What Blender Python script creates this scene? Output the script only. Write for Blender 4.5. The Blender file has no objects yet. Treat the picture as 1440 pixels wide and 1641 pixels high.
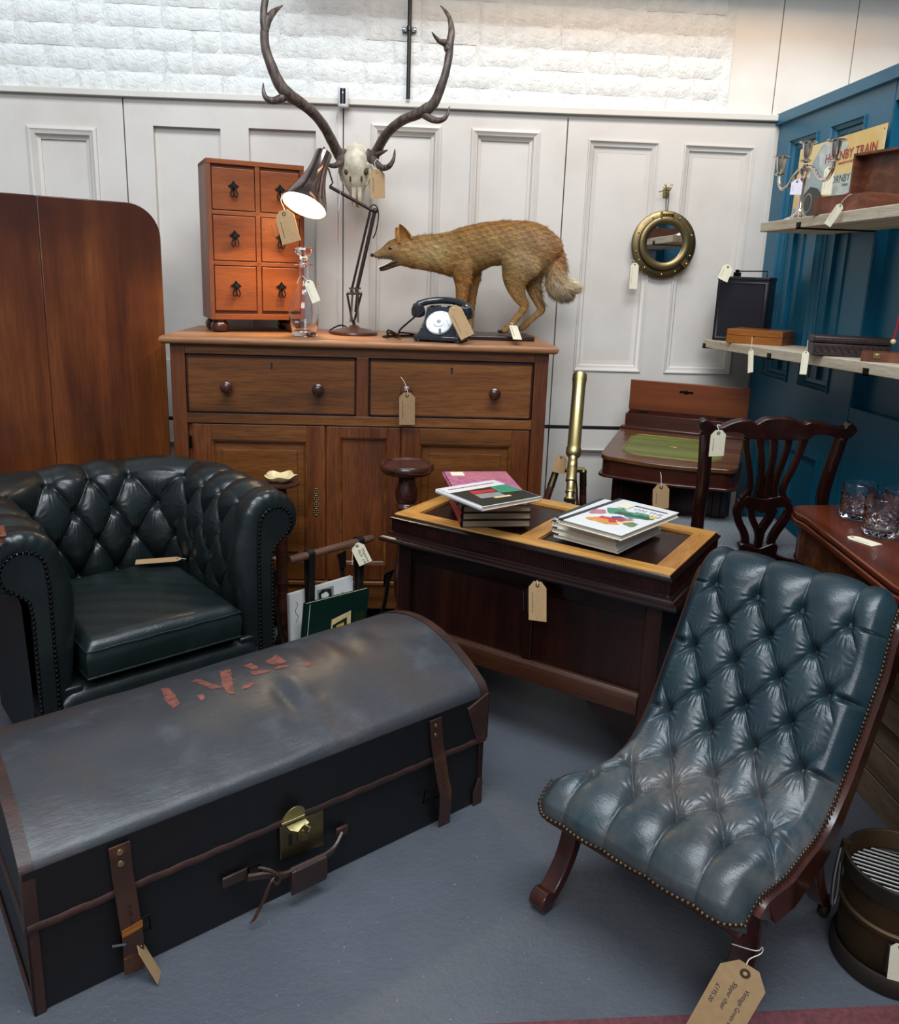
import bpy, bmesh, math, random
import numpy as np
from mathutils import Vector, Matrix
random.seed(7); rng = np.random.default_rng(7)
SC = bpy.context.scene; COL = SC.collection
PI = math.pi

# ---------------------------------------------------------------- camera
FPX, CXP, CYP, CAMH = 1293.11, 720.0, 745.72, 1.30
_p, _r, _y = .2323, .0341, -.0650
def _rz(v):
    c, s = math.cos(_y), math.sin(_y); return np.array([c*v[0]-s*v[1], s*v[0]+c*v[1], v[2]])
_rt, _up, _fw = np.array([1., 0, 0]), np.array([0, math.sin(_p), math.cos(_p)]), np.array([0, math.cos(_p), -math.sin(_p)])
CR, CU, CF = _rz(math.cos(_r)*_rt+math.sin(_r)*_up), _rz(-math.sin(_r)*_rt+math.cos(_r)*_up), _rz(_fw)
CAM0 = np.array([0, 0, CAMH])
cam = bpy.data.objects.new('camera', bpy.data.cameras.new('camera')); COL.objects.link(cam)
m = Matrix.Identity(4)
for i in range(3):
    m[i][0], m[i][1], m[i][2], m[i][3] = CR[i], CU[i], -CF[i], CAM0[i]
cam.matrix_world = m
cam.data.sensor_fit = 'HORIZONTAL'; cam.data.sensor_width = 36; cam.data.lens = FPX*36/1440
cam.data.shift_y = -(820.5-CYP)/1440; cam.data.clip_start = .05
SC.camera = cam
# survey of the photograph: a sight line met with a known plane of the room gives the real point
def _ray(x, y): return CF*FPX+CR*(x-CXP)-CU*(y-CYP)
def oy(x, y, Y): d = _ray(x, y); return Vector(CAM0+Y/d[1]*d)
def ox(x, y, X): d = _ray(x, y); return Vector(CAM0+X/d[0]*d)
def oz(x, y, z): d = _ray(x, y); return Vector(CAM0+(z-CAMH)/d[2]*d)

# ---------------------------------------------------------------- light
SC.view_settings.view_transform = 'Standard'; SC.view_settings.look = 'None'
SC.view_settings.gamma = 1; SC.view_settings.use_curve_mapping = False
SC.view_settings.exposure = 0.0
W = bpy.data.worlds.new('world'); SC.world = W; W.use_nodes = True
W.node_tree.nodes['Background'].inputs[0].default_value = (.62, .72, .86, 1)
W.node_tree.nodes['Background'].inputs[1].default_value = .36
def area(name, loc, target, sx, sy, power, colr):
    L = bpy.data.lights.new(name, 'AREA'); L.shape = 'RECTANGLE'; L.size = sx; L.size_y = sy; L.energy = power; L.color = colr
    o = bpy.data.objects.new(name, L); COL.objects.link(o); o.location = loc
    o.rotation_euler = (Vector(target)-Vector(loc)).to_track_quat('-Z', 'Y').to_euler(); return o
area('skylight', (.2, .5, 4.6), (.2, 2.2, .8), 3.4, 1.1, 205, (.86, .93, 1.0))
area('rear_fill', (-.6, -2.6, 3.9), (0, 2.0, .8), 3.0, 1.6, 125, (.96, .96, 1.0))  # front fill added behind the camera at ceiling height, no real opening there
area('strip_lamp', (1.0, 2.72, 2.56), (1.0, 3.34, 2.36), 1.7, .08, 6, (1.0, .68, .42))

# ---------------------------------------------------------------- materials
def lin(h):
    h = h.lstrip('#'); v = [int(h[i:i+2], 16)/255 for i in (0, 2, 4)]
    return tuple((c/12.92 if c <= .04045 else ((c+.055)/1.055)**2.4) for c in v)+(1,)
class NT:
    def __init__(s, name, rough=.5, metal=0, spec=.5):
        s.m = bpy.data.materials.new(name); s.m.use_nodes = True; s.t = s.m.node_tree; s.b = s.t.nodes['Principled BSDF']
        s.b.inputs['Roughness'].default_value = rough; s.b.inputs['Metallic'].default_value = metal
        s.b.inputs['Specular IOR Level'].default_value = spec
    def n(s, typ, **k):
        o = s.t.nodes.new(typ)
        for a, v in k.items():
            if a in o.inputs.keys(): o.inputs[a].default_value = v
            else: setattr(o, a, v)
        return o
    def l(s, a, b): s.t.links.new(a, b)
    def coord(s, scale=(1, 1, 1), rot=(0, 0, 0), loc=(0, 0, 0)):
        c = s.n('ShaderNodeTexCoord'); mp = s.n('ShaderNodeMapping'); mp.inputs['Scale'].default_value = scale
        mp.inputs['Rotation'].default_value = rot; mp.inputs['Location'].default_value = loc
        s.l(c.outputs['Object'], mp.inputs['Vector']); return mp.outputs['Vector']
    def noise(s, v, sc, det=4, rough=.55, dist=0):
        n = s.n('ShaderNodeTexNoise', Scale=sc, Detail=det, Roughness=rough, Distortion=dist); s.l(v, n.inputs['Vector']); return n.outputs['Fac']
    def ramp(s, f, stops):
        r = s.n('ShaderNodeValToRGB'); e = r.color_ramp.elements
        while len(e) < len(stops): e.new(.5)
        for i, (p, c) in enumerate(stops): e[i].position = p; e[i].color = c if not isinstance(c, str) else lin(c)
        s.l(f, r.inputs[0]); return r.outputs[0]
    def mix(s, f, a, b, mode='MIX'):
        x = s.n('ShaderNodeMix', data_type='RGBA', blend_type=mode)
        for i, v in ((0, f), (6, a), (7, b)):
            if isinstance(v, (int, float)): x.inputs[i].default_value = v
            elif isinstance(v, (tuple, str)): x.inputs[i].default_value = lin(v) if isinstance(v, str) else v
            else: s.l(v, x.inputs[i])
        return x.outputs[2]
    def math(s, op, a, b=0.0):
        x = s.n('ShaderNodeMath', operation=op)
        for i, v in ((0, a), (1, b)):
            if isinstance(v, (int, float)): x.inputs[i].default_value = v
            else: s.l(v, x.inputs[i])
        return x.outputs[0]
    def col(s, v):
        if isinstance(v, str): s.b.inputs['Base Color'].default_value = lin(v)
        else: s.l(v, s.b.inputs['Base Color'])
    def rough(s, v, lo, hi):
        r = s.n('ShaderNodeMapRange'); r.inputs[3].default_value = lo; r.inputs[4].default_value = hi; s.l(v, r.inputs[0]); s.l(r.outputs[0], s.b.inputs['Roughness'])
    def bump(s, h, strength=.3, dist=.002):
        b = s.n('ShaderNodeBump'); b.inputs['Strength'].default_value = strength; b.inputs['Distance'].default_value = dist
        s.l(h, b.inputs['Height']); s.l(b.outputs[0], s.b.inputs['Normal'])
def plain(name, c, rough=.5, metal=0, spec=.5, var=.12, sc=30, bump=.15):
    t = NT(name, rough, metal, spec); v = t.coord(); f = t.noise(v, sc)
    d = lin(c); dk = tuple(x*(1-var) for x in d[:3])+(1,); lt = tuple(min(1, x*(1+var)) for x in d[:3])+(1,)
    t.col(t.ramp(f, [(.3, dk), (.7, lt)])); t.bump(f, bump, .0006); return t.m
def wood(name, dark, mid, light, axis='x', scale=1.0, rough=.38, grain=.5, spec=.5, coat=0, blotch=None):
    t = NT(name, rough, 0, spec); st = {'x': (.07, 1, 1), 'y': (1, .07, 1), 'z': (1, 1, .07)}[axis]
    v = t.coord(tuple(a*scale for a in st)); big = t.noise(v, 9, 5, .6, .6); fine = t.noise(v, 160, 3, .6)
    c = t.ramp(big, [(.28, dark), (.5, mid), (.72, light)])
    f = t.ramp(fine, [(.36, (.35, .3, .28, 1)), (.58, (1, 1, 1, 1))]); c = t.mix(grain, c, f, 'MULTIPLY')
    if blotch:
        b = t.noise(t.coord((scale, scale, scale)), 2.2, 3); c = t.mix(t.ramp(b, [(.42, (0, 0, 0, 1)), (.66, (1, 1, 1, 1))]), c, blotch)
    t.col(c); t.rough(fine, rough+.08, rough-.06); t.bump(fine, .12, .0004)
    if coat: t.b.inputs['Coat Weight'].default_value = coat; t.b.inputs['Coat Roughness'].default_value = .12
    return t.m
def leather(name, base, wear, wearpos=(.5, .75), rough=.33, sc=6, spec=.5, bump=.35, streak=0):
    t = NT(name, rough, 0, spec); v = t.coord(); w = t.noise(v, sc, 5, .6, .3); g = t.noise(v, 420, 2)
    c = t.mix(t.ramp(w, [(wearpos[0], (0, 0, 0, 1)), (wearpos[1], (1, 1, 1, 1))]), base, wear)
    d = t.noise(v, 2.5, 2); c = t.mix(t.ramp(d, [(.35, (0, 0, 0, 1)), (.7, (.25, .25, .25, 1))]), c, (0.002, .003, .004, 1)); t.col(c)
    vo = t.n('ShaderNodeTexVoronoi', Scale=260.0); t.l(v, vo.inputs['Vector'])
    wr = t.noise(t.coord((1, 3.2, 1), (0, .3, .5)), 26, 4, .6, 1.5)
    h = t.math('ADD', t.math('MULTIPLY', vo.outputs['Distance'], .25), t.math('MULTIPLY', wr, 1.6)); t.bump(h, bump, .0012)
    t.rough(w, rough-.05, rough+.14); return t.m
def paintwood(name, c, dirt, rough=.45, chips=True):
    t = NT(name, rough); v = t.coord(); a = t.noise(v, 3, 5, .6); s = t.noise(t.coord((1, 1, .06)), 60, 3)
    col = t.mix(t.ramp(a, [(.45, (0, 0, 0, 1)), (.8, (1, 1, 1, 1))]), c, dirt)
    if chips:
        k = t.noise(v, 38, 4, .7); col = t.mix(t.ramp(k, [(.735, (0, 0, 0, 1)), (.75, (.7, .7, .7, 1))]), col, '#6b6257')
    t.col(col); cr = t.noise(v, 14, 6, .7, .8)
    t.bump(t.math('ADD', t.math('MULTIPLY', s, .5), cr), .45, .0016); return t.m
def metal(name, c, rough=.3, tarn=None, sc=20, m=1.0, bump=.05):
    t = NT(name, rough, m); v = t.coord(); f = t.noise(v, sc, 4)
    t.col(t.mix(t.ramp(f, [(.4, (0, 0, 0, 1)), (.7, (1, 1, 1, 1))]), c, tarn or c)); t.rough(f, rough*.8, min(1, rough*1.5)); t.bump(f, bump, .0004); return t.m
M = {}
M['white_door'] = paintwood('door_paint', '#cfc9c0', '#c2bab0')
M['white_rail'] = paintwood('rail_paint', '#d2cdc2', '#c4beb2')
M['brick'] = paintwood('brick_whitewash', '#dfe0da', '#d6d3c8', .6, False)
t = NT('brick_paint', .6); v = t.coord(); a = t.noise(v, 4, 4); b = t.noise(v, 22, 6, .68, .8); k = t.noise(v, 70, 4)
t.col(t.mix(t.ramp(a, [(.4, (0, 0, 0, 1)), (.8, (1, 1, 1, 1))]), '#e0e2de', '#d6d2c8')); t.bump(t.math('ADD', b, t.math('MULTIPLY', k, .3)), 1.0, .010); M['brick'] = t.m
M['plank'] = paintwood('plank_paint', '#dcd8cf', '#cfc9bd')
M['teal'] = paintwood('teal_paint', '#12607c', '#0f536d', .38, False)
t = NT('floor_paint', .42); v = t.coord(); a = t.noise(v, 1.3, 5, .6); b = t.noise(v, 60, 5, .7); k = t.noise(v, 140, 2, .5)
c = t.ramp(a, [(.3, '#494d54'), (.55, '#555960'), (.75, '#62666d')]); c = t.mix(t.ramp(b, [(.35, (.75, .75, .75, 1)), (.6, (1, 1, 1, 1))]), c, (1, 1, 1, 1), 'MULTIPLY') if 0 else c
c = t.mix(t.ramp(k, [(.735, (0, 0, 0, 1)), (.75, (.6, .6, .6, 1))]), c, '#a9adb3')
t.col(c); t.rough(b, .30, .50); t.bump(b, .8, .0030); M['floor'] = t.m
M['redpaint'] = plain('red_floor_paint', '#5e3034', .7, var=.3, sc=90, bump=.6)
M['oak'] = wood('golden_oak', '#4a290e', '#6e4019', '#885526', 'x', 1.2, .36, .55)
M['oakv'] = wood('golden_oak_upright', '#41200d', '#643315', '#7c451f', 'z', 1.2, .36, .55)
M['oaktop'] = wood('oak_top', '#7d4f2c', '#9c6a42', '#b07f55', 'x', 1.0, .4, .4)
M['pine'] = wood('stained_pine', '#6f3512', '#8a461a', '#9c5526', 'x', 2.4, .4, .35)
M['pineside'] = wood('stained_pine_side', '#5e3018', '#7a4324', '#8a5030', 'z', 2.0, .45, .4)
M['mahog'] = wood('mahogany', '#3a1a0a', '#683618', '#874f24', 'z', .8, .32, .35, blotch='#3c1a0c')
M['mahogtop'] = wood('mahogany_polished', '#40190c', '#612b16', '#7a3c22', 'y', 1.0, .14, .25, coat=.3)
M['darkoak'] = wood('dark_oak', '#120706', '#1d0c09', '#2a130d', 'x', 1.2, .2, .4)
M['darkoakv'] = wood('dark_oak_upright', '#170906', '#26100b', '#3a1c10', 'z', 1.2, .32, .4)
M['midoak'] = wood('bottom_rail_oak', '#26120b', '#3f2213', '#51301b', 'x', 1.2, .35, .5)
M['lightoak'] = wood('light_oak', '#9a6228', '#c08840', '#cf9c55', 'x', 1.6, .35, .45)
M['lightoaky'] = wood('light_oak_cross', '#9a6228', '#b98040', '#c9964f', 'y', 1.6, .35, .45)
M['darkmahog'] = wood('dark_mahogany', '#150706', '#230d0a', '#351510', 'z', 1.2, .28, .3)
M['walnut'] = wood('walnut', '#34180c', '#54301a', '#6f4728', 'x', 2.0, .22, .45, coat=.2)
M['walnutdk'] = wood('walnut_dark', '#240e08', '#3a190f', '#4a2316', 'x', 1.6, .26, .4)
M['cedar'] = wood('cedar_lid', '#4a1f0a', '#683110', '#7c3f18', 'x', 1.2, .35, .3)
M['turned'] = wood('turned_wood', '#2a130c', '#42231a', '#5b3424', 'x', 3, .22, .35, coat=.2)
M['pole'] = wood('pole_wood', '#4a3229', '#674839', '#7d5c4a', 'x', 3, .45, .4)
M['shelf'] = wood('scaffold_board', '#a5937a', '#c9bba2', '#d8ccb6', 'y', 2.2, .7, .35)
M['boxwood'] = wood('box_hardwood', '#7a4210', '#995a1c', '#ad6c28', 'x', 2.4, .3, .45)
M['boxwooddk'] = wood('rosewood_box', '#4a2819', '#6b3d28', '#86543c', 'y', 2.4, .35, .5)
M['crate'] = wood('crate_wood', '#5c4736', '#7d6650', '#947d65', 'y', 1.5, .75, .5)
M['carved'] = plain('carved_box', '#2e1d1c', .5, var=.35, sc=60, bump=.6)
M['greenleather'] = leather('green_leather', '#171e1e', '#212828', rough=.27, sc=5); M['greenmatte'] = leather('green_leather_side', '#10181a', '#141c1e', rough=.55, sc=5, spec=.3)
M['cushleather'] = leather('cushion_leather', '#161f1e', '#262e2e', rough=.27, sc=4)
M['blueleather'] = leather('blue_green_leather', '#1f353f', '#2c424b', rough=.3, sc=5)
t = NT('worn_blue_leather', .33); v = t.coord(); w = t.noise(v, 5, 5, .6, .4); g = t.n('ShaderNodeSeparateXYZ'); t.l(v, g.inputs[0])
z = t.n('ShaderNodeMapRange'); z.inputs[1].default_value = .42; z.inputs[2].default_value = .24; t.l(g.outputs[2], z.inputs[0])
yb = t.n('ShaderNodeMapRange'); yb.inputs[1].default_value = .02; yb.inputs[2].default_value = .16; t.l(g.outputs[1], yb.inputs[0])
seat = t.math('MULTIPLY', z.outputs[0], t.math('ADD', yb.outputs[0], .25))
wear = t.math('MULTIPLY', seat, t.ramp(t.noise(v, 9, 5, .65, .6), [(.38, (0, 0, 0, 1)), (.62, (1, 1, 1, 1))]))
c = t.ramp(w, [(.35, '#18282e'), (.7, '#26383f')]); st = t.noise(t.coord((9, .6, 1), (0, 0, .1)), 12, 4, .6)
c = t.mix(t.math('MULTIPLY', wear, 1.0), c, '#76685a'); c = t.mix(t.math('MULTIPLY', t.math('MULTIPLY', seat, st), .35), c, '#8a98a3'); t.col(c)
vo = t.n('ShaderNodeTexVoronoi', Scale=260.0); t.l(v, vo.inputs['Vector']); wr = t.noise(t.coord((1, 3, 1)), 28, 4, .6, 1.5)
t.bump(t.math('ADD', t.math('MULTIPLY', vo.outputs['Distance'], .25), t.math('MULTIPLY', wr, 1.5)), .4, .0012); t.rough(w, .26, .42); M['slipper'] = t.m
t = NT('trunk_canvas', .45); v = t.coord(); a = t.noise(v, 2.6, 5, .6, .4); b = t.noise(t.coord((.25, 1, 1)), 110, 4, .65); f = t.noise(v, 7, 5, .6)
c = t.ramp(a, [(.3, '#2c3035'), (.5, '#36383c'), (.72, '#433833')]); c = t.mix(t.ramp(f, [(.55, (0, 0, 0, 1)), (.75, (.5, .5, .5, 1))]), c, '#555a62')
t.col(c); t.rough(b, .30, .52); t.bump(t.math('ADD', b, t.math('MULTIPLY', f, 3)), .35, .002); M['trunk'] = t.m
M['trunkside'] = plain('trunk_side', '#0b0a0c', .5, var=.25, sc=40, bump=.3)
M['brownleather'] = leather('brown_leather', '#33201a', '#4a2a1e', rough=.42, sc=14)
M['strap'] = leather('strap_leather', '#3b241a', '#5a3218', (.56, .66), rough=.4, sc=9)
M['blackstrap'] = leather('black_strap', '#15130f', '#221c18', rough=.45, sc=10)
M['brass'] = metal('brass', '#b09868', .28, '#84704a'); M['brassdk'] = metal('aged_brass', '#8b7a55', .34, '#6b5c42', 12)
M['polbrass'] = metal('polished_brass', '#bfb07c', .36, '#a99866'); M['nail'] = metal('nail_brass', '#5e4a38', .4, '#3f3128')
M['darknail'] = metal('dark_nail', '#23211f', .35); M['iron'] = metal('black_iron', '#1a1817', .45); M['iron2'] = plain('antique_iron', '#1d1917', .42, .6)
M['chrome'] = metal('bronze_chrome', '#8d7a73', .13, '#75635d'); M['silver'] = metal('silver', '#d9d4cc', .13, '#c9c2b6'); M['steel'] = metal('steel', '#9a9a98', .3)
M['lampbrown'] = plain('lamp_brown', '#2f211c', .35, .2); M['lampbase'] = plain('lamp_base', '#4a2e24', .3, .2)
M['black'] = plain('black_plastic', '#0d0e10', .18, spec=.6, bump=0); M['blackmatte'] = plain('black_matte', '#121113', .5); M['bakelite'] = plain('bakelite', '#23282c', .1, spec=.7, bump=.02)
M['tinblack'] = plain('black_tin', '#1c191e', .38, .1, var=.3, sc=14); M['white'] = plain('white_plastic', '#dddddd', .35, bump=0)
M['dial'] = plain('dial_white', '#dfe3e4', .3, bump=0); M['kraft'] = plain('kraft_card', '#ab8a62', .8, var=.08, sc=80); M['cream'] = plain('cream_card', '#e0d8bc', .75, var=.05, sc=80)
M['lilac'] = plain('lilac_card', '#d6cfdd', .75, var=.04); M['string'] = plain('string', '#d9d4c6', .8); M['ink'] = plain('ink', '#2c2a33', .6, bump=0); M['redink'] = plain('red_ink', '#9b2733', .5, bump=0)
M['bone'] = plain('bone', '#c9bfa8', .65, var=.28, sc=34, bump=1.0); M['socket'] = plain('bone_hollow', '#4d4030', .9)
t = NT('antler', .5); v = t.coord(); a = t.noise(v, 12, 4); b = t.noise(t.coord((1, 1, .2)), 90, 4, .6)
t.col(t.mix(t.ramp(b, [(.4, (0, 0, 0, 1)), (.7, (1, 1, 1, 1))]), '#3a2e29', '#6e5d52')); t.bump(b, .7, .003); M['antler'] = t.m
M['antlertip'] = plain('antler_tip', '#9c8a70', .4)
M['shell'] = plain('onyx_cream', '#d8c392', .3, var=.1, sc=30); M['felt'] = wood('green_hide', '#4e5222', '#636830', '#757a3e', 'x', 3, .4, .25)
M['gilt'] = metal('gilt_tooling', '#a89a4c', .4); M['fabric'] = plain('grey_weave', '#6d7276', .9, var=.35, sc=160, bump=.8)
M['paper'] = wood('page_block', '#c2b391', '#d8caa8', '#e4d8bc', 'x', 1, .8, .25); M['papertan'] = wood('page_block_tan', '#8c765c', '#a08a6e', '#ae987c', 'x', 1, .8, .3)
M['bookwhite'] = plain('book_white', '#dcdcd9', .35, var=.03, bump=0); M['booknavy'] = plain('book_navy', '#1d2632', .4); M['bookred'] = plain('book_crimson', '#8a2f44', .35)
M['bookblack'] = plain('book_black', '#17130f', .35); M['bookgreen'] = plain('book_green', '#0f2a22', .3, bump=0); M['bookpink'] = plain('book_pink', '#b06a86', .4, var=.35, sc=60)
M['booksage'] = plain('book_sage', '#8fa07c', .45)
for n, c in dict(p_green='#3f8a6c', p_greend='#1f4f40', p_orange='#d98a3a', p_red='#b5342f', p_rose='#b8707c', p_yellow='#d3b65a', p_blue='#33467a', p_dark='#23271f', p_grey='#8c8c8c', p_olive='#6d7a45', p_sky='#bcc8c4', p_smoke='#9fb0b2', p_cream='#e4cf95').items():
    M[n] = plain(n[2:]+'_print', c, .4, var=.15, sc=50, bump=0)
t = NT('tin_sign', .35); v = t.coord(); a = t.noise(v, 5, 3); t.col(t.ramp(a, [(.4, '#e6cf93'), (.6, '#dfb767')])); M['sign'] = t.m
t = NT('glass', .02); t.b.inputs['Transmission Weight'].default_value = 1; t.b.inputs['IOR'].default_value = 1.45; t.b.inputs['Base Color'].default_value = (.98, .97, .99, 1); M['glass'] = t.m
t = NT('mirror', .02, 1); t.col('#e6e6e6'); M['mirror'] = t.m
t = NT('lamp_inner', .4); t.col('#f2ead8'); M['lampinner'] = t.m
t = NT('bulb', .4); t.b.inputs['Emission Color'].default_value = (1, .82, .55, 1); t.b.inputs['Emission Strength'].default_value = 60; M['bulb'] = t.m
t = NT('blue_led', .4); t.b.inputs['Emission Color'].default_value = (.3, .5, 1, 1); t.b.inputs['Emission Strength'].default_value = 6; M['led'] = t.m
M['redthing'] = plain('red_cloth', '#8f2030', .8); M['bucket'] = metal('bucket_brass', '#4a3824', .5, '#2f251b', 7, .75, .15)
M['bucketdk'] = metal('bucket_rim', '#38322c', .5, '#2a2320', 9, .7, .1)
M['eye'] = plain('glass_eye', '#20120a', .05, spec=.9, bump=0); M['mouth'] = plain('mouth_dark', '#2a100c', .4); M['tooth'] = plain('tooth', '#e6dcc4', .3); M['nose'] = plain('nose_black', '#0d0b0b', .35)
M['scrollwood'] = wood('slipper_mahogany', '#1e0c08', '#35160d', '#4c2314', 'z', 1.0, .2, .3, coat=.2); M['leg_mahogany'] = M['scrollwood']

# ---------------------------------------------------------------- mesh builder
def xyz(v): return (float(v[0]), float(v[1]), float(v[2]))
class B:
    def __init__(s): s.v = []; s.f = []
    def add(s, vs, fs):
        o = len(s.v); s.v += [xyz(a) for a in vs]; s.f += [tuple(i+o for i in f) for f in fs]; return s
    def box(s, x0, x1, y0, y1, z0, z1):
        return s.add([(x0, y0, z0), (x1, y0, z0), (x1, y1, z0), (x0, y1, z0), (x0, y0, z1), (x1, y0, z1), (x1, y1, z1), (x0, y1, z1)],
                     [(0, 3, 2, 1), (4, 5, 6, 7), (0, 1, 5, 4), (1, 2, 6, 5), (2, 3, 7, 6), (3, 0, 4, 7)])
    def ext(s, poly, f, t0, t1):
        n = len(poly); a = [f(p[0], p[1], t0) for p in poly]; b = [f(p[0], p[1], t1) for p in poly]
        return s.add(a+b, [tuple(range(n))[::-1], tuple(range(n, 2*n))]+[(i, (i+1) % n, n+(i+1) % n, n+i) for i in range(n)])
    def grid(s, P, wrapu=False, wrapv=False):
        nu, nv = len(P), len(P[0]); vs = [p for r in P for p in r]; fs = []
        for i in range(nu if wrapu else nu-1):
            for j in range(nv if wrapv else nv-1):
                fs.append((i*nv+j, ((i+1) % nu)*nv+j, ((i+1) % nu)*nv+(j+1) % nv, i*nv+(j+1) % nv))
        return s.add(vs, fs)
    def lathe(s, prof, seg=32, c=(0, 0, 0), R=None, caps=True):
        R = R or Matrix.Identity(3); c = Vector(c); P = []
        for r, z in prof: P.append([c+R@Vector((r*math.cos(2*PI*k/seg), r*math.sin(2*PI*k/seg), z)) for k in range(seg)])
        o = len(s.v); s.grid(P, wrapv=True)
        if caps:
            if prof[0][0] > 1e-5: s.f.append(tuple(o+k for k in range(seg))[::-1])
            if prof[-1][0] > 1e-5: s.f.append(tuple(o+(len(prof)-1)*seg+k for k in range(seg)))
        return s
    def tube(s, pts, r, seg=8, closed=False, flat=None, caps=True):
        pts = [Vector(p) for p in pts]; n = len(pts); rs = r if hasattr(r, '__len__') else [r]*n; P = []; nrm = None
        for i, p in enumerate(pts):
            a = pts[(i-1) % n] if closed or i > 0 else p; b = pts[(i+1) % n] if closed or i < n-1 else p
            t = (b-a).normalized() if (b-a).length > 1e-9 else Vector((0, 0, 1))
            if nrm is None:
                nrm = (Vector(flat) if flat else (Vector((0, 0, 1)) if abs(t.z) < .9 else Vector((1, 0, 0)))); 
            nrm = (nrm-t*nrm.dot(t)).normalized(); bi = t.cross(nrm)
            rr = rs[i]; ra, rb = rr if isinstance(rr, tuple) else (rr, rr)
            P.append([p+nrm*(ra*math.cos(2*PI*k/seg))+bi*(rb*math.sin(2*PI*k/seg)) for k in range(seg)])
        o = len(s.v); s.grid(P, wrapu=closed, wrapv=True)
        if not closed and caps: s.f += [tuple(o+k for k in range(seg))[::-1], tuple(o+(n-1)*seg+k for k in range(seg))]
        return s
    def sph(s, c, r, seg=16, rings=10, R=None):
        r = r if hasattr(r, '__len__') else (r, r, r); c = Vector(c); R = R or Matrix.Identity(3)
        P = [[c+R@Vector((r[0]*math.sin(PI*i/rings)*math.cos(2*PI*k/seg), r[1]*math.sin(PI*i/rings)*math.sin(2*PI*k/seg), r[2]*math.cos(PI*i/rings))) for k in range(seg)] for i in range(rings+1)]
        return s.grid(P, wrapv=True)
    def data(s, name, mat, smooth=True, ang=40):
        me = bpy.data.meshes.new(name); me.from_pydata(s.v, [], s.f); bm = bmesh.new(); bm.from_mesh(me)
        bmesh.ops.remove_doubles(bm, verts=bm.verts, dist=1e-6); bmesh.ops.recalc_face_normals(bm, faces=bm.faces); bm.to_mesh(me); bm.free()
        if mat: me.materials.append(M[mat] if isinstance(mat, str) else mat)
        if smooth:
            me.polygons.foreach_set('use_smooth', [True]*len(me.polygons)); me.set_sharp_from_angle(angle=math.radians(ang))
        return me
    def parts(s):
        par = list(range(len(s.v)))
        def find(a):
            while par[a] != a: par[a] = par[par[a]]; a = par[a]
            return a
        for f in s.f:
            for q in f[1:]:
                a, c = find(f[0]), find(q)
                if a != c: par[c] = a
        g = {}
        for f in s.f: g.setdefault(find(f[0]), []).append(f)
        out = []
        for fs in g.values():
            ids = sorted({i for f in fs for i in f}); mp = {i: k for k, i in enumerate(ids)}; b = B(); b.v = [s.v[i] for i in ids]; b.f = [tuple(mp[i] for i in f) for f in fs]; out.append(b)
        return out
    def split(s, name, mat, parent=None, **k):       # every separate piece becomes a part of its own
        return [b.build(name, mat, parent, **k) for b in s.parts()]
    def build(s, name, mat, parent=None, bevel=0, smooth=True, ang=40, seg=2, label=None):
        o = bpy.data.objects.new(name, s.data(name, mat, smooth, ang)); COL.objects.link(o)
        if parent: o.parent = parent
        if bevel:
            b = o.modifiers.new('bevel', 'BEVEL'); b.width = bevel; b.segments = seg; b.limit_method = 'ANGLE'; b.angle_limit = math.radians(35)
        if label: o['label'] = label
        return o
def tag(o, label, cat, group=None):
    o['label'] = label; o['category'] = cat
    if group: o['group'] = group
    return o
def thing(name, label, cat, loc=(0, 0, 0), rot=0, group=None):
    o = bpy.data.objects.new(name, None); COL.objects.link(o); o.empty_display_size = .05
    o.location = loc
    if isinstance(rot, (int, float)): o.rotation_euler = (0, 0, rot)
    else: o.rotation_euler = rot
    return tag(o, label, cat, group)
def struct(o): o['kind'] = 'structure'; return o
def share(me, name, parent, loc=(0, 0, 0), rot=None, scale=None):
    o = bpy.data.objects.new(name, me); COL.objects.link(o); o.parent = parent; o.location = loc
    if rot is not None: o.rotation_euler = rot
    if scale: o.scale = scale
    return o
def rotm(x, y, z):      # matrix whose columns are given axes
    return Matrix((x, y, z)).transposed()
def zto(d):
    d = Vector(d).normalized(); return d.to_track_quat('Z', 'Y').to_matrix()
def smooth_path(pts, n=6):
    pts = [np.array(p, float) for p in pts]; out = []
    for i in range(len(pts)-1):
        p0 = pts[max(i-1, 0)]; p1 = pts[i]; p2 = pts[i+1]; p3 = pts[min(i+2, len(pts)-1)]
        for k in range(n):
            t = k/n; out.append(.5*((2*p1)+(-p0+p2)*t+(2*p0-5*p1+4*p2-p3)*t*t+(-p0+3*p1-3*p2+p3)*t**3))
    out.append(pts[-1]); return out
def text(txt, size, mw, mat, parent, name='lettering', ext=.0003, shear=0, align='LEFT', inv=None):
    cu = bpy.data.curves.new(name, 'FONT'); cu.body = txt; cu.size = size; cu.extrude = ext; cu.shear = shear; cu.align_x = align; cu.resolution_u = 2
    ob = bpy.data.objects.new(name, cu); COL.objects.link(ob); dg = bpy.context.evaluated_depsgraph_get()
    me = bpy.data.meshes.new_from_object(ob.evaluated_get(dg)); bpy.data.objects.remove(ob); me.transform(mw)
    me.materials.clear(); me.materials.append(M[mat]); o = bpy.data.objects.new(name, me); COL.objects.link(o)
    if parent: o.parent = parent
    return o
def frame(o, x, y, z):
    x, y, z = Vector(x).normalized(), Vector(y).normalized(), Vector(z).normalized()
    mm = rotm(x, y, z).to_4x4(); mm.translation = Vector(o); return mm
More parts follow.
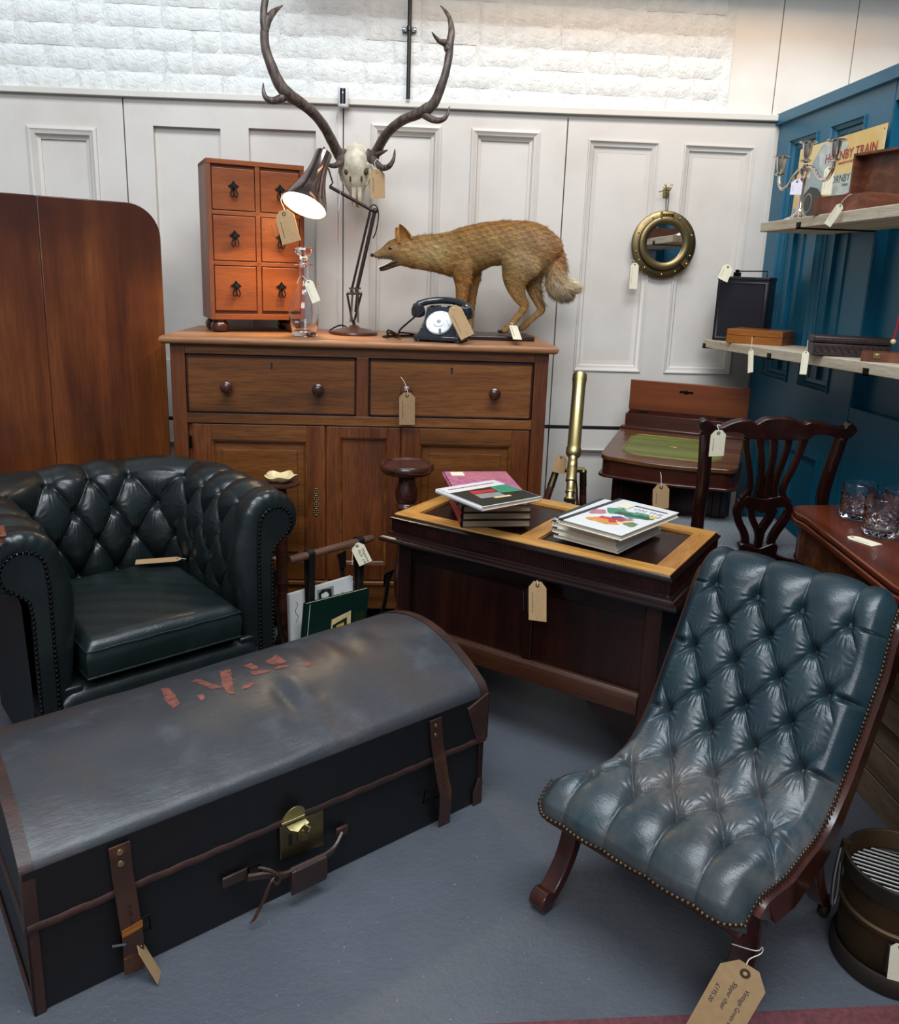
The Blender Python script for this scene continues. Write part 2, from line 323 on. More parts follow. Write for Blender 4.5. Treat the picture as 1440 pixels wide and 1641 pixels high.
def squiggle(b, o, u, v, n, length, lines=2, pitch=.006, amp=.0013, r=.00022):
    for k in range(lines):
        L = length*(.95-.25*random.random()) if k else length; pts = []
        for i in range(int(L/.0011)):
            x = i*.0011; gap = math.sin(x*150+k*2)
            pts.append(o+u*x+v*(-k*pitch+amp*math.sin(x*1900+k)*(.5+.5*math.sin(x*630+k*5)))+n*.0006)
        if len(pts) > 2: b.tube(pts, r, 4)
def price_tag(label, hole, bot, w, card='kraft', string=(), lines=2, txt=None, facing=(0, -1, 0), tsize=.008, group='handwritten price tags'):
    hole, bot, n0 = Vector(hole), Vector(bot), Vector(facing)
    d = (bot-hole).normalized(); sd = d.cross(n0).normalized(); n = sd.cross(d).normalized()
    if n.dot(n0) < 0: n = -n
    L = (bot-hole).length; h = w*.22; root = thing('price_tag', label, 'tag', hole, 0, group); Z = Vector((0, 0, 0))
    top = -w*.2; poly = [(-w*.22, top), (w*.22, top), (w*.5, top+w*.32), (w*.5, L), (-w*.5, L), (-w*.5, top+w*.32)]
    B().ext(poly, lambda a, b, t: sd*a+d*b+n*t, -.0004, .0004).build('card', card, root, smooth=False)
    R = rotm(sd, d, n); B().lathe([(w*.05, .0006), (w*.11, .0006), (w*.11, .0009), (w*.05, .0009), (w*.05, .0006)], 14, Z, R, False).build('eyelet', 'ink' if card != 'kraft' else 'brassdk', root)
    if string:
        pts = smooth_path([Z+n*.0008]+[Vector(p)-hole for p in string], 4); B().tube(pts, .0009, 6).build('string', 'string', root)
    if txt:
        for i, s in enumerate(txt):
            text(s, tsize, frame(d*(w*.3)+sd*(w*(-.16+.27*i))+n*.0006, d, -sd, n), 'ink', root, 'handwriting', .0001, .2)
    elif lines:
        b = B(); squiggle(b, d*(w*.35)+sd*(w*.28), d, -sd if True else sd, n, (L-w*.45)*.8, lines, w*.26, w*.045, max(.0002, w*.008)); b.build('handwriting', 'ink', root)
    return root
# ================================================================ THE ROOM
WY, TX = 3.30, 1.46
fl = struct(B().box(-3.2, 3.2, -2.2, 3.6, -.06, 0).build('floor', 'floor', None, smooth=False)); fl['label'] = 'blue-grey painted concrete floor'
a, b_ = oz(720, 1641, 0), oz(1440, 1607, 0); dd = (b_-a).normalized(); nn = Vector((dd.y, -dd.x, 0))
st = struct(B().ext([(-1.2, .0), (1.2, -.0), (1.2, .12), (-1.2, .12)], lambda u, v, t: a+dd*u+nn*(v+.004*math.sin(u*23)+.004)+Vector((0, 0, t)), .0, .0015).build('trim_1', 'redpaint', None))
st['label'] = 'band of dark red paint across the front of the floor'

def moulding(x0, x1, z0, z1, w, prof, f):       # mitred frame running round a rectangle; prof = [(inset, height)]
    P = []
    for (cx, cz, sx, sz) in ((x0, z0, 1, 1), (x1, z0, -1, 1), (x1, z1, -1, -1), (x0, z1, 1, -1)):
        P.append([f(cx+sx*i*w, cz+sz*i*w, h) for i, h in prof])
    return B().grid(P, wrapu=True)
PROF_SUNK = [(0, .000), (.02, .006), (.12, .006), (.2, .000), (.35, -.004), (.5, -.006), (.62, -.014), (.8, -.016), (1, -.0175), (1, -.02)]
PROF_PROUD = [(0, 0), (.03, .008), (.25, .012), (.45, .006), (.6, .004), (.75, -.008), (1, -.012), (1, -.02)]
def door_leaf(parent, f, x0, x1, z0, z1, panels, mat, depth=.018, style='sunk', mw=.03, th=.03):
    # f maps (x, z, out) to the room; face at out=0, panels sunk by depth
    xs = sorted({x0, x1}|{v for p in panels for v in p[:2]}); zs = sorted({z0, z1}|{v for p in panels for v in p[2:4]})
    b = B()
    def inpan(x, z): return any(p[0] < x < p[1] and p[2] < z < p[3] for p in panels)
    cells = {}
    for i in range(len(xs)-1):
        j = 0
        while j < len(zs)-1:
            if inpan((xs[i]+xs[i+1])/2, (zs[j]+zs[j+1])/2): j += 1; continue
            k = j
            while k+1 < len(zs)-1 and not inpan((xs[i]+xs[i+1])/2, (zs[k+1]+zs[k+2])/2): k += 1
            b.ext([(xs[i], zs[j]), (xs[i+1], zs[j]), (xs[i+1], zs[k+1]), (xs[i], zs[k+1])], f, -th, 0); j = k+1
    leaf = b.build('door_leaf', mat, parent, smooth=False)
    for p in panels:
        B().ext([(p[0]-.004, p[2]-.004), (p[1]+.004, p[2]-.004), (p[1]+.004, p[3]+.004), (p[0]-.004, p[3]+.004)], f, -th, -depth).build('panel', mat, leaf, smooth=False)
        stl = p[4] if len(p) > 4 else style
        if stl != 'plain':
            moulding(p[0], p[1], p[2], p[3], mw, PROF_SUNK if stl == 'sunk' else PROF_PROUD, f).build('moulding', mat, leaf, ang=25)
    return leaf
wb = struct(B().box(-3.2, 2.6, WY+.035, WY+.2, 0, 3.0).build('wall_back', 'white_door', None, smooth=False)); wb['label'] = 'back wall of old white panelled doors under whitewashed brick'
fb = lambda x, z, o: Vector((x, WY-o, z))
g = .0025
door_leaf(wb, fb, -1.87, -1.049-g, .70, 1.90, [(-1.80, -1.53, .93, 1.789, 'proud'), (-1.406, -1.150, .93, 1.789, 'proud')], 'white_door', mw=.045)
door_leaf(wb, fb, -1.049+g, -.233-g, .70, 1.905, [(-.943, -.694, .93, 1.806, 'plain'), (-.589, -.337, .93, 1.813, 'plain')], 'white_door', depth=.022)
door_leaf(wb, fb, -.233+g, .627-g, .70, 1.907, [(-.129, .142, .93, 1.850, 'proud'), (.255, .523, .93, 1.848, 'proud')], 'white_door', mw=.04)
door_leaf(wb, fb, .627+g, 1.448, .70, 1.915, [(.712, .993, .93, 1.828, 'sunk'), (1.092, 1.374, .93, 1.826, 'sunk')], 'white_door', mw=.045)
door_leaf(wb, fb, -2.7, -1.87-g, .70, 1.90, [(-2.6, -2.33, .93, 1.79, 'proud'), (-2.2, -1.95, .93, 1.79, 'proud')], 'white_door', mw=.045)
for x0, x1 in ((-2.7, -1.873), (-1.867, -1.052), (-1.046, -.236), (-.230, .624), (.630, 1.448)):
    door_leaf(wb, fb, x0, x1, .0, .685, [(x0+.09, (x0+x1)/2-.05, .12, .60), ((x0+x1)/2+.05, x1-.09, .12, .60)], 'white_door', mw=.03)
b = B(); b.box(-2.7, 1.452, WY-.0, WY+.03, .685, .70); b.build('dark_gap', 'blackmatte', wb, smooth=False)
B().ext([(-2.7, 1.893), (-1.05, 1.90), (-.235, 1.908), (.627, 1.912), (1.455, 1.922), (1.455, 1.944), (.627, 1.935), (-.235, 1.93), (-1.05, 1.922), (-2.7, 1.912)], fb, -.03, .022).build('top_rail', 'white_rail', wb, smooth=False, bevel=.002)
B().box(1.448, 1.475, WY-.004, WY+.03, 0, 1.93).build('corner_stile', 'white_door', wb, smooth=False)
# bricks above the rail, one by one
def brick_mesh(wd, ht, seed):
    r = np.random.default_rng(seed); nu, nv = 9, 5; P = []
    for i in range(nu):
        row = []
        for j in range(nv):
            x = (i/(nu-1)-.5)*wd; z = (j/(nv-1)-.5)*ht; e = (i in (0, nu-1)) or (j in (0, nv-1))
            y = -.0012 if not e else .0040
            y += r.normal(0, .0011); row.append((x+r.normal(0, .0015), y, z+r.normal(0, .0012)))
        P.append(row)
    return B().grid(P).data('brick', 'brick', True, 60)
BM = {(w, s): brick_mesh(w, .0735, s) for w in (.205, .098) for s in range(5)}
struct_face = B().box(-2.7, 1.245, WY+.0035, WY+.036, 1.90, 2.62).build('mortar', 'brick', wb, smooth=False)
for c in range(9):
    z = 1.951+.0752*c; x = -2.68+(.105 if c % 2 else 0); k = 0
    while x < 1.235:
        w_ = .205 if (c*3+k) % 4 else .098
        if x+w_ > 1.242: 
            if x+.098 > 1.242: break
            w_ = .098
        share(BM[(w_, (c*7+k*3) % 5)], 'brick', wb, (x+w_/2+random.uniform(-.002, .002), WY-.0005+random.uniform(-.0015, .0015), z-.002*x))
        x += w_+.006; k += 1
for i, (x0, x1) in enumerate(((1.247, 1.430), (1.434, 1.722), (1.726, 2.0), (2.004, 2.3), (2.304, 2.6))):
    B().box(x0, x1, WY+.012, WY+.034, 1.90, 2.62).build('wall_plank', 'plank', wb, bevel=.0015, smooth=False)
# the teal wall
wr = struct(B().box(TX+.05, TX+.16, -.6, WY+.03, 0, 1.93).build('wall_right', 'teal', None, smooth=False)); wr['label'] = 'right-hand partition of teal painted doors'
fr = lambda y, z, o: Vector((TX-o, y, z))
door_leaf(wr, fr, 2.522, 3.292, .0, 1.91, [(2.665, 2.881, .945, 1.838), (2.969, 3.184, .945, 1.837), (2.665, 2.881, .12, .713), (2.969, 3.184, .12, .713)], 'teal', depth=.02, mw=.035, th=.05)
door_leaf(wr, fr, 1.70, 2.518, .0, 1.91, [(1.80, 2.515, .923, 1.849, 'plain'), (1.80, 2.40, .12, .70)], 'teal', depth=.04, mw=.03, th=.05)
door_leaf(wr, fr, .88, 1.696, .0, 1.91, [(.98, 1.24, .92, 1.84), (1.34, 1.60, .92, 1.84), (.98, 1.24, .12, .70), (1.34, 1.60, .12, .70)], 'teal', depth=.02, mw=.03, th=.05)
door_leaf(wr, fr, -.6, .876, .0, 1.91, [(-.5, .1, .92, 1.84), (.2, .78, .92, 1.84)], 'teal', depth=.02, mw=.03, th=.05)
for y in (2.80, 2.78): pass
B().box(TX-.016, TX+.165, -.6, WY-.002, 1.908, 1.948).build('top_rail', 'teal', wr, bevel=.002, smooth=False)
for y0 in (2.665, 2.969):       # centre bead of each long panel
    B().box(TX+.006, TX+.021, y0+.105, y0+.111, .98, 1.80).build('bead', 'teal', wr, smooth=False)
# roof beam above the frame that keeps the skylight off the top of the brickwork
bm_ = struct(B().box(-.42, 3.0, 3.0, 3.18, 2.43, 2.62).build('trim_2', 'white_rail', None, smooth=False)); bm_['label'] = 'white roof beam'

# ---- conduit
cd = thing('conduit_pipe', 'black vertical conduit pipe with a saddle clamp on the whitewashed brick wall', 'pipe', (.01, WY-.03, 1.935))
B().lathe([(.0075, .0), (.0075, .66)], 14).build('pipe', 'blackmatte', cd)
b = B(); b.box(-.026, .026, .012, .022, .232, .250); b.lathe([(.0105, .232), (.0105, .250)], 14); b.build('clamp', 'black', cd, bevel=.002)
b = B(); [b.lathe([(.004, 0), (.004, .004), (0, .005)], 10, (sx*.021, .012, .241), rotm((1, 0, 0), (0, 0, 1), (0, -1, 0))) for sx in (-1, 1)]; b.build('screw', 'steel', cd)
# ---- camera gadget on the rail
sc = thing('security_camera', 'small white cylinder camera with a blue light, fixed at the top of the white doors', 'camera', (-.231, WY-.045, 1.893))
B().lathe([(.0, 0), (.018, 0), (.0205, .004), (.0205, .066), (.018, .071), (0, .073)], 28).build('body', 'white', sc)
P = [[(.0212*math.sin(a), -.0212*math.cos(a), z) for z in (.009, .062)] for a in np.linspace(-.5, .5, 8)]; B().grid(P).build('face_plate', 'black', sc)
B().sph((0, -.021, .047), .002, 8, 6).build('indicator_light', 'led', sc)
B().box(-.012, .012, .018, .0448, .02, .05).build('bracket', 'white', sc)
B().tube(smooth_path([(-.012, .012, .01), (-.028, .036, -.03), (-.026, .038, -.12), (-.024, .038, -.5), (-.02, .038, -.80)], 5), .0018, 6).build('cable', 'white', sc)
# ================================================================ OAK CUPBOARD
CY0, CZ = 2.763, 1.072
cb = thing('cupboard', 'wide golden oak cupboard with two long drawers over panelled doors, against the white doors', 'cupboard', (0, CY0, 0))
b = B(); b.box(-.770, .510, .02, .49, .10, 1.045); b.build('carcass', 'oakv', cb, smooth=False)
b = B(); b.box(-.770, -.722, 0, .03, 0, 1.045); b.box(.462, .510, 0, .03, 0, 1.045); b.box(-.770, -.722, .44, .49, 0, 1.0); b.box(.462, .510, .44, .49, 0, 1.0); b.split('corner_post', 'oakv', cb, bevel=.002, smooth=False)
b = B(); b.box(-.722, .462, .001, .03, 1.014, 1.045); b.box(-.722, .462, .001, .03, .778, .812); b.box(-.722, .462, .001, .03, .10, .205); b.split('rail', 'oak', cb, bevel=.0015, smooth=False)
B().box(-.149, -.107, .001, .03, .812, 1.014).build('drawer_divider', 'oakv', cb, bevel=.0015, smooth=False)
B().box(-.770, .510, -.008, .004, .192, .208).build('plinth_moulding', 'oak', cb, bevel=.004)
b = B(); P = []
prof = [(-.012, -.026), (-.020, -.026), (-.026, -.020), (-.028, -.013), (-.026, -.005), (-.020, 0), (0, 0)]
P = [[(x0+sx*e, y0+sy*e, z) for e, z in prof] for x0, y0, sx, sy in ((-.77, 0, 1, 1), (.51, 0, -1, 1), (.51, .49, -1, 1), (-.77, .49, 1, 1))]
P = [[(x0+sx*e, (y0+e) if y0 == 0 else y0, CZ+z) for e, z in prof] for x0, y0, sx in ((-.77, .50, 1), (-.77, 0, 1), (.51, 0, -1), (.51, .50, -1))]
b.grid(P); b.box(-.772, .512, -.001, .50, CZ-.026, CZ-.0002); b.build('top', 'oaktop', cb, ang=50)
def knob(parent, x, z, y=0, r=.021, mat='turned'):
    B().lathe([(0, .036), (r*.55, .035), (r*.93, .029), (r, .022), (r*.86, .014), (r*.5, .009), (r*.42, .004), (r*.6, 0)], 24, (x, y, z), rotm((1, 0, 0), (0, 0, 1), (0, -1, 0))).build('knob', mat, parent)
for x0, x1, k in ((-.718, -.151, (-.583, -.277)), (-.104, .457, (.022, .326))):
    d = B().box(x0, x1, .003, .05, .816, 1.010).build('drawer', 'oak', cb, bevel=.002, smooth=False)
    b = B(); e = .004
    for (a0, a1, c0, c1) in ((x0, x1, 1.010-e, 1.0105), (x0, x1, .8155, .816+e), (x0, x0+e, .816, 1.01), (x1-e, x1, .816, 1.01)): b.box(a0, a1, -.002, .004, c0, c1)
    b.build('cock_bead', 'darkmahog', d, smooth=False)
    for kx in k: knob(d, kx, .905-.0)
    kx = (x0+x1)/2; B().ext([(kx+.0045*math.cos(a), .985+.0045*math.sin(a)) for a in np.linspace(-.9, PI+.9, 10)]+[(kx-.0035, .968), (kx+.0035, .968)], lambda u, v, t: (u, t, v), .0015, .004).build('keyhole', 'blackmatte', d, smooth=False)
def cab_door(x0, x1, z0, z1, hinge=None):
    d = door = None; s = .062
    f = lambda x, z, o: (x, .006-o, z)
    d = B().box(x0+.001, x1-.001, .0185, .03, z0+.001, z1-.001).build('door', 'oakv', cb, smooth=False); b = B(); b.box(x0, x0+s, .004, .018, z0, z1); b.box(x1-s, x1, .004, .018, z0, z1); b.split('door_stile', 'oakv', d, bevel=.0015, smooth=False)
    b = B(); b.box(x0+s, x1-s, .004, .018, z1-s*.9, z1); b.box(x0+s, x1-s, .004, .018, z0, z0+s*1.1); b.split('door_rail', 'oak', d, bevel=.0015, smooth=False)
    moulding(x0+s, x1-s, z0+s*1.1, z1-s*.9, .014, [(0, -.001), (.3, -.001), (.6, -.006), (1, -.011)], f).build('moulding', 'oak', d)
    P = [[(a, .006-o, c) for a, c, o in ((x0+s+i, z0+s*1.1+i, h), (x1-s-i, z0+s*1.1+i, h), (x1-s-i, z1-s*.9-i, h), (x0+s+i, z1-s*.9-i, h))] for i, h in ((.010, -.011), (.034, -.010), (.036, -.004), (.20, -.004))]
    b = B(); b.grid([[p[k] for p in P[:3]] for k in range(4)], wrapu=True); q = P[2]; b.add(q, [(0, 1, 2, 3)]); b.build('raised_panel', 'oak', d, ang=20)
    return d
dl = cab_door(-.706, -.256, .21, .774); dr = cab_door(.010, .458, .21, .774)
b = B(); b.box(-.250, -.205, .004, .03, .21, .774); b.box(-.040, .004, .004, .03, .21, .774); b.box(-.205, -.04, .004, .03, .735, .774); b.box(-.205, -.04, .004, .03, .21, .27); b.box(-.21, -.035, .016, .03, .25, .74)
b.split('centre_panel', 'oakv', cb, bevel=.0015, smooth=False)
moulding(-.205, -.04, .27, .735, .010, [(0, 0), (.4, -.002), (1, -.010)], lambda x, z, o: (x, .006-o, z)).build('centre_moulding', 'oak', cb)
b = B()
for i in range(13):
    z = -.048+i*.008; w_ = .006+.007*abs(math.sin(i*1.05)); b.sph((-w_*.6, 0, z), (.0035, .002, .004), 8, 5); b.sph((w_*.6, 0, z), (.0035, .002, .004), 8, 5); b.sph((0, 0, z), (.003, .0025, .004), 8, 5)
e_ = b.build('escutcheon', 'brassdk', dl); e_.location = (-.287, .0035, .50)
b = B(); [b.lathe([(.004, -.022), (.004, .022)], 10, (-.714, .002, z)) for z in (.71, .29)]; b.split('hinge', 'iron', cb)

# ================================================================ SIX-DRAWER CHEST
sd_ = thing('small_drawer_chest', 'small stained pine chest of six drawers with iron pull handles, standing on the oak cupboard', 'chest of drawers', (-.671, 2.937, CZ), .359)
Wd, Hd, Dd = .338, .585, .20; fz = .045
b = B(); t_ = .016
b.box(0, t_, 0, Dd, fz, Hd); b.box(Wd-t_, Wd, 0, Dd, fz, Hd); b.split('side_panel', 'pineside', sd_, bevel=.0015, smooth=False)
b = B(); b.box(0, Wd, -.002, Dd, Hd-t_, Hd); b.box(t_, Wd-t_, .0, Dd, fz, fz+t_+.004); b.box(t_, Wd-t_, .012, Dd-.01, fz+.01, Hd-.01)
rows = [fz+.022, fz+.195, fz+.365, Hd-t_-.002]
cxm = Wd/2+.004
for z in rows[1:3]: b.box(t_, Wd-t_, 0, .02, z-.007, z+.007)
b.box(cxm-.008, cxm+.008, 0, .02, fz+.02, Hd-.01); b.build('frame', 'pine', sd_, bevel=.001, smooth=False)
hb = B(); R_ = rotm((1, 0, 0), (0, 0, 1), (0, -1, 0))
hb.ext([(r*math.sin(a), r*math.cos(a)) for k in range(8) for a, r in ((k*PI/4, .019 if k % 2 == 0 else .011),)], lambda u, v, t: (u, -t, v), 0, .003)
hb.sph((0, -.004, 0), (.006, .006, .006), 10, 6)
hb.tube(smooth_path([(0, -.008, .002), (-.006, -.011, -.010), (-.012, -.012, -.026), (-.007, -.012, -.037), (-.001, -.012, -.028), (0, -.011, -.012)], 5), .0022, 7)
hb.tube(smooth_path([(0, -.008, .002), (.006, -.011, -.010), (.012, -.012, -.026), (.007, -.012, -.037), (.001, -.012, -.028), (0, -.011, -.012)], 5), .0022, 7)
hme = hb.data('handle', 'iron2')
for r in range(3):
    for c_ in range(2):
        x0 = t_+.003 if c_ == 0 else cxm+.011; x1 = cxm-.011 if c_ == 0 else Wd-t_-.003; z0 = rows[r]+.010; z1 = rows[r+1]-.010
        d = B().box(x0, x1, -.001, .03, z0, z1).build('drawer', 'pine', sd_, bevel=.0015, smooth=False)
        share(hme, 'handle', d, ((x0+x1)/2, -.001, (z0+z1)/2+.010))
for fx, fy in ((.035, .03), (Wd-.035, .03), (.035, Dd-.03), (Wd-.035, Dd-.03)):
    B().lathe([(.020, 0), (.028, .006), (.032, .018), (.030, .030), (.022, .038), (.027, .045)], 22, (fx, fy, 0)).build('bun_foot', 'turned', sd_)

# ================================================================ DESK LAMP
lp = thing('desk_lamp', 'lit brown metal desk lamp with jointed arm, on the oak cupboard by the glass decanter', 'lamp', (-.172, 3.03, CZ))
LY = 3.03
def lo(x, y, Y=LY): return oy(x, y, Y)-Vector((-.172, LY, CZ))
B().lathe([(0, 0), (.083, 0), (.086, .004), (.084, .011), (.06, .019), (.022, .026), (.014, .034), (0, .036)], 40).build('base', 'lampbase', lp)
pj_ = lo(566, 512); pk = lo(566, 470); el = lo(599, 338)
b = B(); b.tube([(0, 0, .03), pj_], .006, 10)
for dx in (-.014, .012): b.tube([pj_+Vector((dx*.4, 0, 0)), lo(556 if dx < 0 else 579, 470)], .004, 8)
b.build('post', 'lampbrown', lp)
b = B()
for ox_, oy_ in ((-.013, -.010), (.013, -.010), (-.013, .010), (.013, .010)):
    q0 = Vector((ox_+.0, oy_, .045)); q1 = lo(569, 462)+Vector((ox_*.7, oy_, 0)); n_ = 60; pts = []
    ax = (q1-q0); 
    for i in range(n_*6):
        t = i/(n_*6-1); a = t*n_*.5*2*PI; pts.append(q0+ax*t+Vector((math.cos(a)*.0038, math.sin(a)*.0038, 0)))
    b.tube(pts[::2], .0011, 4)
b.build('spring', 'steel', lp)
b = B(); b.tube([lo(571, 468), lo(601, 336)], .0068, 10); b.tube([lo(562, 470), lo(593, 338)], .0045, 8); b.tube([lo(556, 470), lo(580, 470)], .0055, 8); b.tube([lo(559, 462), lo(578, 462)], .004, 8); b.tube([lo(573, 470), lo(570, 500)], .006, 8); b.build('lower_arm', 'lampbrown', lp)
el2 = lo(528, 299, 3.0); b = B(); b.tube([lo(602, 340), lo(594, 336), el2], .0062, 10); b.build('upper_arm', 'lampbrown', lp)
b = B(); b.sph(lo(601, 338), .010, 12, 8); b.build('elbow_joint', 'lampbrown', lp)
b = B(); b.tube([el2+Vector((0, 0, 0)), lo(533, 293, 2.99), lo(526, 270, 2.99)], .003, 8); b.build('shade_bracket', 'lampbrown', lp)
b = B(); b.tube(smooth_path([lo(592, 334), lo(598, 328), lo(605, 334), lo(606, 350), lo(602, 372), lo(597, 382)], 5), .0022, 6)
b.tube(smooth_path([(-.02, .02, .018), (-.05, .04, .03), (-.09, .045, .012), (-.088, .02, .002), (-.06, .085, .002), (.02, .10, .002), (.07, .095, .002)], 6), .0028, 6); b.split('lamp_cord', 'black', lp)
ap = oy(519, 246, 3.0); mo = oy(487, 330, 2.915); rt_ = Vector((-.172, LY, CZ)); ax = (mo-ap); LL = ax.length; Rz = zto(-ax)   # z runs from the mouth to the crown
pr = [(.079, 0), (.077, .012), (.070, .032), (.058, .060), (.046, .090), (.036, .125), (.031, .155), (.029, LL-.02), (.0285, LL), (.024, LL+.004), (0, LL+.004)]
b = B(); b.lathe(pr, 48, mo-rt_, Rz, False); sh_ = b.build('shade', 'chrome', lp)
b = B(); b.lathe([(.0795, 0), (.0765, .001), (.0755, .012), (.0685, .032), (.0565, .060), (.0445, .090), (.034, .125), (.028, .150), (0, .152)], 40, mo-rt_, Rz, False); b.build('shade_lining', 'lampinner', lp)
b = B(); b.sph(mo-rt_-ax.normalized()*.055, (.026, .026, .032), 20, 12, Rz); b.build('bulb', 'bulb', lp)
L = bpy.data.lights.new('bulb_light', 'SPOT'); L.energy = 11; L.color = (1, .70, .38); L.shadow_soft_size = .03; L.spot_size = math.radians(108); L.spot_blend = .35
o = bpy.data.objects.new('bulb_light', L); COL.objects.link(o); o.location = mo-ax.normalized()*.012; o.rotation_euler = ax.to_track_quat('-Z', 'Y').to_euler()
B().sph(oy(519, 238, 3.0)-rt_, (.004, .004, .006), 8, 6).build('switch', 'lampbrown', lp)

# ================================================================ DECANTER
dc = thing('decanter', 'clear cut-glass decanter with a faceted stopper, beside the lamp on the oak cupboard', 'decanter', (-.336, 2.87, CZ))
prof = [(.034, 0), (.038, .003), (.040, .02), (.046, .06), (.0505, .085), (.049, .11), (.040, .145), (.026, .175), (.018, .20), (.0155, .23), (.0150, .262), (.0155, .268), (.030, .270), (.030, .274), (.0165, .277), (.017, .284)]
inn = [(.0125, .284), (.012, .23), (.015, .20), (.023, .175), (.036, .145), (.045, .11), (.0465, .085), (.042, .06), (.034, .022), (0, .016)]
prof = [(r*1.10, z*.895) for r, z in prof]; inn = [(r*1.10, z*.895) for r, z in inn]; P = []
for r, z in prof+inn:
    fl_ = .0012*max(0, 1-abs(z-.035)/.045) if (r, z) in prof else 0
    P.append([((r-fl_*(1-abs(math.cos(k*PI/5))) if 1 else r)*math.cos(2*PI*k/80), (r-fl_*(1-abs(math.cos(k*PI/5))))*math.sin(2*PI*k/80), z) for k in range(80)])
b = B(); b.grid(P, wrapv=True); b.f.append(tuple(range(80))[::-1]); b.build('body', 'glass', dc)
b = B()
st_ = [(r*1.1, z*.895) for r, z in [(.0105, .262), (.0115, .288), (.0125, .300), (.015, .303), (.027, .316), (.030, .326), (.0265, .334), (.012, .338), (0, .338)]]
b.lathe(st_, 10); b.build('stopper', 'glass', dc, smooth=False)

# ================================================================ TELEPHONE
ph = thing('telephone', 'black rotary telephone with a white dial, on the oak cupboard before the fox', 'telephone', (.046, 2.800, CZ), -.30)
w_, h0, D_ = .160, .022, .140
b = B(); b.box(-.004, w_+.004, -.002, D_, .006, h0); b.box(0, .02, 0, .02, 0, .01); b.box(w_-.02, w_, 0, .02, 0, .01); b.box(0, .02, D_-.02, D_, 0, .01); b.box(w_-.02, w_, D_-.02, D_, 0, .01); b.build('base', 'bakelite', ph, bevel=.004)
P = []
for z, x0, x1, y0, y1 in ((h0, .004, w_-.004, .002, D_-.006), (h0+.012, .012, w_-.012, .012, D_-.02), (h0+.05, .022, w_-.022, .036, D_-.04), (.112, .026, w_-.026, .056, D_-.045), (.118, .030, w_-.030, .062, D_-.05)):
    P.append([(x0, y0, z), (x1, y0, z), (x1, y1, z), (x0, y1, z)])
b = B(); b.grid(P, wrapv=True); b.f.append((16, 17, 18, 19)); b.build('body', 'bakelite', ph, bevel=.005)
nrm_ = Vector((0, -(.104-h0), .060)).normalized(); up_ = Vector((0, .060, .082)).normalized(); Rd = rotm((1, 0, 0), up_, Vector((1, 0, 0)).cross(up_))
cd_ = Vector((w_/2, .030, .064))+Rd.col[2]*.006
b = B(); b.lathe([(.046, -.008), (.046, 0), (.044, .002), (0, .002)], 36, cd_, Rd); dlp = b.build('dial', 'dial', ph)
b = B(); [b.lathe([(.0052, .0021), (.0052, .0026), (0, .0026)], 12, cd_+Rd@Vector((.034*math.cos(a), .034*math.sin(a), 0)), Rd) for a in [(-.35+k*.53) for k in range(10)]]; b.build('finger_hole', 'white', dlp)
b = B(); b.lathe([(.020, .002), (.020, .005), (.017, .006), (0, .006)], 28, cd_, Rd); b.build('hub', 'white', dlp)
b = B(); b.lathe([(.007, .006), (.006, .0075), (0, .0075)], 16, cd_, Rd); b.build('hub_ring', 'steel', dlp)
b = B(); q = cd_+Rd@Vector((.012, -.043, .004)); b.tube([q, q+Rd@Vector((-.003, .012, .002))], .004, 8); b.build('finger_stop', 'black', dlp)
for i in range(10):
    a = -.35+i*.53; q = cd_+Rd@Vector((.0425*math.cos(a), .0425*math.sin(a), .0021)); mm = Rd.to_4x4(); mm.translation = q-Rd@Vector((.002, .002, 0)); text(str((i+1) % 10), .006, mm, 'ink', dlp, 'numeral', .0001)
hz = .130
pts = smooth_path([(-.006, .062, hz-.024), (-.002, .068, hz-.006), (.035, .085, hz+.006), (w_/2, .09, hz+.009), (w_-.035, .085, hz+.006), (w_+.002, .068, hz-.006), (w_+.006, .062, hz-.024)], 6)
n_ = len(pts); b = B(); b.tube(pts, [(.012, .012) if 6 < i < n_-7 else (.014, .014) for i in range(n_)], 14, flat=(0, 0, 1)); hs = b.build('handset', 'bakelite', ph)
for sx in (-.006, w_+.006):
    b = B(); b.lathe([(.016, .018), (.023, .004), (.025, -.012), (.023, -.020), (0, -.020)], 24, (sx, .060, hz-.024), rotm((1, 0, 0), (0, .9, .43), (0, -.43, .9))); b.build('earpiece', 'bakelite', hs)
b = B(); b.box(.038, .062, .06, .12, .106, .122); b.box(w_-.062, w_-.038, .06, .12, .106, .122); b.box(.05, w_-.05, .058, .066, .094, .099); b.build('cradle', 'black', ph, bevel=.003)
b = B()
for k in range(3):
    b.tube(smooth_path([(-.012, .04, .08) if k == 0 else (.0, .12, .012), (-.06, .03, .035-.01*k), (-.08, .06+.02*k, .006), (-.10, .05-.015*k, .012+.01*k), (-.12, .07, .004), (-.14, .09+.01*k, .004), (-.07, .13, .004), (0, .14, .008)], 6), .0032, 6)
b.build('cord', 'black', ph)
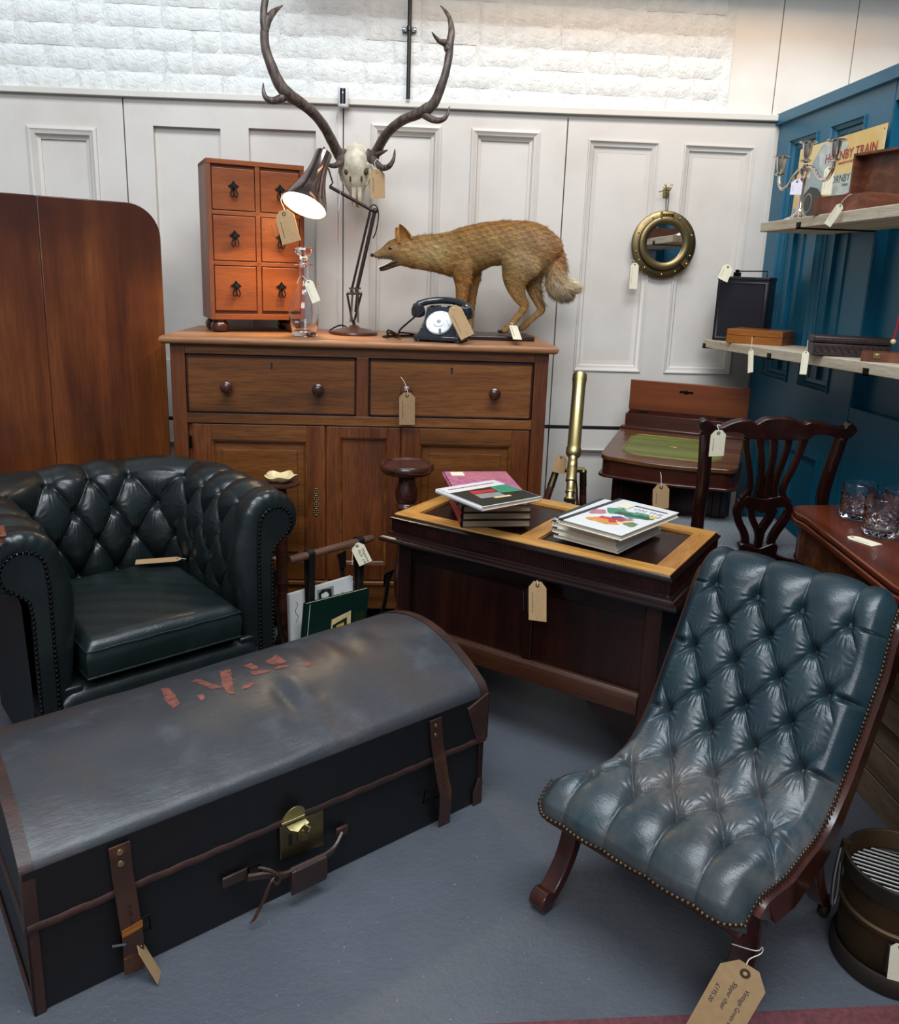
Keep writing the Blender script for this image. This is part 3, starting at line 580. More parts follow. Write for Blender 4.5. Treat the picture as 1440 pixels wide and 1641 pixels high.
# ================================================================ FOX MOUNT
FY = 3.05; FO = Vector((.30, FY, CZ))
def fp(x, y, dy=0): p = oy(580+x/3.789, 320+y/3.789, FY+dy); return p-FO
fx = thing('fox_mount', 'taxidermy red fox standing with open jaws on a dark wooden base, on the oak cupboard', 'taxidermy fox', FO)
B().box(-.13, .185, -.115, .10, 0, .016).build('base_board', 'darkmahog', fx, bevel=.004)
def loft(secs, seg=20):         # secs: (centre, half height, half width) lofted across the X axis
    b = B(); cs = [s[0] for s in secs]; P = []
    for i, (c, h, w) in enumerate(secs):
        t = (cs[min(i+1, len(cs)-1)]-cs[max(i-1, 0)]); t = Vector((t.x, t.y, t.z)).normalized(); yv = Vector((0, 1, 0)); yv = (yv-t*yv.dot(t)).normalized(); zv = t.cross(yv)
        P.append([c+yv*(w*math.cos(2*PI*k/seg))+zv*(h*math.sin(2*PI*k/seg)) for k in range(seg)])
    o = len(b.v); b.grid(P, wrapv=True); b.f += [tuple(o+k for k in range(seg))[::-1], tuple(o+(len(P)-1)*seg+k for k in range(seg))]
    return b
U = 1/3.789/1293.11*3.12      # crop pixels to metres at the fox
body = []
for x, t, bt, w in ((225, 248, 375, .030), (262, 236, 398, .038), (300, 232, 408, .038), (380, 222, 420, .040), (460, 216, 435, .046), (540, 202, 458, .054), (610, 184, 472, .060), (680, 164, 430, .062), (760, 146, 395, .060), (850, 137, 388, .060), (930, 137, 405, .064), (1010, 145, 440, .066), (1090, 168, 440, .062), (1150, 200, 400, .05), (1195, 245, 360, .034), (1212, 285, 330, .016)):
    body.append((fp(x, (t+bt)/2), (bt-t)/2*U, w*.9))
bb = loft(body, 24)
def limb(pts, dy, k=.72):
    b_ = loft([(fp(x, y, dy), w/2*U, w/2*U*k) for x, y, w in pts], 14) if 0 else B()
    P = smooth_path([tuple(fp(x, y, dy+(d if len(q) else 0)))+(w/2*U,) for (x, y, w, *q) in pts for d in [q[0] if q else 0]], 4)
    b_.tube([p[:3] for p in P], [(p[3]*k, p[3]) for p in P], 14, flat=(0, 1, 0)); return b_
limbs = [limb([(600, 380, 130), (605, 450, 112), (612, 520, 92), (606, 600, 72), (604, 680, 58), (602, 750, 52), (596, 800, 56), (570, 812, 44)], -.035),
         limb([(665, 400, 120), (672, 480, 90), (668, 560, 66), (664, 640, 50), (658, 720, 42), (652, 780, 44), (630, 795, 40)], .035),
         limb([(985, 330, 200), (960, 400, 230), (935, 470, 170), (935, 530, 118), (955, 590, 80), (985, 635, 58), (975, 670, 48), (940, 715, 44), (905, 760, 44), (872, 788, 46), (845, 798, 34)], -.034, .55),
         limb([(1030, 400, 190), (1030, 480, 120), (1048, 560, 84), (1072, 625, 58), (1090, 668, 50), (1062, 695, 42), (1015, 735, 42), (975, 775, 44), (948, 785, 34)], .036, .6)]
head = loft([(fp(66, 338), 10*U, .006), (fp(80, 337), 18*U, .010), (fp(110, 330), 24*U, .013), (fp(145, 318), 38*U, .018), (fp(175, 305), 52*U, .026), (fp(205, 303), 66*U, .034), (fp(240, 310), 76*U, .038), (fp(280, 316), 80*U, .036)], 20)
jaw = loft([(fp(104, 425), 9*U, .006), (fp(130, 420), 14*U, .010), (fp(170, 402), 17*U, .014), (fp(210, 380), 24*U, .020), (fp(250, 355), 40*U, .026)], 16)
tail = limb([(1180, 300, 60), (1190, 345, 84), (1186, 400, 112), (1178, 455, 122), (1180, 510, 134), (1205, 545, 130), (1245, 540, 118), (1278, 520, 100), (1292, 505, 60)], .0, .8)
allb = B()
for q in [bb, head, jaw, tail]+limbs: allb.add(q.v, q.f)
def ear(tipx, tipy, dy, b):
    base = fp(258, 250, dy); tip = fp(tipx, tipy, dy*1.35); ax = tip-base; z = ax.normalized(); x = Vector((1, 0, 0)); x = (x-z*x.dot(z)).normalized(); y = z.cross(x); P = []
    for i in range(7):
        t = i/6; r = .031*(1-t**2.0)+.001
        P.append([base+z*ax.length*t+x*r*math.cos(a)*.95+y*r*math.sin(a)*.75*(1 if dy < 0 else 1) for a in np.linspace(-.2 if dy < 0 else -1.0, PI+1.0 if dy < 0 else PI+.2, 14)])
    Q = [[p+(base+z*ax.length*i/6*.98-p)*.16 for p in row] for i, row in enumerate(P)]
    b.grid(P); b.grid(Q); n = len(P[0]); b.grid([P[-1], Q[-1]]); b.grid([[r[0] for r in P], [r[0] for r in Q]]); b.grid([[r[-1] for r in P], [r[-1] for r in Q]]); b.grid([P[0], Q[0]])
tmp = allb.build('fox_tmp', None, None); rm = tmp.modifiers.new('r', 'REMESH'); rm.mode = 'VOXEL'; rm.voxel_size = .0042; smm = tmp.modifiers.new('s', 'SMOOTH'); smm.iterations = 7; smm.factor = .5
dg = bpy.context.evaluated_depsgraph_get(); fme = bpy.data.meshes.new_from_object(tmp.evaluated_get(dg)); bpy.data.objects.remove(tmp)
fme.polygons.foreach_set('use_smooth', [True]*len(fme.polygons))
nv = len(fme.vertices); co = np.empty(nv*3); fme.vertices.foreach_get('co', co); co = co.reshape(-1, 3); no = np.empty(nv*3); fme.vertices.foreach_get('normal', no); no = no.reshape(-1, 3)
# coat colours in large patches
def pc(x, y): p = fp(x, y); return np.array([p.x, p.z])
def lin3(h): return np.array(lin(h)[:3])
def coatcol(P):
    n = len(P); c = np.tile(lin3('#a87a3c'), (n, 1)); X = P[:, 0]; Z = P[:, 2]
    def blob(x, y, rx, ry, colr, k=1.0):
        q = pc(x, y); d = ((X-q[0])/(rx*U))**2+((Z-q[1])/(ry*U))**2; w = (k*np.exp(-d))[:, None]; c[:] = c*(1-w)+lin3(colr)*w
    blob(800, 150, 420, 60, '#a46e2c', .8); blob(430, 350, 170, 70, '#c3a469', .8); blob(480, 300, 90, 60, '#c2a874', .6); blob(900, 330, 160, 120, '#b3935f', .8); blob(1000, 430, 130, 70, '#b59a68', .7); blob(1040, 260, 150, 90, '#98724a', .5)
    blob(600, 590, 90, 120, '#a4651b', .9); blob(660, 600, 60, 160, '#8f5f22', .7); blob(940, 590, 80, 70, '#9b6a2c', .6); blob(1190, 350, 70, 70, '#9a5c28', .8); blob(1160, 510, 70, 90, '#b09a77', .9); blob(1230, 590, 110, 50, '#5f5446', .8)
    blob(1275, 490, 62, 55, '#ddcda6', 1.0); blob(130, 345, 80, 30, '#c09a5c', .6); blob(180, 380, 60, 40, '#c9b184', .5); blob(720, 400, 150, 40, '#8c6a3c', .6); blob(200, 250, 60, 30, '#96652c', .6); blob(180, 297, 26, 20, '#d2b98a', .45)
    blob(640, 780, 60, 50, '#c8b48c', .5); blob(110, 425, 60, 16, '#33241c', .9); blob(160, 402, 50, 14, '#3a281e', .8); blob(620, 240, 200, 50, '#9c7436', .6); blob(700, 330, 90, 60, '#94703c', .5); blob(560, 350, 60, 60, '#a37434', .6)
    return c
ca = fme.color_attributes.new('coat', 'FLOAT_COLOR', 'POINT'); cc = np.ones((nv, 4)); cc[:, :3] = coatcol(co)*.55; ca.data.foreach_set('color', cc.ravel())
t = NT('fox_coat', .8); at_ = t.n('ShaderNodeAttribute', attribute_name='coat'); v = t.coord((1, 1, 1)); f = t.noise(t.coord((.3, 1, 1)), 120, 4)
t.col(t.mix(1.0, at_.outputs['Color'], t.ramp(f, [(.3, (.6, .6, .6, 1)), (.7, (1, 1, 1, 1))]), 'MULTIPLY')); t.bump(f, .6, .003); M['coat'] = t.m
fme.materials.append(M['coat']); fb_ = bpy.data.objects.new('body', fme); COL.objects.link(fb_); fb_.parent = fx
# hair lies backwards and down over the skin
tri = []; fme.calc_loop_triangles(); lt = np.empty(len(fme.loop_triangles)*3, int); fme.loop_triangles.foreach_get('vertices', lt); lt = lt.reshape(-1, 3)
A_, B_, C_ = co[lt[:, 0]], co[lt[:, 1]], co[lt[:, 2]]; ar = np.linalg.norm(np.cross(B_-A_, C_-A_), axis=1); NH = 90000
pick = rng.choice(len(lt), NH, p=ar/ar.sum()); u = rng.random((NH, 2)); fl2 = u.sum(1) > 1; u[fl2] = 1-u[fl2]
root_ = A_[pick]+(B_[pick]-A_[pick])*u[:, :1]+(C_[pick]-A_[pick])*u[:, 1:]; nn_ = no[lt[pick, 0]]
head_x = fp(230, 300).x; tailc = pc(1215, 520)
flow = np.tile(np.array([1.0, 0, -.28]), (NH, 1)); legz = fp(600, 500).z; leg = root_[:, 2] < legz; flow[leg] = np.array([.15, 0, -1.0])
tl = np.hypot(root_[:, 0]-tailc[0], root_[:, 2]-tailc[1]) < 150*U; flow[tl] = np.array([.35, 0, -.8])
tip_ = np.hypot(root_[:, 0]-pc(1285, 510)[0], root_[:, 2]-pc(1285, 510)[1]) < 60*U; flow[tip_] = np.array([.7, 0, -.1])
ln = np.full(NH, .014); ln[root_[:, 0] < head_x] = .0045; ln[leg] = .0055; ln[tl] = .021; ln[(root_[:, 0] > fp(880, 0).x) & (~leg) & (~tl)] = .014
ln[(root_[:, 0] < fp(160, 0).x)] = .0022
keep = ~((root_[:, 0] < fp(215, 0).x) & (root_[:, 2] < fp(0, 372).z) & (np.abs(root_[:, 1]) < .02)); low = root_[:, 2] < .03; ln[low] = .003
fl_t = flow-nn_*(flow*nn_).sum(1)[:, None]; fl_t /= np.linalg.norm(fl_t, axis=1)[:, None]+1e-6
clump = np.sin(root_[:, 0]*210+root_[:, 2]*170)+np.sin(root_[:, 2]*330-root_[:, 0]*90); fl_t += np.stack([0*clump, 0*clump, clump*.22], 1)+rng.normal(0, .16, (NH, 3))
tipp = root_+(fl_t*.92+nn_*(.30+.10*clump[:, None]+tl[:, None]*.35))*(ln*rng.uniform(.6, 1.15, NH))[:, None]
sd2 = np.cross(fl_t, nn_); sd2 /= np.linalg.norm(sd2, axis=1)[:, None]+1e-6; wd = .00042
V_ = np.stack([root_-sd2*wd, root_+sd2*wd, tipp], 1)[keep]; n3 = len(V_); hm = bpy.data.meshes.new('fur'); hm.vertices.add(n3*3); hm.vertices.foreach_set('co', V_.reshape(-1)); hm.loops.add(n3*3); hm.loops.foreach_set('vertex_index', np.arange(n3*3)); hm.polygons.add(n3); hm.polygons.foreach_set('loop_start', np.arange(0, n3*3, 3)); hm.update()
hc = coatcol(root_[keep])*rng.uniform(.62, 1.45, (n3, 1))*(1+.16*np.sin(root_[keep][:, :1]*75+root_[keep][:, 2:]*120+np.sin(root_[keep][:, 2:]*60)*2)); dk = rng.random(n3) < .06; hc[dk] *= .35; ca = hm.color_attributes.new('coat', 'FLOAT_COLOR', 'POINT'); cc = np.ones((n3*3, 4)); cc[:, :3] = np.repeat(hc, 3, 0); ca.data.foreach_set('color', cc.ravel())
t = NT('fox_fur', .55); at_ = t.n('ShaderNodeAttribute', attribute_name='coat'); t.l(at_.outputs['Color'], t.b.inputs['Base Color']); hm.materials.append(t.m)
fu = bpy.data.objects.new('fur', hm); COL.objects.link(fu); fu.parent = fx; fu['kind'] = 'stuff'
M['ear'] = plain('ear_fur', '#a8763a', .8, var=.3, sc=90, bump=.5)
for tx, ty, dy in ((228, 146, -.022), (203, 168, .026)):
    b = B(); ear(tx, ty, dy, b); b.build('ear', 'ear', fx)
B().sph(fp(61, 337), (.0068, .0075, .0068), 12, 8).build('nose', 'nose', fx)
for s_ in (-1, 1): B().sph(fp(176, 296)+Vector((0, s_*.0235, 0)), (.0075, .005, .0068), 14, 10).build('eye', 'eye', fx)
b = B()
for x, y, hgt, dn in ((95, 357, .010, 1), (112, 356, .004, 1), (128, 353, .004, 1), (145, 352, .004, 1), (160, 354, .005, 1), (104, 412, .009, -1), (120, 404, .004, -1), (135, 397, .004, -1), (150, 390, .004, -1), (165, 383, .004, -1), (180, 376, .004, -1)):
    for s_ in (-1, 1):
        p = fp(x, y)+Vector((0, s_*(.007+.00006*x), 0)); b.tube([p, p+Vector((0, 0, -hgt*dn))], [.0022, .0005], 6)
b.build('teeth', 'tooth', fx)
for s_ in (-1, 1):
    b = B(); b.tube(smooth_path([fp(92, 360)+Vector((0, s_*.009, 0)), fp(130, 357)+Vector((0, s_*.014, 0)), fp(180, 362)+Vector((0, s_*.022, 0)), fp(216, 376)+Vector((0, s_*.026, 0)), fp(180, 386)+Vector((0, s_*.019, 0)), fp(135, 404)+Vector((0, s_*.013, 0)), fp(104, 417)+Vector((0, s_*.006, 0))], 5), .0022, 7); b.build('lip', 'mouth', fx)
    B().tube([fp(176, 296)+Vector((.009*math.cos(a), s_*.0245, .0062*math.sin(a))) for a in np.linspace(0, 2*PI, 15)[:-1]], .0012, 6, closed=True).build('eyelid', 'mouth', fx)
loft([(fp(112, 412), .0012, .006), (fp(150, 396), .0018, .010), (fp(190, 380), .003, .014), (fp(212, 366), .006, .015)], 12).build('tongue', 'mouth', fx)
b = B()
for x, y, dy in ((845, 798, -.034), (948, 785, .036)):
    for k in range(4):
        p = fp(x, y, dy)+Vector((-.004, (k-1.5)*.008, -.002)); b.sph(p, (.009, .0045, .006), 8, 6)
b.split('toe', 'coat', fx)

# ================================================================ ANTLERS AND SKULL
SY = 3.16; SO = Vector((-.183, SY, 1.66))
def sp(x, y, Y=SY): return oy(300+x/2.93, y/2.93, Y)-SO
sk = thing('antler_mount', 'stag skull with wide branching antlers hung high on the white doors above the lamp', 'antlers', SO)
secs = [(790, 672, 30, 3.20, .02), (792, 690, 72, 3.17, .045), (792, 730, 112, 3.15, .07), (790, 775, 118, 3.15, .075), (788, 815, 138, 3.15, .06), (788, 850, 122, 3.15, .05), (790, 880, 84, 3.15, .04), (795, 910, 62, 3.16, .030), (798, 945, 52, 3.165, .024), (800, 968, 44, 3.17, .016)]
b = B(); P = []; q = 3.28/2.93/1293
for x, y, w, Y, d in secs:
    c = sp(x, y, Y); P.append([c+Vector((w/2*q*math.cos(a)*(1+.06*math.sin(5*a)), d*math.sin(a)*(.8 if math.sin(a) > 0 else 1), .004*math.sin(3*a))) for a in np.linspace(0, 2*PI, 28)[:-1]])
n = len(P[0]); o = 0; b.grid(P, wrapv=True); b.f += [tuple(range(n))[::-1], tuple((len(P)-1)*n+k for k in range(n))]; b.build('skull', 'bone', sk, ang=70)
b = B(); [b.tube(smooth_path([sp(x, 880, 3.12), sp(x+1, 930, 3.125), sp(x+2, 975, 3.14)], 4), [.010, .010, .009, .009, .008, .007, .006, .004, .003], 8) for x in (782, 808)]; b.build('nasal_bone', 'bone', sk)
b = B()
for s_, x0, x1 in ((-1, 745, 722), (1, 835, 858)):
    b.tube(smooth_path([sp(x0, 770, 3.12), sp(x1, 790, 3.13), sp(x1-s_*3, 830, 3.13), sp(x0+s_*3, 868, 3.13)], 4), [.012]*3+[.010]*4+[.008]*4+[.007]*2, 8)
b.build('cheek_bone', 'bone', sk)
b = B(); [b.sph(sp(x, 805, 3.105), (.010, .012, .013), 12, 8) for x in (748, 838)]; [b.sph(sp(x, 838, 3.10), (.004, .006, .010), 8, 6) for x in (765, 818)]; b.build('eye_socket', 'socket', sk)
r0 = q
def ant(pts, name='antler'):
    P = smooth_path([tuple(sp(x, y, Y))+(r*r0,) for x, y, Y, r in pts], 5); b = B(); b.tube([p[:3] for p in P], [max(.0008, p[3]*(1+.02*math.sin(i*1.3))) for i, p in enumerate(P)], 14); return b
def merge(bs, name, mat):
    a = B(); [a.add(x.v, x.f) for x in bs]; return a.build(name, mat, sk, ang=80)
La = merge([ant([(738, 728, 3.14, 20), (722, 733, 3.13, 27), (700, 705, 3.11, 22), (680, 665, 3.08, 21), (640, 592, 3.02, 20), (590, 530, 2.97, 20), (530, 482, 2.93, 21), (470, 440, 2.90, 24), (430, 390, 2.89, 22), (395, 310, 2.88, 19), (368, 230, 2.88, 17), (362, 160, 2.88, 16), (370, 110, 2.89, 17), (385, 80, 2.90, 15), (412, 50, 2.92, 10), (447, 26, 2.95, 2)]),
    ant([(366, 150, 2.88, 15), (358, 110, 2.88, 13), (358, 60, 2.89, 13), (364, 10, 2.90, 13), (374, -50, 2.92, 12), (392, -120, 2.95, 8), (410, -160, 2.97, 2)]),
    ant([(470, 445, 2.90, 18), (435, 465, 2.89, 16), (400, 473, 2.87, 13), (370, 460, 2.86, 10), (358, 430, 2.86, 7), (357, 390, 2.87, 2)]),
    ant([(722, 740, 3.12, 20), (716, 762, 3.09, 15), (695, 777, 3.05, 11), (665, 776, 3.02, 8), (640, 762, 3.0, 5), (625, 735, 2.99, 2)])], 'antler', 'antler')
Ra = merge([ant([(852, 735, 3.14, 20), (868, 738, 3.13, 27), (890, 708, 3.11, 21), (918, 655, 3.07, 20), (955, 608, 3.02, 19), (1010, 565, 2.97, 19), (1070, 540, 2.93, 20), (1125, 512, 2.91, 22), (1160, 480, 2.90, 19), (1190, 410, 2.89, 17), (1213, 340, 2.89, 15), (1228, 260, 2.90, 15), (1232, 205, 2.90, 15), (1240, 150, 2.91, 13), (1232, 90, 2.93, 9), (1210, 50, 2.95, 6), (1187, 26, 2.96, 2)]),
    ant([(1226, 235, 2.90, 16), (1212, 205, 2.90, 14), (1185, 195, 2.88, 9), (1165, 175, 2.87, 6), (1148, 150, 2.86, 2)]),
    ant([(1105, 530, 2.92, 18), (1140, 556, 2.90, 14), (1175, 566, 2.88, 12), (1205, 558, 2.87, 9), (1222, 535, 2.87, 6), (1230, 500, 2.88, 2)]),
    ant([(876, 745, 3.12, 18), (888, 768, 3.08, 15), (915, 788, 3.04, 13), (945, 782, 3.01, 11), (965, 755, 3.0, 8), (972, 725, 3.0, 5), (974, 700, 3.0, 2)]),
    ant([(895, 722, 3.10, 12), (915, 715, 3.08, 8), (940, 705, 3.07, 2)])], 'antler', 'antler')
b = B(); [b.lathe([(20*r0, -.006), (30*r0, -.002), (31*r0, .004), (22*r0, .008)], 18, sp(x, 733, 3.135), zto(Vector((sx, -.3, .35)))) for x, sx in ((733, -1), (858, 1))]; b.build('burr', 'antler', sk)
b = B(); b.tube([sp(785, 700, 3.19), sp(785, 700, 3.30)], .006, 8); b.build('hook', 'iron', sk)
# ================================================================ PORTHOLE MIRROR
pm = thing('porthole_mirror', 'round brass porthole mirror with riveted rim hanging by a cord on the white doors', 'mirror', (1.038, WY-.022, 1.443))
PR = .130; Ry = rotm((1, 0, 0), (0, 0, 1), (0, -1, 0)); Z0 = (0, 0, 0)
B().lathe([(.082, -.012), (PR-.002, -.012), (PR, -.008), (PR, 0), (PR-.004, .004), (.104, .006), (.100, .003), (.086, .003)], 64, Z0, Ry, False).build('rim', 'brassdk', pm)
B().lathe([(.080, .004), (.101, .004), (.104, .010), (.101, .018), (.094, .021), (.078, .019), (.073, .014), (.0725, .006)], 64, (0, 0, .004), Ry, False).build('window_ring', 'brassdk', pm)
mo_ = B(); mo_.lathe([(0, .009), (.074, .009)], 64, (0, 0, .004), Ry, False).build('mirror_glass', 'mirror', pm).rotation_euler = (0, 0, 0)
rv = B().sph(Z0, (.0045, .0045, .0035), 12, 8, Ry).data('rivet', 'polbrass')
for a in (62, 118, 20, 158, 195, 213, -20, -62, -90, -128): share(rv, 'rivet', pm, (.115*math.cos(math.radians(a)), -.006, .115*math.sin(math.radians(a))))
b = B(); b.box(-.026, -.021, -.024, .004, .098, .124); b.box(.021, .026, -.024, .004, .098, .124); b.lathe([(.004, -.026), (.004, .026)], 10, (0, -.014, .116), rotm((0, 0, 1), (0, 1, 0), (1, 0, 0))); b.box(-.02, .02, -.012, .002, .100, .120); b.build('hinge', 'brassdk', pm, bevel=.001)
b = B(); R2 = Matrix.Rotation(math.radians(38), 3, 'Y'); 
b.ext([(-.014, .09), (.014, .09), (.014, .128), (-.014, .128)], lambda u, v, t: Matrix.Rotation(math.radians(128), 3, 'Y')@Vector((u, -t, v)), .004, .016); b.sph(Matrix.Rotation(math.radians(128), 3, 'Y')@Vector((0, -.018, .118)), (.008, .008, .008), 12, 8); b.build('latch', 'brassdk', pm, bevel=.002)
hk = thing('coat_hook', 'small brass double hook screwed to the white door above the porthole', 'hook', (1.034, WY-.003, 1.645))
b = B(); b.box(-.012, .012, -.004, .003, -.02, .02); b.build('plate', 'polbrass', hk, bevel=.002)
b = B(); [b.tube(smooth_path([(0, -.004, 0), (sx*.004, -.02, .0), (sx*.010, -.028, .014), (sx*.012, -.026, .022)], 4), .0028, 7) for sx in (-1, 1)]; [b.sph((sx*.012, -.026, .023), .0048, 8, 6) for sx in (-1, 1)]; b.tube(smooth_path([(0, -.004, -.004), (0, -.022, -.012), (0, -.026, .0)], 4), .003, 7); b.build('prong', 'polbrass', hk)
b = B(); b.tube(smooth_path([(0, -.024, 0), (-.004, -.024, -.03), (.0, -.02, -.070), (.004, -.02, -.095), (.006, -.022, -.05), (.003, -.024, 0), (-.012, -.024, .003), (-.036, -.022, -.004)], 5), .0016, 6); co_ = b.build('hanging_cord', 'blackstrap', hk)

# ================================================================ SHELVES AND WHAT STANDS ON THEM
SX = 1.22
def shz(y): return 1.084+(3.05-y)*.028
us = thing('shelf', 'upper pale rough-sawn plank shelf on the teal wall', 'shelf', (SX, 2.81, 1.476), 0, 'plank shelves on the teal wall')
B().box(0, TX-SX-.001, -1.25, 0, 0, .031).build('board', 'shelf', us, bevel=.002, smooth=False)
def bracket(par, y, z0, z1, fx_=-.003):
    b = B(); b.box(fx_, .012, y-.010, y+.010, z0-.003, z1+.004) if 0 else None
    b.box(-.004, 0, y-.011, y+.011, z0-.004, z0+.016); b.box(-.004, TX-SX-.001, y-.011, y+.011, z0-.004, z0); b.build('bracket', 'iron', par, smooth=False)
for y in (-.28, -.98): bracket(us, y, 0, .031)
ls = thing('shelf', 'lower pale rough-sawn plank shelf on the teal wall', 'shelf', (SX, 3.22, shz(3.22)-.031), (math.atan(-.028), 0, 0), 'plank shelves on the teal wall')
B().box(0, TX-SX-.001, -1.65, 0, 0, .031).build('board', 'shelf', ls, bevel=.002, smooth=False)
for y in (-.012, -.60, -1.17): bracket(ls, y, 0, .031)
b = B(); b.box(TX-SX-.02, TX-SX-.001, -.72, -.69, .04, .07); b.build('wall_clip', 'iron', ls)

# candelabra
UZ = 1.507
cn = thing('candelabra', 'silver three-branch candelabra at the far end of the upper shelf', 'candelabra', (1.305, 2.715, UZ))
B().lathe([(.050, 0), (.052, .004), (.046, .009), (.030, .016), (.014, .028), (.008, .045), (.0065, .07), (.0075, .10), (.011, .13), (.013, .136), (.008, .142), (.012, .150), (.018, .158), (.019, .166), (.012, .172), (.008, .18)], 32).build('stem', 'silver', cn)
def cup(c):
    B().lathe([(.006, -.012), (.016, -.008), (.018, -.005), (.008, 0), (.010, .006), (.0125, .012), (.0165, .045), (.028, .049), (.0285, .052), (.016, .053), (.014, .048), (.010, .02), (0, .018)], 26, c, None, False).build('candle_cup', 'silver', cn)
cup((0, 0, .197)); 
for s_ in (-1, 1):
    e_ = Vector((.0 if s_ > 0 else .0, s_*.183, 0)); b = B()
    b.tube(smooth_path([(0, 0, .16), (0, s_*.03, .168), (0, s_*.065, .155), (0, s_*.105, .125), (0, s_*.150, .118), (0, s_*.178, .140), (0, s_*.183, .166)], 6), .0062, 10); b.build('branch', 'silver', cn); cup((0, s_*.183, .176))
# tin sign leaning on the wall
S0 = Vector((1.43, 3.035, UZ)); sg = thing('tin_sign', 'rectangular printed tin sign with a steam locomotive, leaning on the teal wall behind the candelabra', 'sign', S0)
sx_, sy_ = Vector((0, -1, 0)), Vector((.022, 0, 1)).normalized(); sn_ = Vector((-1, 0, .022)); SWd, SHt = .54, .276
def sgp(u, v, o=0): return sx_*u+sy_*v+sn_*o
B().ext([(0, 0), (SWd, 0), (SWd, SHt), (0, SHt)], sgp, 0, .002).build('plate', 'sign', sg, smooth=False)
def printed(parent, mat, poly, fn, lift, name='printed_picture', th=.0003): return B().ext(poly, fn, lift, lift+th).build(name, mat, parent, smooth=False)
def blobp(cx, cy, rx, ry, n=18, wob=.15, k=0): return [(cx+rx*math.cos(a)*(1+wob*math.sin(3*a+k)), cy+ry*math.sin(a)*(1+wob*math.cos(4*a+k))) for a in [2*PI*i/n for i in range(n)]]
for q in ((.17, .17, .07, .09, 0), (.22, .225, .08, .045, 1), (.12, .12, .06, .06, 2), (.27, .25, .06, .024, 3)): printed(sg, 'p_sky' if q[4] % 2 else 'p_smoke', blobp(q[0], q[1], q[2], q[3], k=q[4]), sgp, .0021+.0002*q[4])
printed(sg, 'p_sky', [(.25, .02), (.40, .02), (.40, .15), (.25, .16)], sgp, .0030)
printed(sg, 'p_smoke', [(0.004, .004), (.10, .004), (.07, .06), (.01, .07)], sgp, .0031)
printed(sg, 'p_dark', [(.07, .02), (.20, .03), (.21, .10), (.17, .125), (.12, .135), (.075, .11), (.06, .06)], sgp, .0034)
printed(sg, 'p_grey', blobp(.115, .08, .03, .034, wob=0), sgp, .0038); printed(sg, 'p_dark', blobp(.115, .08, .025, .029, wob=0), sgp, .0042)
printed(sg, 'p_red', [(.03, .012), (.12, .012), (.12, .026), (.03, .026)], sgp, .0044); printed(sg, 'p_red', [(.27, .02), (.40, .03), (.40, .095), (.33, .085), (.27, .05)], sgp, .0040); printed(sg, 'p_cream', [(.29, .055), (.39, .075), (.39, .085), (.29, .062)], sgp, .0044)
def tsg(s, size, u, v, mat, slope=.0):
    mm = frame(sgp(u, v, .0034), sx_+sy_*slope, sy_-sx_*slope, sn_); text(s, size, mm, mat, sg, 'lettering', .0003)
tsg('HORNBY TRAIN', .043, .195, .202, 'redink'); tsg('TRAINS AND ACCESSORIES', .009, .285, .188, 'redink'); tsg('HORNBY', .034, .235, .13, 'ink'); tsg('TRAINS', .012, .33, .115, 'ink')
B().lathe([(.0025, 0), (.0025, .0004)], 10, sgp(SWd-.012, SHt-.014, .0022), rotm(sx_, sy_, sn_)).build('nail_hole', 'blackmatte', sg)
# open wooden box with its lid up
ob = thing('open_box', 'rosewood box standing open with its lid up, on the upper shelf beside the candelabra', 'box', (1.213, 2.44, UZ), -1.30)
w_, d_, h_ = .205, .155, .050; b = B(); b.box(0, w_, 0, .008, 0, h_); b.box(0, w_, d_-.008, d_, 0, h_); b.box(0, .008, .008, d_-.008, 0, h_); b.box(w_-.008, w_, .008, d_-.008, 0, h_); b.box(.008, w_-.008, .008, d_-.008, 0, .006); b.build('body', 'boxwooddk', ob, smooth=False)
b = B(); L0, L1, Hh = -.02, .26, .135
b.box(L0, L1, d_+.022, d_+.028, h_, h_+Hh); b.box(L0, L1, d_-.012, d_+.022, h_+Hh-.007, h_+Hh); b.box(L0, L0+.007, d_-.012, d_+.022, h_, h_+Hh-.007); b.box(L1-.007, L1, d_-.012, d_+.022, h_, h_+Hh-.007); b.box(L0+.007, L1-.007, d_-.012, d_+.022, h_, h_+.005); b.build('lid', 'boxwooddk', ob, smooth=False)
b = B(); b.lathe([(.0025, -.01), (.0025, .01)], 8, (.05, d_, h_), rotm((0, 0, 1), (0, 1, 0), (1, 0, 0))); b.build('hinge', 'brass', ob)
# lower shelf: black tin, brown box, carved box, clasped box
tn = thing('black_tin', 'tall black painted tin box with a folding wire handle, far end of the lower shelf', 'tin', (1.226, 3.155, shz(3.155)+.001), -.70)
w_, d_, h_ = .195, .095, .245; b = B(); b.box(0, w_, 0, d_, 0, h_); b.build('body', 'tinblack', tn, bevel=.004)
b = B(); b.box(-.002, w_+.002, -.002, d_+.002, h_-.012, h_+.001); b.build('lid', 'tinblack', tn, bevel=.003)
moulding(.006, w_-.006, .006, h_-.018, .01, [(0, 0), (.5, .0025), (1, 0)], lambda x, z, o: (x, -o, z)).build('pressed_panel', 'tinblack', tn)
b = B(); b.tube([(.06, d_/2, h_+.002), (.06, d_/2, h_+.022), (.17, d_/2, h_+.024), (.17, d_/2, h_+.002)], .0022, 8); b.build('handle', 'iron', tn)
b = B(); b.box(.045, .068, d_/2-.012, d_/2+.012, h_, h_+.018); b.box(.05, .062, d_/2-.008, d_/2+.008, h_+.018, h_+.028); b.build('latch', 'iron', tn, bevel=.002)
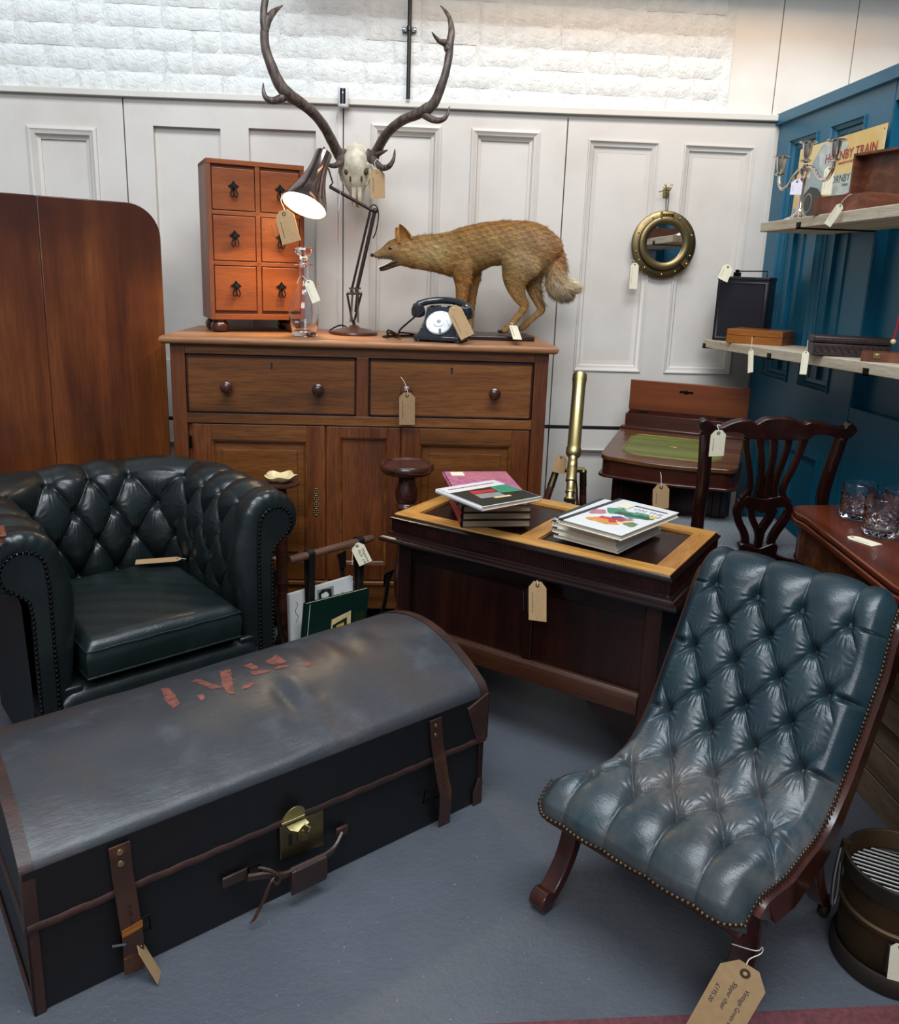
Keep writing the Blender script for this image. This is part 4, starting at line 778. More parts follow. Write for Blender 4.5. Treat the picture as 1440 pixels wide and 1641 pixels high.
bx = thing('hinged_box', 'plain golden-brown hinged wooden box on the lower shelf in front of the black tin', 'box', (1.203, 2.955, shz(2.95)+.001), -.72)
w_, d_, h_ = .200, .150, .052; B().box(0, w_, 0, d_, 0, h_*.55).build('body', 'boxwood', bx, bevel=.001, smooth=False); B().box(0, w_, 0, d_, h_*.57, h_).build('lid', 'boxwood', bx, bevel=.002, smooth=False)
B().lathe([(.004, 0), (.004, .001)], 12, (w_*.5, -.0005, h_*.55), Ry).build('keyhole', 'brassdk', bx)
cx_ = thing('carved_box', 'long dark carved wooden box with a rounded lid near the front of the lower shelf', 'box', (1.190, 2.285, shz(2.285)+.002), -.31)
w_, d_, h_ = .205, .088, .056; B().box(0, w_, 0, d_, 0, h_*.62).build('body', 'carved', cx_, bevel=.002); B().box(-.001, w_+.001, -.001, d_+.001, h_*.65, h_).build('lid', 'carved', cx_, bevel=.005, seg=3)
b = B()
for k in range(26): b.sph((.008+k*.0076, -.001, h_*.80), (.0036, .0015, .003), 8, 5)
for k in range(11): b.tube([(.012+k*.018+.007*math.cos(a), -.001, h_*.33+.009*math.sin(a)) for a in np.linspace(0, 5.5, 12)], .0012, 4)
b.build('carving', 'carved', cx_)['kind'] = 'stuff'
kx_ = thing('clasp_box', 'small open teak box with a brass clasp at the near end of the lower shelf', 'box', (1.222, 2.09, shz(2.09)+.001), -.60)
w_, d_, h_ = .13, .06, .026; b = B(); b.box(0, w_, 0, .005, 0, h_); b.box(0, w_, d_-.005, d_, 0, h_); b.box(0, .005, .005, d_-.005, 0, h_); b.box(w_-.005, w_, .005, d_-.005, 0, h_); b.box(.005, w_-.005, .005, d_-.005, 0, .005); b.build('body', 'boxwooddk', kx_, smooth=False)
b = B(); b.box(.028, .046, -.003, 0, .010, .022); b.box(.033, .041, -.005, -.003, .014, .020); b.build('clasp', 'brass', kx_, bevel=.001)
rt2 = thing('red_cord_pull', 'red cord with a pale wooden bead at the near end of the lower shelf', 'cord', oy(1431, 545, 2.06))
p_ = Vector(rt2.location); b = B(); b.tube(smooth_path([(0, 0, 0), (.004, 0, .03), (.006, 0, .06), (.02, 0, .09)], 4), .0028, 8); b.build('cord', 'redthing', rt2); B().sph((0, 0, -.004), .007, 14, 10).build('bead', 'shell', rt2)

# ================================================================ COFFER WITH BOOKS
ch = thing('coffer', 'dark oak coffer with a light oak framed lid, stacks of books on top', 'chest', (-.01, 2.3, 0), -.624)
cw, cdp, chh = .832, .433, .603; HB = .520
for x in (.012, cw-.055): B().box(x, x+.043, .012, .05, 0, HB).build('stile', 'darkoakv', ch, bevel=.002, smooth=False)
for x in (.012, cw-.055): B().box(x, x+.043, cdp-.05, cdp-.012, 0, HB).build('stile', 'darkoakv', ch, bevel=.002, smooth=False)
B().box(.055, cw-.055, .014, .045, .47, HB).build('top_rail', 'darkoak', ch, bevel=.0015, smooth=False)
B().box(.435, .463, .016, .045, .26, .47).build('muntin', 'darkoakv', ch, bevel=.002, smooth=False)
for x0, x1 in ((.055, .435), (.463, cw-.055)): B().box(x0, x1, .030, .042, .255, .475).build('panel', 'darkoakv', ch, smooth=False)
b = B(); P = [[(x, y, z) for y, z in ((.012, .200), (.006, .204), (.006, .250), (.010, .256), (.016, .262), (.024, .262))] for x in (.055, cw-.055)]; b.grid(P); b.box(.055, cw-.055, .012, .045, .2, .26); b.build('bottom_rail', 'midoak', ch, bevel=.001)
b = B(); b.box(.02, cw-.02, .04, cdp-.02, .2, .21); b.build('base_board', 'darkoak', ch)
for y0 in (.05,):
    for x in (.018, cw-.034): B().box(x, x+.016, .05, cdp-.05, .2, HB).build('side_panel', 'darkoakv', ch, smooth=False)
B().box(.03, cw-.03, cdp-.03, cdp-.018, .2, HB).build('back_panel', 'darkoak', ch, smooth=False)
brk = [(.055, .205), (.20, .205), (.185, .175), (.15, .165), (.12, .135), (.085, .12), (.075, .08), (.055, .06)]
B().ext(brk, lambda u, v, t: (u, t, v), .016, .04).build('bracket_foot', 'darkoak', ch, smooth=False); B().ext([(cw-u, v) for u, v in brk], lambda u, v, t: (u, t, v), .016, .04).build('bracket_foot', 'darkoak', ch, smooth=False)
# lid: stepped mouldings, gadrooned band, light frame with two sunk panels
prof = [(.012, HB-.003), (-.022, HB), (-.030, HB+.004), (-.033, HB+.010), (-.030, HB+.016), (-.022, HB+.019), (-.020, HB+.023), (-.014, HB+.025), (-.013, HB+.029), (-.007, HB+.031), (-.004, HB+.033), (-.004, HB+.066), (-.009, HB+.069), (-.009, HB+.074), (-.003, HB+.077), (0, chh-.002), (.002, chh)]
P = [[(x0+sx*e, y0+sy*e, z) for e, z in prof] for x0, y0, sx, sy in ((0, 0, 1, 1), (cw, 0, -1, 1), (cw, cdp, -1, -1), (0, cdp, 1, -1))]
B().grid(P, wrapu=True).build('lid_moulding', 'darkoak', ch, ang=28)
gd = B()
gm = B(); gm.box(-.0024, .0024, -.0022, .003, HB+.036, HB+.064); gme = gm.data('gadroon', 'darkmahog', False)
N = 150; b = B()
for k in range(N):
    x = .006+k*(cw-.012)/(N-1); b.lathe([(.0021, HB+.036), (.0021, HB+.064), (0, HB+.066)], 6, (x, -.0045, 0), None, False)
for k in range(78):
    y = .006+k*(cdp-.012)/77; b.lathe([(.0021, HB+.036), (.0021, HB+.064), (0, HB+.066)], 6, (cw+.0045, y, 0), None, False); b.lathe([(.0021, HB+.036), (.0021, HB+.064), (0, HB+.066)], 6, (-.0045, y, 0), None, False)
b.build('reeded_band', 'darkmahog', ch)['kind'] = 'stuff'
fw = .052
for y0, y1 in ((.001, fw), (cdp-fw, cdp-.001)): B().box(.001, cw-.001, y0, y1, chh-.012, chh+.003).build('lid_rail', 'lightoak', ch, bevel=.0015, smooth=False)
for x0, x1 in ((.001, fw), (cw/2-.02, cw/2+.03), (cw-fw, cw-.001)): B().box(x0, x1, fw+.0005, cdp-fw-.0005, chh-.012, chh+.003).build('lid_stile', 'lightoaky', ch, bevel=.0015, smooth=False)
for x0, x1 in ((fw, cw/2-.02), (cw/2+.03, cw-fw)):
    B().box(x0, x1, fw, cdp-fw, chh-.016, chh-.006).build('lid_panel', 'darkmahog', ch, smooth=False)
# books
CT = chh+.0032
def chest_pt(l, w, z): c, s = math.cos(-.624), math.sin(-.624); return Vector((-.01+c*l-s*w, 2.3+s*l+c*w, z))
def book(label, org, yaw, w, d, h, cover, pages='paper', group=None, over=.003, spine='left'):
    t = thing('book', label, 'book', org, yaw, group); ct = .0022
    B().box(0, w, 0, d, 0, ct).build('cover_board', cover, t, bevel=.0006, smooth=False); top = B().box(0, w, 0, d, h-ct, h).build('cover_board', cover, t, bevel=.0006, smooth=False)
    B().box(.004, w-over, over, d-over, ct, h-ct).build('page_block', pages, t, smooth=False)
    P = [[(-.0035*math.sin(a), y, h/2-h/2*math.cos(a)) for a in np.linspace(0, PI, 7)] for y in (0, d)]; b = B(); b.grid(P); b.box(0, .0022, 0, d, 0.0, h); b.build('spine', cover, t)
    return t, top
g1 = 'stack of crimson-spined books on the coffer'
o1 = oz(739.5, 845.5, CT); yw = .07
cols = [('bookblack', 'bottom book, black cover, of the left stack on the coffer', .0215), ('bookblack', 'second book from the bottom of the left stack on the coffer', .021), ('bookblack', 'third book from the bottom of the left stack on the coffer', .0205), ('booksage', 'sage green book, fourth from the bottom of the left stack on the coffer', .019)]
z = CT
for i, (m_, lb, hh) in enumerate(cols):
    o_ = Vector((o1.x-(.006 if i == 3 else 0)+.001*i-.008*(i == 3), o1.y+.002*i, z)); t, _ = book(lb, o_, yw+.01*i, .198, .235, hh-.0006, m_, 'papertan', g1)
    P = [[(-.0042*math.sin(a)-.0004, y, hh/2-hh/2*math.cos(a)) for a in np.linspace(.15, PI-.15, 7)] for y in (0.001, .234)]; B().grid(P).build('spine_wrap', 'bookred', t); z += hh
t, top = book('pink and cream pictorial book lying under the top one of the left stack', Vector((o1.x-.022, o1.y+.045, z)), yw+.02, .200, .225, .014, 'bookpink', 'paper', g1); z += .0146
B().ext([(.06, .13), (.197, .13), (.197, .205), (.06, .205)], lambda u, v, q: (u, v, q), .0142, .0144).build('printed_picture', 'p_rose', t, smooth=False)
B().ext([(.02, .17), (.06, .17), (.06, .215), (.02, .215)], lambda u, v, q: (u, v, q), .0142, .0146).build('price_sticker', 'cream', t, smooth=False)
q0, q1, q2 = oz(717, 782, z+.01), oz(773, 814, z+.01), oz(867, 797, z+.01)
vy = (q0-q1); vx = (q2-q1); yw2 = math.atan2(vx.y, vx.x); dl_ = abs(vy.dot(Vector((-math.sin(yw2), math.cos(yw2), 0))))
t, top = book('top book of the left stack, white spine, dark cover photograph of a red vehicle', Vector((q1.x, q1.y, z)), yw2, vx.length, max(.15, dl_), .013, 'bookwhite', 'paper', g1)
ww, d2 = vx.length, max(.15, dl_); fnb = lambda u, v, q: (u*ww, v*d2, q)
B().ext([(.02, .01), (.99, .01), (.99, .72), (.02, .72)], fnb, .0131, .0133).build('cover_picture', 'p_dark', t, smooth=False)
printed(t, 'p_green', [(.62, .40), (.98, .35), (.98, .70), (.70, .70)], fnb, .0134, 'cover_picture')
printed(t, 'p_red', [(.25, .52), (.62, .48), (.66, .60), (.30, .66)], fnb, .0136, 'cover_picture'); printed(t, 'p_grey', [(.22, .30), (.60, .26), (.62, .44), (.26, .50)], fnb, .0137, 'cover_picture')
printed(t, 'p_cream', [(.40, .22), (.66, .20), (.66, .26), (.40, .28)], fnb, .0139, 'cover_picture'); B().box(0, ww, -.0006, .0, .0, .0022).build('edge', 'bookred', t)
b = B(); squiggle(b, Vector((.02, d2*.86, .0131)), Vector((1, 0, 0)), Vector((0, 1, 0)), Vector((0, 0, 1)), ww*.8, 1, .01, .004, .0008); b.build('title', 'redink', t)
printed(t, 'ink', blobp(-.0002, 0, .0001, .0001), fnb, .0) if 0 else None
g2 = 'stack of white books on the coffer'
o_ = oz(993, 889, CT); a_ = oz(888, 861, CT); c_ = oz(1080, 857, CT); u_ = (a_-o_); yaw_r = math.atan2(-(o_-a_).y*-1, (o_-a_).x)
dx_ = (o_-a_); ya = math.atan2(dx_.y, dx_.x); Wb = dx_.length; Db = (c_-o_).length*.97
names = [('lowest white book of the right-hand stack on the coffer', 'bookwhite', .0115), ('second white book from the bottom of the right-hand stack', 'bookwhite', .0155), ('third white book from the bottom of the right-hand stack', 'bookwhite', .0170), ('fourth white book, navy spine, beneath the top book of the right-hand stack', 'bookwhite', .0120)]
z = CT; off = [(0, 0), (-.003, .010), (-.004, .018), (.002, .020)]
for (lb, m_, hh), (fx1, fy1) in zip(names, off):
    t, _ = book(lb, Vector((a_.x+fx1, a_.y+fy1, z)), ya, Wb*.97, Db, hh-.0005, m_, 'paper', g2)
    P = [[(-.0042*math.sin(a)-.0004, y, hh/2-hh/2*math.cos(a)) for a in np.linspace(.1, PI-.1, 7)] for y in (0.0005, Db-.001)]; b = B(); b.grid(P); b.box(-.001, .012, -.0003, Db+.0003, hh-.0029, hh-.0001); b.build('spine_wrap', 'booknavy', t); z += hh
zt = z+.015; f_, l_, r_ = oz(995.5, 858, zt), oz(896, 831, zt), oz(1091.5, 822, zt); dx_ = f_-l_; ya = math.atan2(dx_.y, dx_.x); Wt, Dt = dx_.length, abs((r_-f_).dot(Vector((-math.sin(ya), math.cos(ya), 0))))
t, _ = book('white top book of the right-hand stack with a colourful food collage cover', Vector((l_.x, l_.y, z)), ya, Wt, Dt, .0146, 'bookwhite', 'paper', g2)
P = [[(-.0042*math.sin(a)-.0004, y, .0073-.0073*math.cos(a)) for a in np.linspace(.1, PI-.1, 7)] for y in (0.0005, Dt-.001)]; b = B(); b.grid(P); b.box(-.001, .013, -.0003, Dt+.0003, .0120, .0149); b.build('spine_wrap', 'booknavy', t)
# cover reads with the spine at the back left: u runs along the spine edge, v away from it
fnc = lambda u, v, q: (Wt*u, Dt*v, q)
Lp = .0147
for m_, cx1, cy1, rx, ry, k in (('p_green', .34, .60, .17, .10, 0), ('p_green', .68, .60, .22, .10, 1), ('p_greend', .50, .57, .16, .05, 2), ('p_greend', .76, .60, .12, .05, 3), ('p_rose', .17, .45, .11, .09, 1), ('p_red', .45, .30, .16, .09, 2), ('p_orange', .40, .24, .17, .07, 3), ('p_blue', .56, .42, .10, .05, 4), ('p_red', .62, .38, .08, .05, 5), ('p_orange', .58, .24, .12, .06, 1), ('p_cream', .70, .34, .07, .05, 2), ('p_olive', .83, .33, .09, .07, 4), ('p_yellow', .88, .66, .055, .05, 6), ('p_rose', .70, .44, .06, .04, 5)):
    printed(t, m_, blobp(cx1, cy1, rx, ry, 16, .22, k), fnc, Lp+.00015*k, 'cover_picture', .0001)
printed(t, 'ink', [(.37, .865), (.37, .895), (.915, .895), (.915, .865)], fnc, Lp, 'title_bar', .0002)
for s_, u0, v0 in (('ON THE', .46, .755), ('FRONT', .56, .665)): text(s_, .024, frame((Wt*u0, Dt*v0, Lp), (1, 0, 0), (0, 1, 0), (0, 0, 1)), 'ink', t, 'title', .0001)
printed(t, 'cream', [(.22, .72), (.40, .72), (.40, .88), (.22, .88)], fnc, Lp+.0015, 'price_sticker', .0003)
# ================================================================ TURNED STANDS
ts = thing('plant_stand', 'turned dark wooden pedestal stand with dished top, behind the left end of the coffer', 'stand', (.028, 2.56, 0))
B().lathe([(0, .693), (.070, .693), (.076, .699), (.084, .699), (.089, .692), (.089, .680), (.080, .668), (.050, .660), (.030, .655), (.027, .645), (.030, .625), (.036, .610), (.038, .590), (.034, .572), (.028, .566), (.034, .560), (.036, .552), (.030, .545), (.024, .535), (.022, .50), (.026, .44), (.034, .36), (.038, .30), (.032, .24), (.024, .20), (.030, .19), (.034, .18), (.026, .17), (.030, .12), (.036, .08), (.040, .045), (.034, .02), (0, .02)], 40).build('column', 'turned', ts)
B().lathe([(0, .025), (.050, .025), (.062, .018), (.070, .010), (.071, 0), (0, 0)], 40).build('foot', 'turned', ts)
at2 = thing('ashtray_stand', 'slim turned dark wooden stand behind the green armchair, small round top', 'stand', (-.385, 2.60, 0))
B().lathe([(0, .620), (.055, .620), (.061, .616), (.062, .610), (.055, .606), (.026, .600), (.018, .592), (.020, .57), (.014, .55), (.018, .50), (.021, .42), (.020, .34), (.016, .28), (.021, .27), (.021, .26), (.017, .25), (.019, .18), (.022, .12), (.018, .075), (.024, .066), (.024, .056), (.018, .05), (.022, .03), (0, .03)], 32).build('column', 'turned', at2)
B().lathe([(0, .032), (.05, .030), (.085, .016), (.09, 0), (0, 0)], 36).build('foot', 'turned', at2)
an = thing('ashtray', 'cream scalloped onyx ashtray on the slim turned stand', 'ashtray', (-.385, 2.60, .6205))
P = []
for r, z in ((.020, 0), (.034, .002), (.046, .012), (.052, .020), (.047, .021), (.036, .009), (.020, .005), (0, .005)):
    P.append([(r*(1+.10*math.cos(5*a)*(r > .03))*math.cos(a), r*(1+.10*math.cos(5*a)*(r > .03))*math.sin(a), z+(.004*math.cos(5*a+1) if r > .04 else 0)) for a in np.linspace(0, 2*PI, 41)[:-1]])
b = B(); b.grid(P, wrapv=True); b.f.append(tuple(range(40))[::-1]); b.build('bowl', 'shell', an)

# ================================================================ MAGAZINE RACK
p0, p1 = oz(463, 898, .42), oz(596, 862, .42); mid = (p0+p1)/2; ry_ = math.atan2(p1.y-p0.y, p1.x-p0.x); RL = (p1-p0).length
mr = thing('magazine_rack', 'wooden pole magazine rack with black leather straps, between the green armchair and the coffer', 'magazine rack', (mid.x, mid.y, 0), ry_)
b = B(); b.tube([(-RL/2, 0, .42), (-RL/2+.02, 0, .42), (RL/2-.02, 0, .42), (RL/2, 0, .42)], [.0125, .0135, .0125, .0115], 16); b.build('handle_pole', 'pole', mr)
def ribbon(pts, w, th=.0016, ax=(1, 0, 0)):
    P = smooth_path(pts, 5); ax = Vector(ax); b = B(); G = []
    for i, p in enumerate(P):
        t = Vector(P[min(i+1, len(P)-1)]-P[max(i-1, 0)]).normalized(); n = t.cross(ax).normalized(); p = Vector(p); G.append([p-ax*w/2-n*th, p+ax*w/2-n*th, p+ax*w/2+n*th, p-ax*w/2+n*th])
    b.grid(G, wrapv=True); b.f += [(0, 1, 2, 3), tuple(4*(len(P)-1)+k for k in range(4))]; return b
for x in (-RL*.27, RL*.33):
    ribbon([(x, -.006, .10), (x, -.010, .25), (x, -.014, .40), (x, -.014, .43), (x, 0, .4355), (x, .014, .43), (x, .013, .40), (x, .010, .25), (x, .006, .10)], .022).build('strap', 'blackstrap', mr)
    B().lathe([(.0142, -.012), (.0165, -.009), (.0165, .009), (.0142, .012)], 18, (x, 0, .42), rotm((0, 0, 1), (0, 1, 0), (1, 0, 0))).build('strap_collar', 'blackstrap', mr)
for x in (-RL*.44, RL*.40):
    for sy in (-1, 1):
        if x < 0 and sy < 0: continue
        ribbon([(x, sy*.015, .03), (x, sy*.06, .10), (x, sy*.105, .22), (x, sy*.125, .33)], .016, .002).build('side_strap', 'blackstrap', mr)
        B().ext([(-.011, .29), (.011, .29), (.022, .345), (-.018, .338)], lambda u, v, t: (x+u, sy*(.112+(v-.29)*.25)+t, v), -.002, .002).build('strap_tip', 'iron' if sy < 0 else 'iron2', mr, smooth=False)
for x in (-RL*.44, RL*.40):
    b = B(); b.tube([(x, -.095, .008), (x, 0, .045), (x, .095, .008)], .010, 10); b.build('foot', 'pole', mr)
for y in (-.03, 0, .03): B().box(-RL*.44, RL*.40, y-.010, y+.010, .050, .060).build('base_slat', 'pole', mr, bevel=.002)
def standing_book(label, corners, Y0, yaw, mat, th, ext_down):
    TL, TR = corners; root = thing('book', label, 'book', (TL.x, TL.y, 0), yaw, 'large books in the magazine rack'); return root
def rk(px, py, off):     # point on a plane parallel to the rack, shifted sideways by off
    n = Vector((-math.sin(ry_), math.cos(ry_), 0)); o = Vector((mid.x, mid.y, 0))+n*off; d = _ray(px, py); d = Vector(d); C_ = Vector(CAM0); t = (o-C_).dot(n)/d.dot(n); X = C_+d*t
    u = Vector((math.cos(ry_), math.sin(ry_), 0)); return (X-Vector((mid.x, mid.y, 0))).dot(u), X.z
g3 = 'large books in the magazine rack'
def rbook(label, off, TL, TR, dn, cover, th, extra):
    a, c = rk(*TL, off), rk(*TR, off); t = thing('book', label, 'book', (mid.x, mid.y, 0), ry_, g3)
    ux = Vector((c[0]-a[0], 0, c[1]-a[1])); L_ = ux.length; ux.normalize(); dv = Vector((ux.z*-1, 0, ux.x))*-1; lean = .06*(1 if off > 0 else -1)
    f = lambda u, v, q: Vector((a[0], off, a[1]))+ux*u+dv*v+Vector((0, q-lean*v, 0))
    B().ext([(0, 0), (L_, 0), (L_, dn), (0, dn)], f, 0, .0022).build('cover_board', cover, t, bevel=.0006, smooth=False)
    B().ext([(0, 0), (L_, 0), (L_, dn), (0, dn)], f, th-.0022, th).build('cover_board', cover, t, bevel=.0006, smooth=False)
    B().ext([(.003, .003), (L_-.003, .003), (L_-.003, dn-.003), (.003, dn-.003)], f, .0022, th-.0022).build('page_block', 'paper', t, smooth=False)
    B().ext([(-.001, 0), (.003, 0), (.003, dn), (-.001, dn)], f, 0, th).build('spine', 'bookwhite' if cover == 'bookwhite' else cover, t, smooth=False)
    extra(t, lambda u, v, q: f(u*L_, v*dn, -q), L_, dn)
def ex1(t, f, L_, dn):
    printed(t, 'p_grey', [(.42, .05), (.68, .05), (.68, .30), (.42, .30)], f, .0004, 'cover_picture'); printed(t, 'p_dark', [(.44, .10), (.50, .06), (.64, .08), (.66, .26), (.52, .30), (.45, .26)], f, .0008, 'cover_picture'); printed(t, 'bookwhite', [(.48, .12), (.56, .10), (.60, .14), (.58, .24), (.49, .24)], f, .0012, 'cover_picture')
    b = B(); b.tube([f(.82+.012*math.cos(a), .20+.03*math.sin(a), .0006) for a in np.linspace(0, 2*PI, 14)], .0006, 5); b.tube([f(.10+.02*math.sin(i*.8), .12+.02*i, .0006) for i in range(14)], .0008, 5); b.build('title', 'ink', t)
def ex2(t, f, L_, dn):
    printed(t, 'p_cream', [(.42, .32), (.72, .26), (.74, .55), (.42, .60)], f, .0004, 'cover_picture'); printed(t, 'p_dark', [(.44, .40), (.66, .34), (.68, .56), (.44, .62)], f, .0008, 'cover_picture'); printed(t, 'p_yellow', [(.50, .42), (.62, .40), (.62, .50), (.50, .52)], f, .0012, 'cover_picture')
    b = B(); [b.tube([f(.80+k*.03, .28+.02*(k % 3), .0006), f(.80+k*.03, .48-.02*(k % 2), .0006)], .0006, 4) for k in range(6)]; b.build('title', 'gilt', t); B().ext([(.06, .02), (.066, .02), (.066, .98), (.06, .98)], f, .0004, .0009).build('edge_line', 'bookwhite', t, smooth=False)
rbook('large white book with a grey photograph in the magazine rack', .028, (463, 953), (565, 923), .26, 'bookwhite', .012, ex1)
rbook('large dark green book with gilt lettering at the front of the magazine rack', -.040, (490, 968), (592, 942), .25, 'bookgreen', .012, ex2)

# ================================================================ LEANING TABLE TOP
pa = Vector((-.828, 2.925, 0)); pd = Vector((-math.cos(.62), -math.sin(.62), 0)); ya_ = math.atan2(-pd.y, -pd.x)
tt = thing('table_top', 'large mahogany table top with rounded corners leaning upright behind the green armchair', 'table top', pa+pd*1.15, ya_)
H_, R_c, Wt_, SEAM_ = 1.497, .11, 1.15, .766
def seg_(x0, x1, ca, cb_):
    P = []
    if ca: P += [(x0+R_c-R_c*math.cos(a), H_-R_c+R_c*math.sin(a)) for a in np.linspace(0, PI/2, 12)]
    else: P += [(x0, H_)]
    if cb_: P += [(x1-R_c+R_c*math.sin(a), H_-R_c+R_c*math.cos(a)) for a in np.linspace(0, PI/2, 12)]
    else: P += [(x1, H_)]
    return P+[(x1, .0), (x0, .0)]
for x0, x1, ca, cb_ in ((0, .42, 1, 0), (.4215, SEAM_, 0, 0), (SEAM_+.0015, Wt_, 0, 1)): B().ext(seg_(x0, x1, ca, cb_), lambda u, v, t: (u, t, v), 0, .022).build('board', 'mahog', tt, bevel=.003)
for z in (.35, 1.1): B().box(.15, 1.0, .022, .045, z, z+.07).build('bearer', 'mahog', tt, bevel=.002)

# ================================================================ WRITING DESK
dk_ = thing('writing_desk', 'walnut writing desk with green leather slope and raised lid, in the far right corner', 'desk', (.700, 2.725, 0), -.44)
dw, dd_, zf, zb = .462, .46, .700, .738
def slope(y): return zf+(zb-zf)*y/dd_
def outl(ins=0, n=7):
    P = []; r = .05-ins*.5
    P += [(ins+.055+t*(dw-2*ins-.11), ins-.022*math.sin(PI*t)) for t in np.linspace(0, 1, 12)]
    P += [(dw-ins-.045+.045*math.sin(a), ins+.045-.045*math.cos(a)) for a in np.linspace(.2, PI/2, 6)]
    P += [(dw-ins, dd_-ins), (ins, dd_-ins)]
    P += [(ins+.045-.045*math.sin(a), ins+.045-.045*math.cos(a)) for a in np.linspace(PI/2, .2, 6)]
    return P
B().ext(outl(), lambda u, v, t: (u, v, slope(v)+t), -.016, 0).build('writing_slope', 'walnut', dk_, bevel=.003)
b = B(); gl = [(.075, .075), (.10, .055), (dw-.10, .050), (dw-.075, .07), (dw-.055, .20), (dw-.085, .33), (.085, .33), (.055, .20)]
gl = [(.085, .070), (.12, .052), (dw-.12, .052), (dw-.085, .070), (dw-.060, .10), (dw-.060, .30), (dw-.085, .335), (.085, .335), (.060, .30), (.060, .10)]
B().ext(gl, lambda u, v, t: (u, v, slope(v)+t), 0, .0012).build('green_leather_inset', 'felt', dk_, smooth=False)
for k in (.007, .016):
    cxx, cyy = dw/2, .20; b = B(); b.tube([Vector((u+(cxx-u)*k*6/1.0*.7, v+(cyy-v)*k*6*.7, slope(v)+.0014)) for u, v in gl], .0011 if k < .01 else .0007, 5, closed=True); b.build('gilt_line', 'gilt', dk_)
b = B(); [b.tube([(dw/2+.016*math.cos(a)*math.cos(2*a+k), .20+.010*math.sin(a), slope(.2)+.0014) for a in np.linspace(0, 2*PI, 18)], .0006, 4) for k in (0, 1)]; b.build('gilt_motif', 'gilt', dk_)
P = [[(x, y, z) for z in (zf-.066, zf-.018)] for x, y in outl(.006)]; b = B(); b.grid(P, wrapu=True); b.box(.02, dw-.02, .05, dd_-.01, zf-.066, zf-.02); b.build('frieze', 'walnutdk', dk_)
B().ext(outl(-.004), lambda u, v, t: (u, v, t), zf-.076, zf-.066).build('base_moulding', 'walnutdk', dk_, bevel=.003)
b = B(); b.box(.035, dw-.025, .11, dd_-.01, .05, zf-.076); b.build('carcass', 'darkmahog', dk_, bevel=.002)
for x in (.045, dw-.075): B().box(x, x+.03, .10, .13, .03, zf-.076).build('front_post', 'darkmahog', dk_, bevel=.004)
for x in (.045, dw-.085): B().box(x, x+.04, .04, dd_-.01, 0, .05).build('sledge_foot', 'darkmahog', dk_, bevel=.006)
gy = dd_-.035; B().box(.0, dw+.0, gy-.030, gy+.01, zb-.008, zb+.006).build('gallery_step', 'walnutdk', dk_, bevel=.004)
b = B(); b.box(.012, dw-.006, gy, gy+.006, zb, zb+.052); b.build('pen_tray_front', 'walnutdk', dk_, bevel=.001)
b = B(); b.box(.012, .018, gy+.006, gy+.085, zb-.03, zb+.052); b.box(dw-.012, dw-.006, gy+.006, gy+.085, zb-.03, zb+.052); b.box(.012, dw-.006, gy+.085, gy+.091, zb-.03, zb+.058); b.box(.018, dw-.012, gy+.006, gy+.085, zb+.004, zb+.008)
for x in (.20, .27, .34): b.box(x, x+.004, gy+.006, gy+.085, zb+.008, zb+.046)
b.build('pen_tray', 'walnutdk', dk_, smooth=False)
b = B(); b.box(.008, dw, gy+.086, gy+.100, zb+.056, zb+.176); lid_ = b.build('lid', 'cedar', dk_, bevel=.002, smooth=False)
b = B(); b.box(dw/2-.030, dw/2+.022, gy+.083, gy+.0865, zb+.138, zb+.146); b.sph((dw/2-.004, gy+.084, zb+.142), (.009, .003, .008), 10, 6); b.build('lock', 'iron', lid_, bevel=.001)
for x in (.07, dw-.09):
    b = B(); b.box(x-.02, x+.02, gy+.078, gy+.0865, zb+.056, zb+.063); b.build('hinge', 'brassdk', lid_)

# ================================================================ CHIPPENDALE STYLE CHAIR
HYc = 2.28
def cp(x, y, Yb=None):       # point on the raked chair back: leans 0.26 m per metre, top nearer to the camera
    d = Vector(_ray(1100+x/4.235, 640+y/4.235)); n = Vector((0, 1, .27)).normalized(); o = Vector((1.09, HYc, .70)); C_ = Vector(CAM0); return C_+d*((o-C_).dot(n)/d.dot(n))
cO = Vector((1.08, 2.30, 0)); cr = thing('dining_chair', 'dark carved splat-back dining chair with a grey woven seat, turned towards the writing desk', 'chair', cO)
cc_ = lambda x, y: cp(x, y)-cO
nb = Vector((0, 1, .27)).normalized()
def flat(poly, th, name, bev=.003, mat='darkmahog', label=None):
    P = smooth_closed(poly) ; b = B(); a = [cc_(x, y)-nb*th/2 for x, y in P]; c_ = [cc_(x, y)+nb*th/2 for x, y in P]; n = len(P)
    b.add(a+c_, [tuple(range(n)), tuple(range(n, 2*n))[::-1]]+[(i, (i+1) % n, n+(i+1) % n, n+i) for i in range(n)]); return b.build(name, mat, cr, bevel=bev, ang=50)
def smooth_closed(poly, n=3):
    pts = [np.array(p, float) for p in poly]; out = []; m_ = len(pts)
    for i in range(m_):
        p0, p1, p2, p3 = pts[i-1], pts[i], pts[(i+1) % m_], pts[(i+2) % m_]
        for k in range(n):
            t = k/n; out.append(.5*((2*p1)+(-p0+p2)*t+(2*p0-5*p1+4*p2-p3)*t*t+(-p0+3*p1-3*p2+p3)*t**3))
    return out
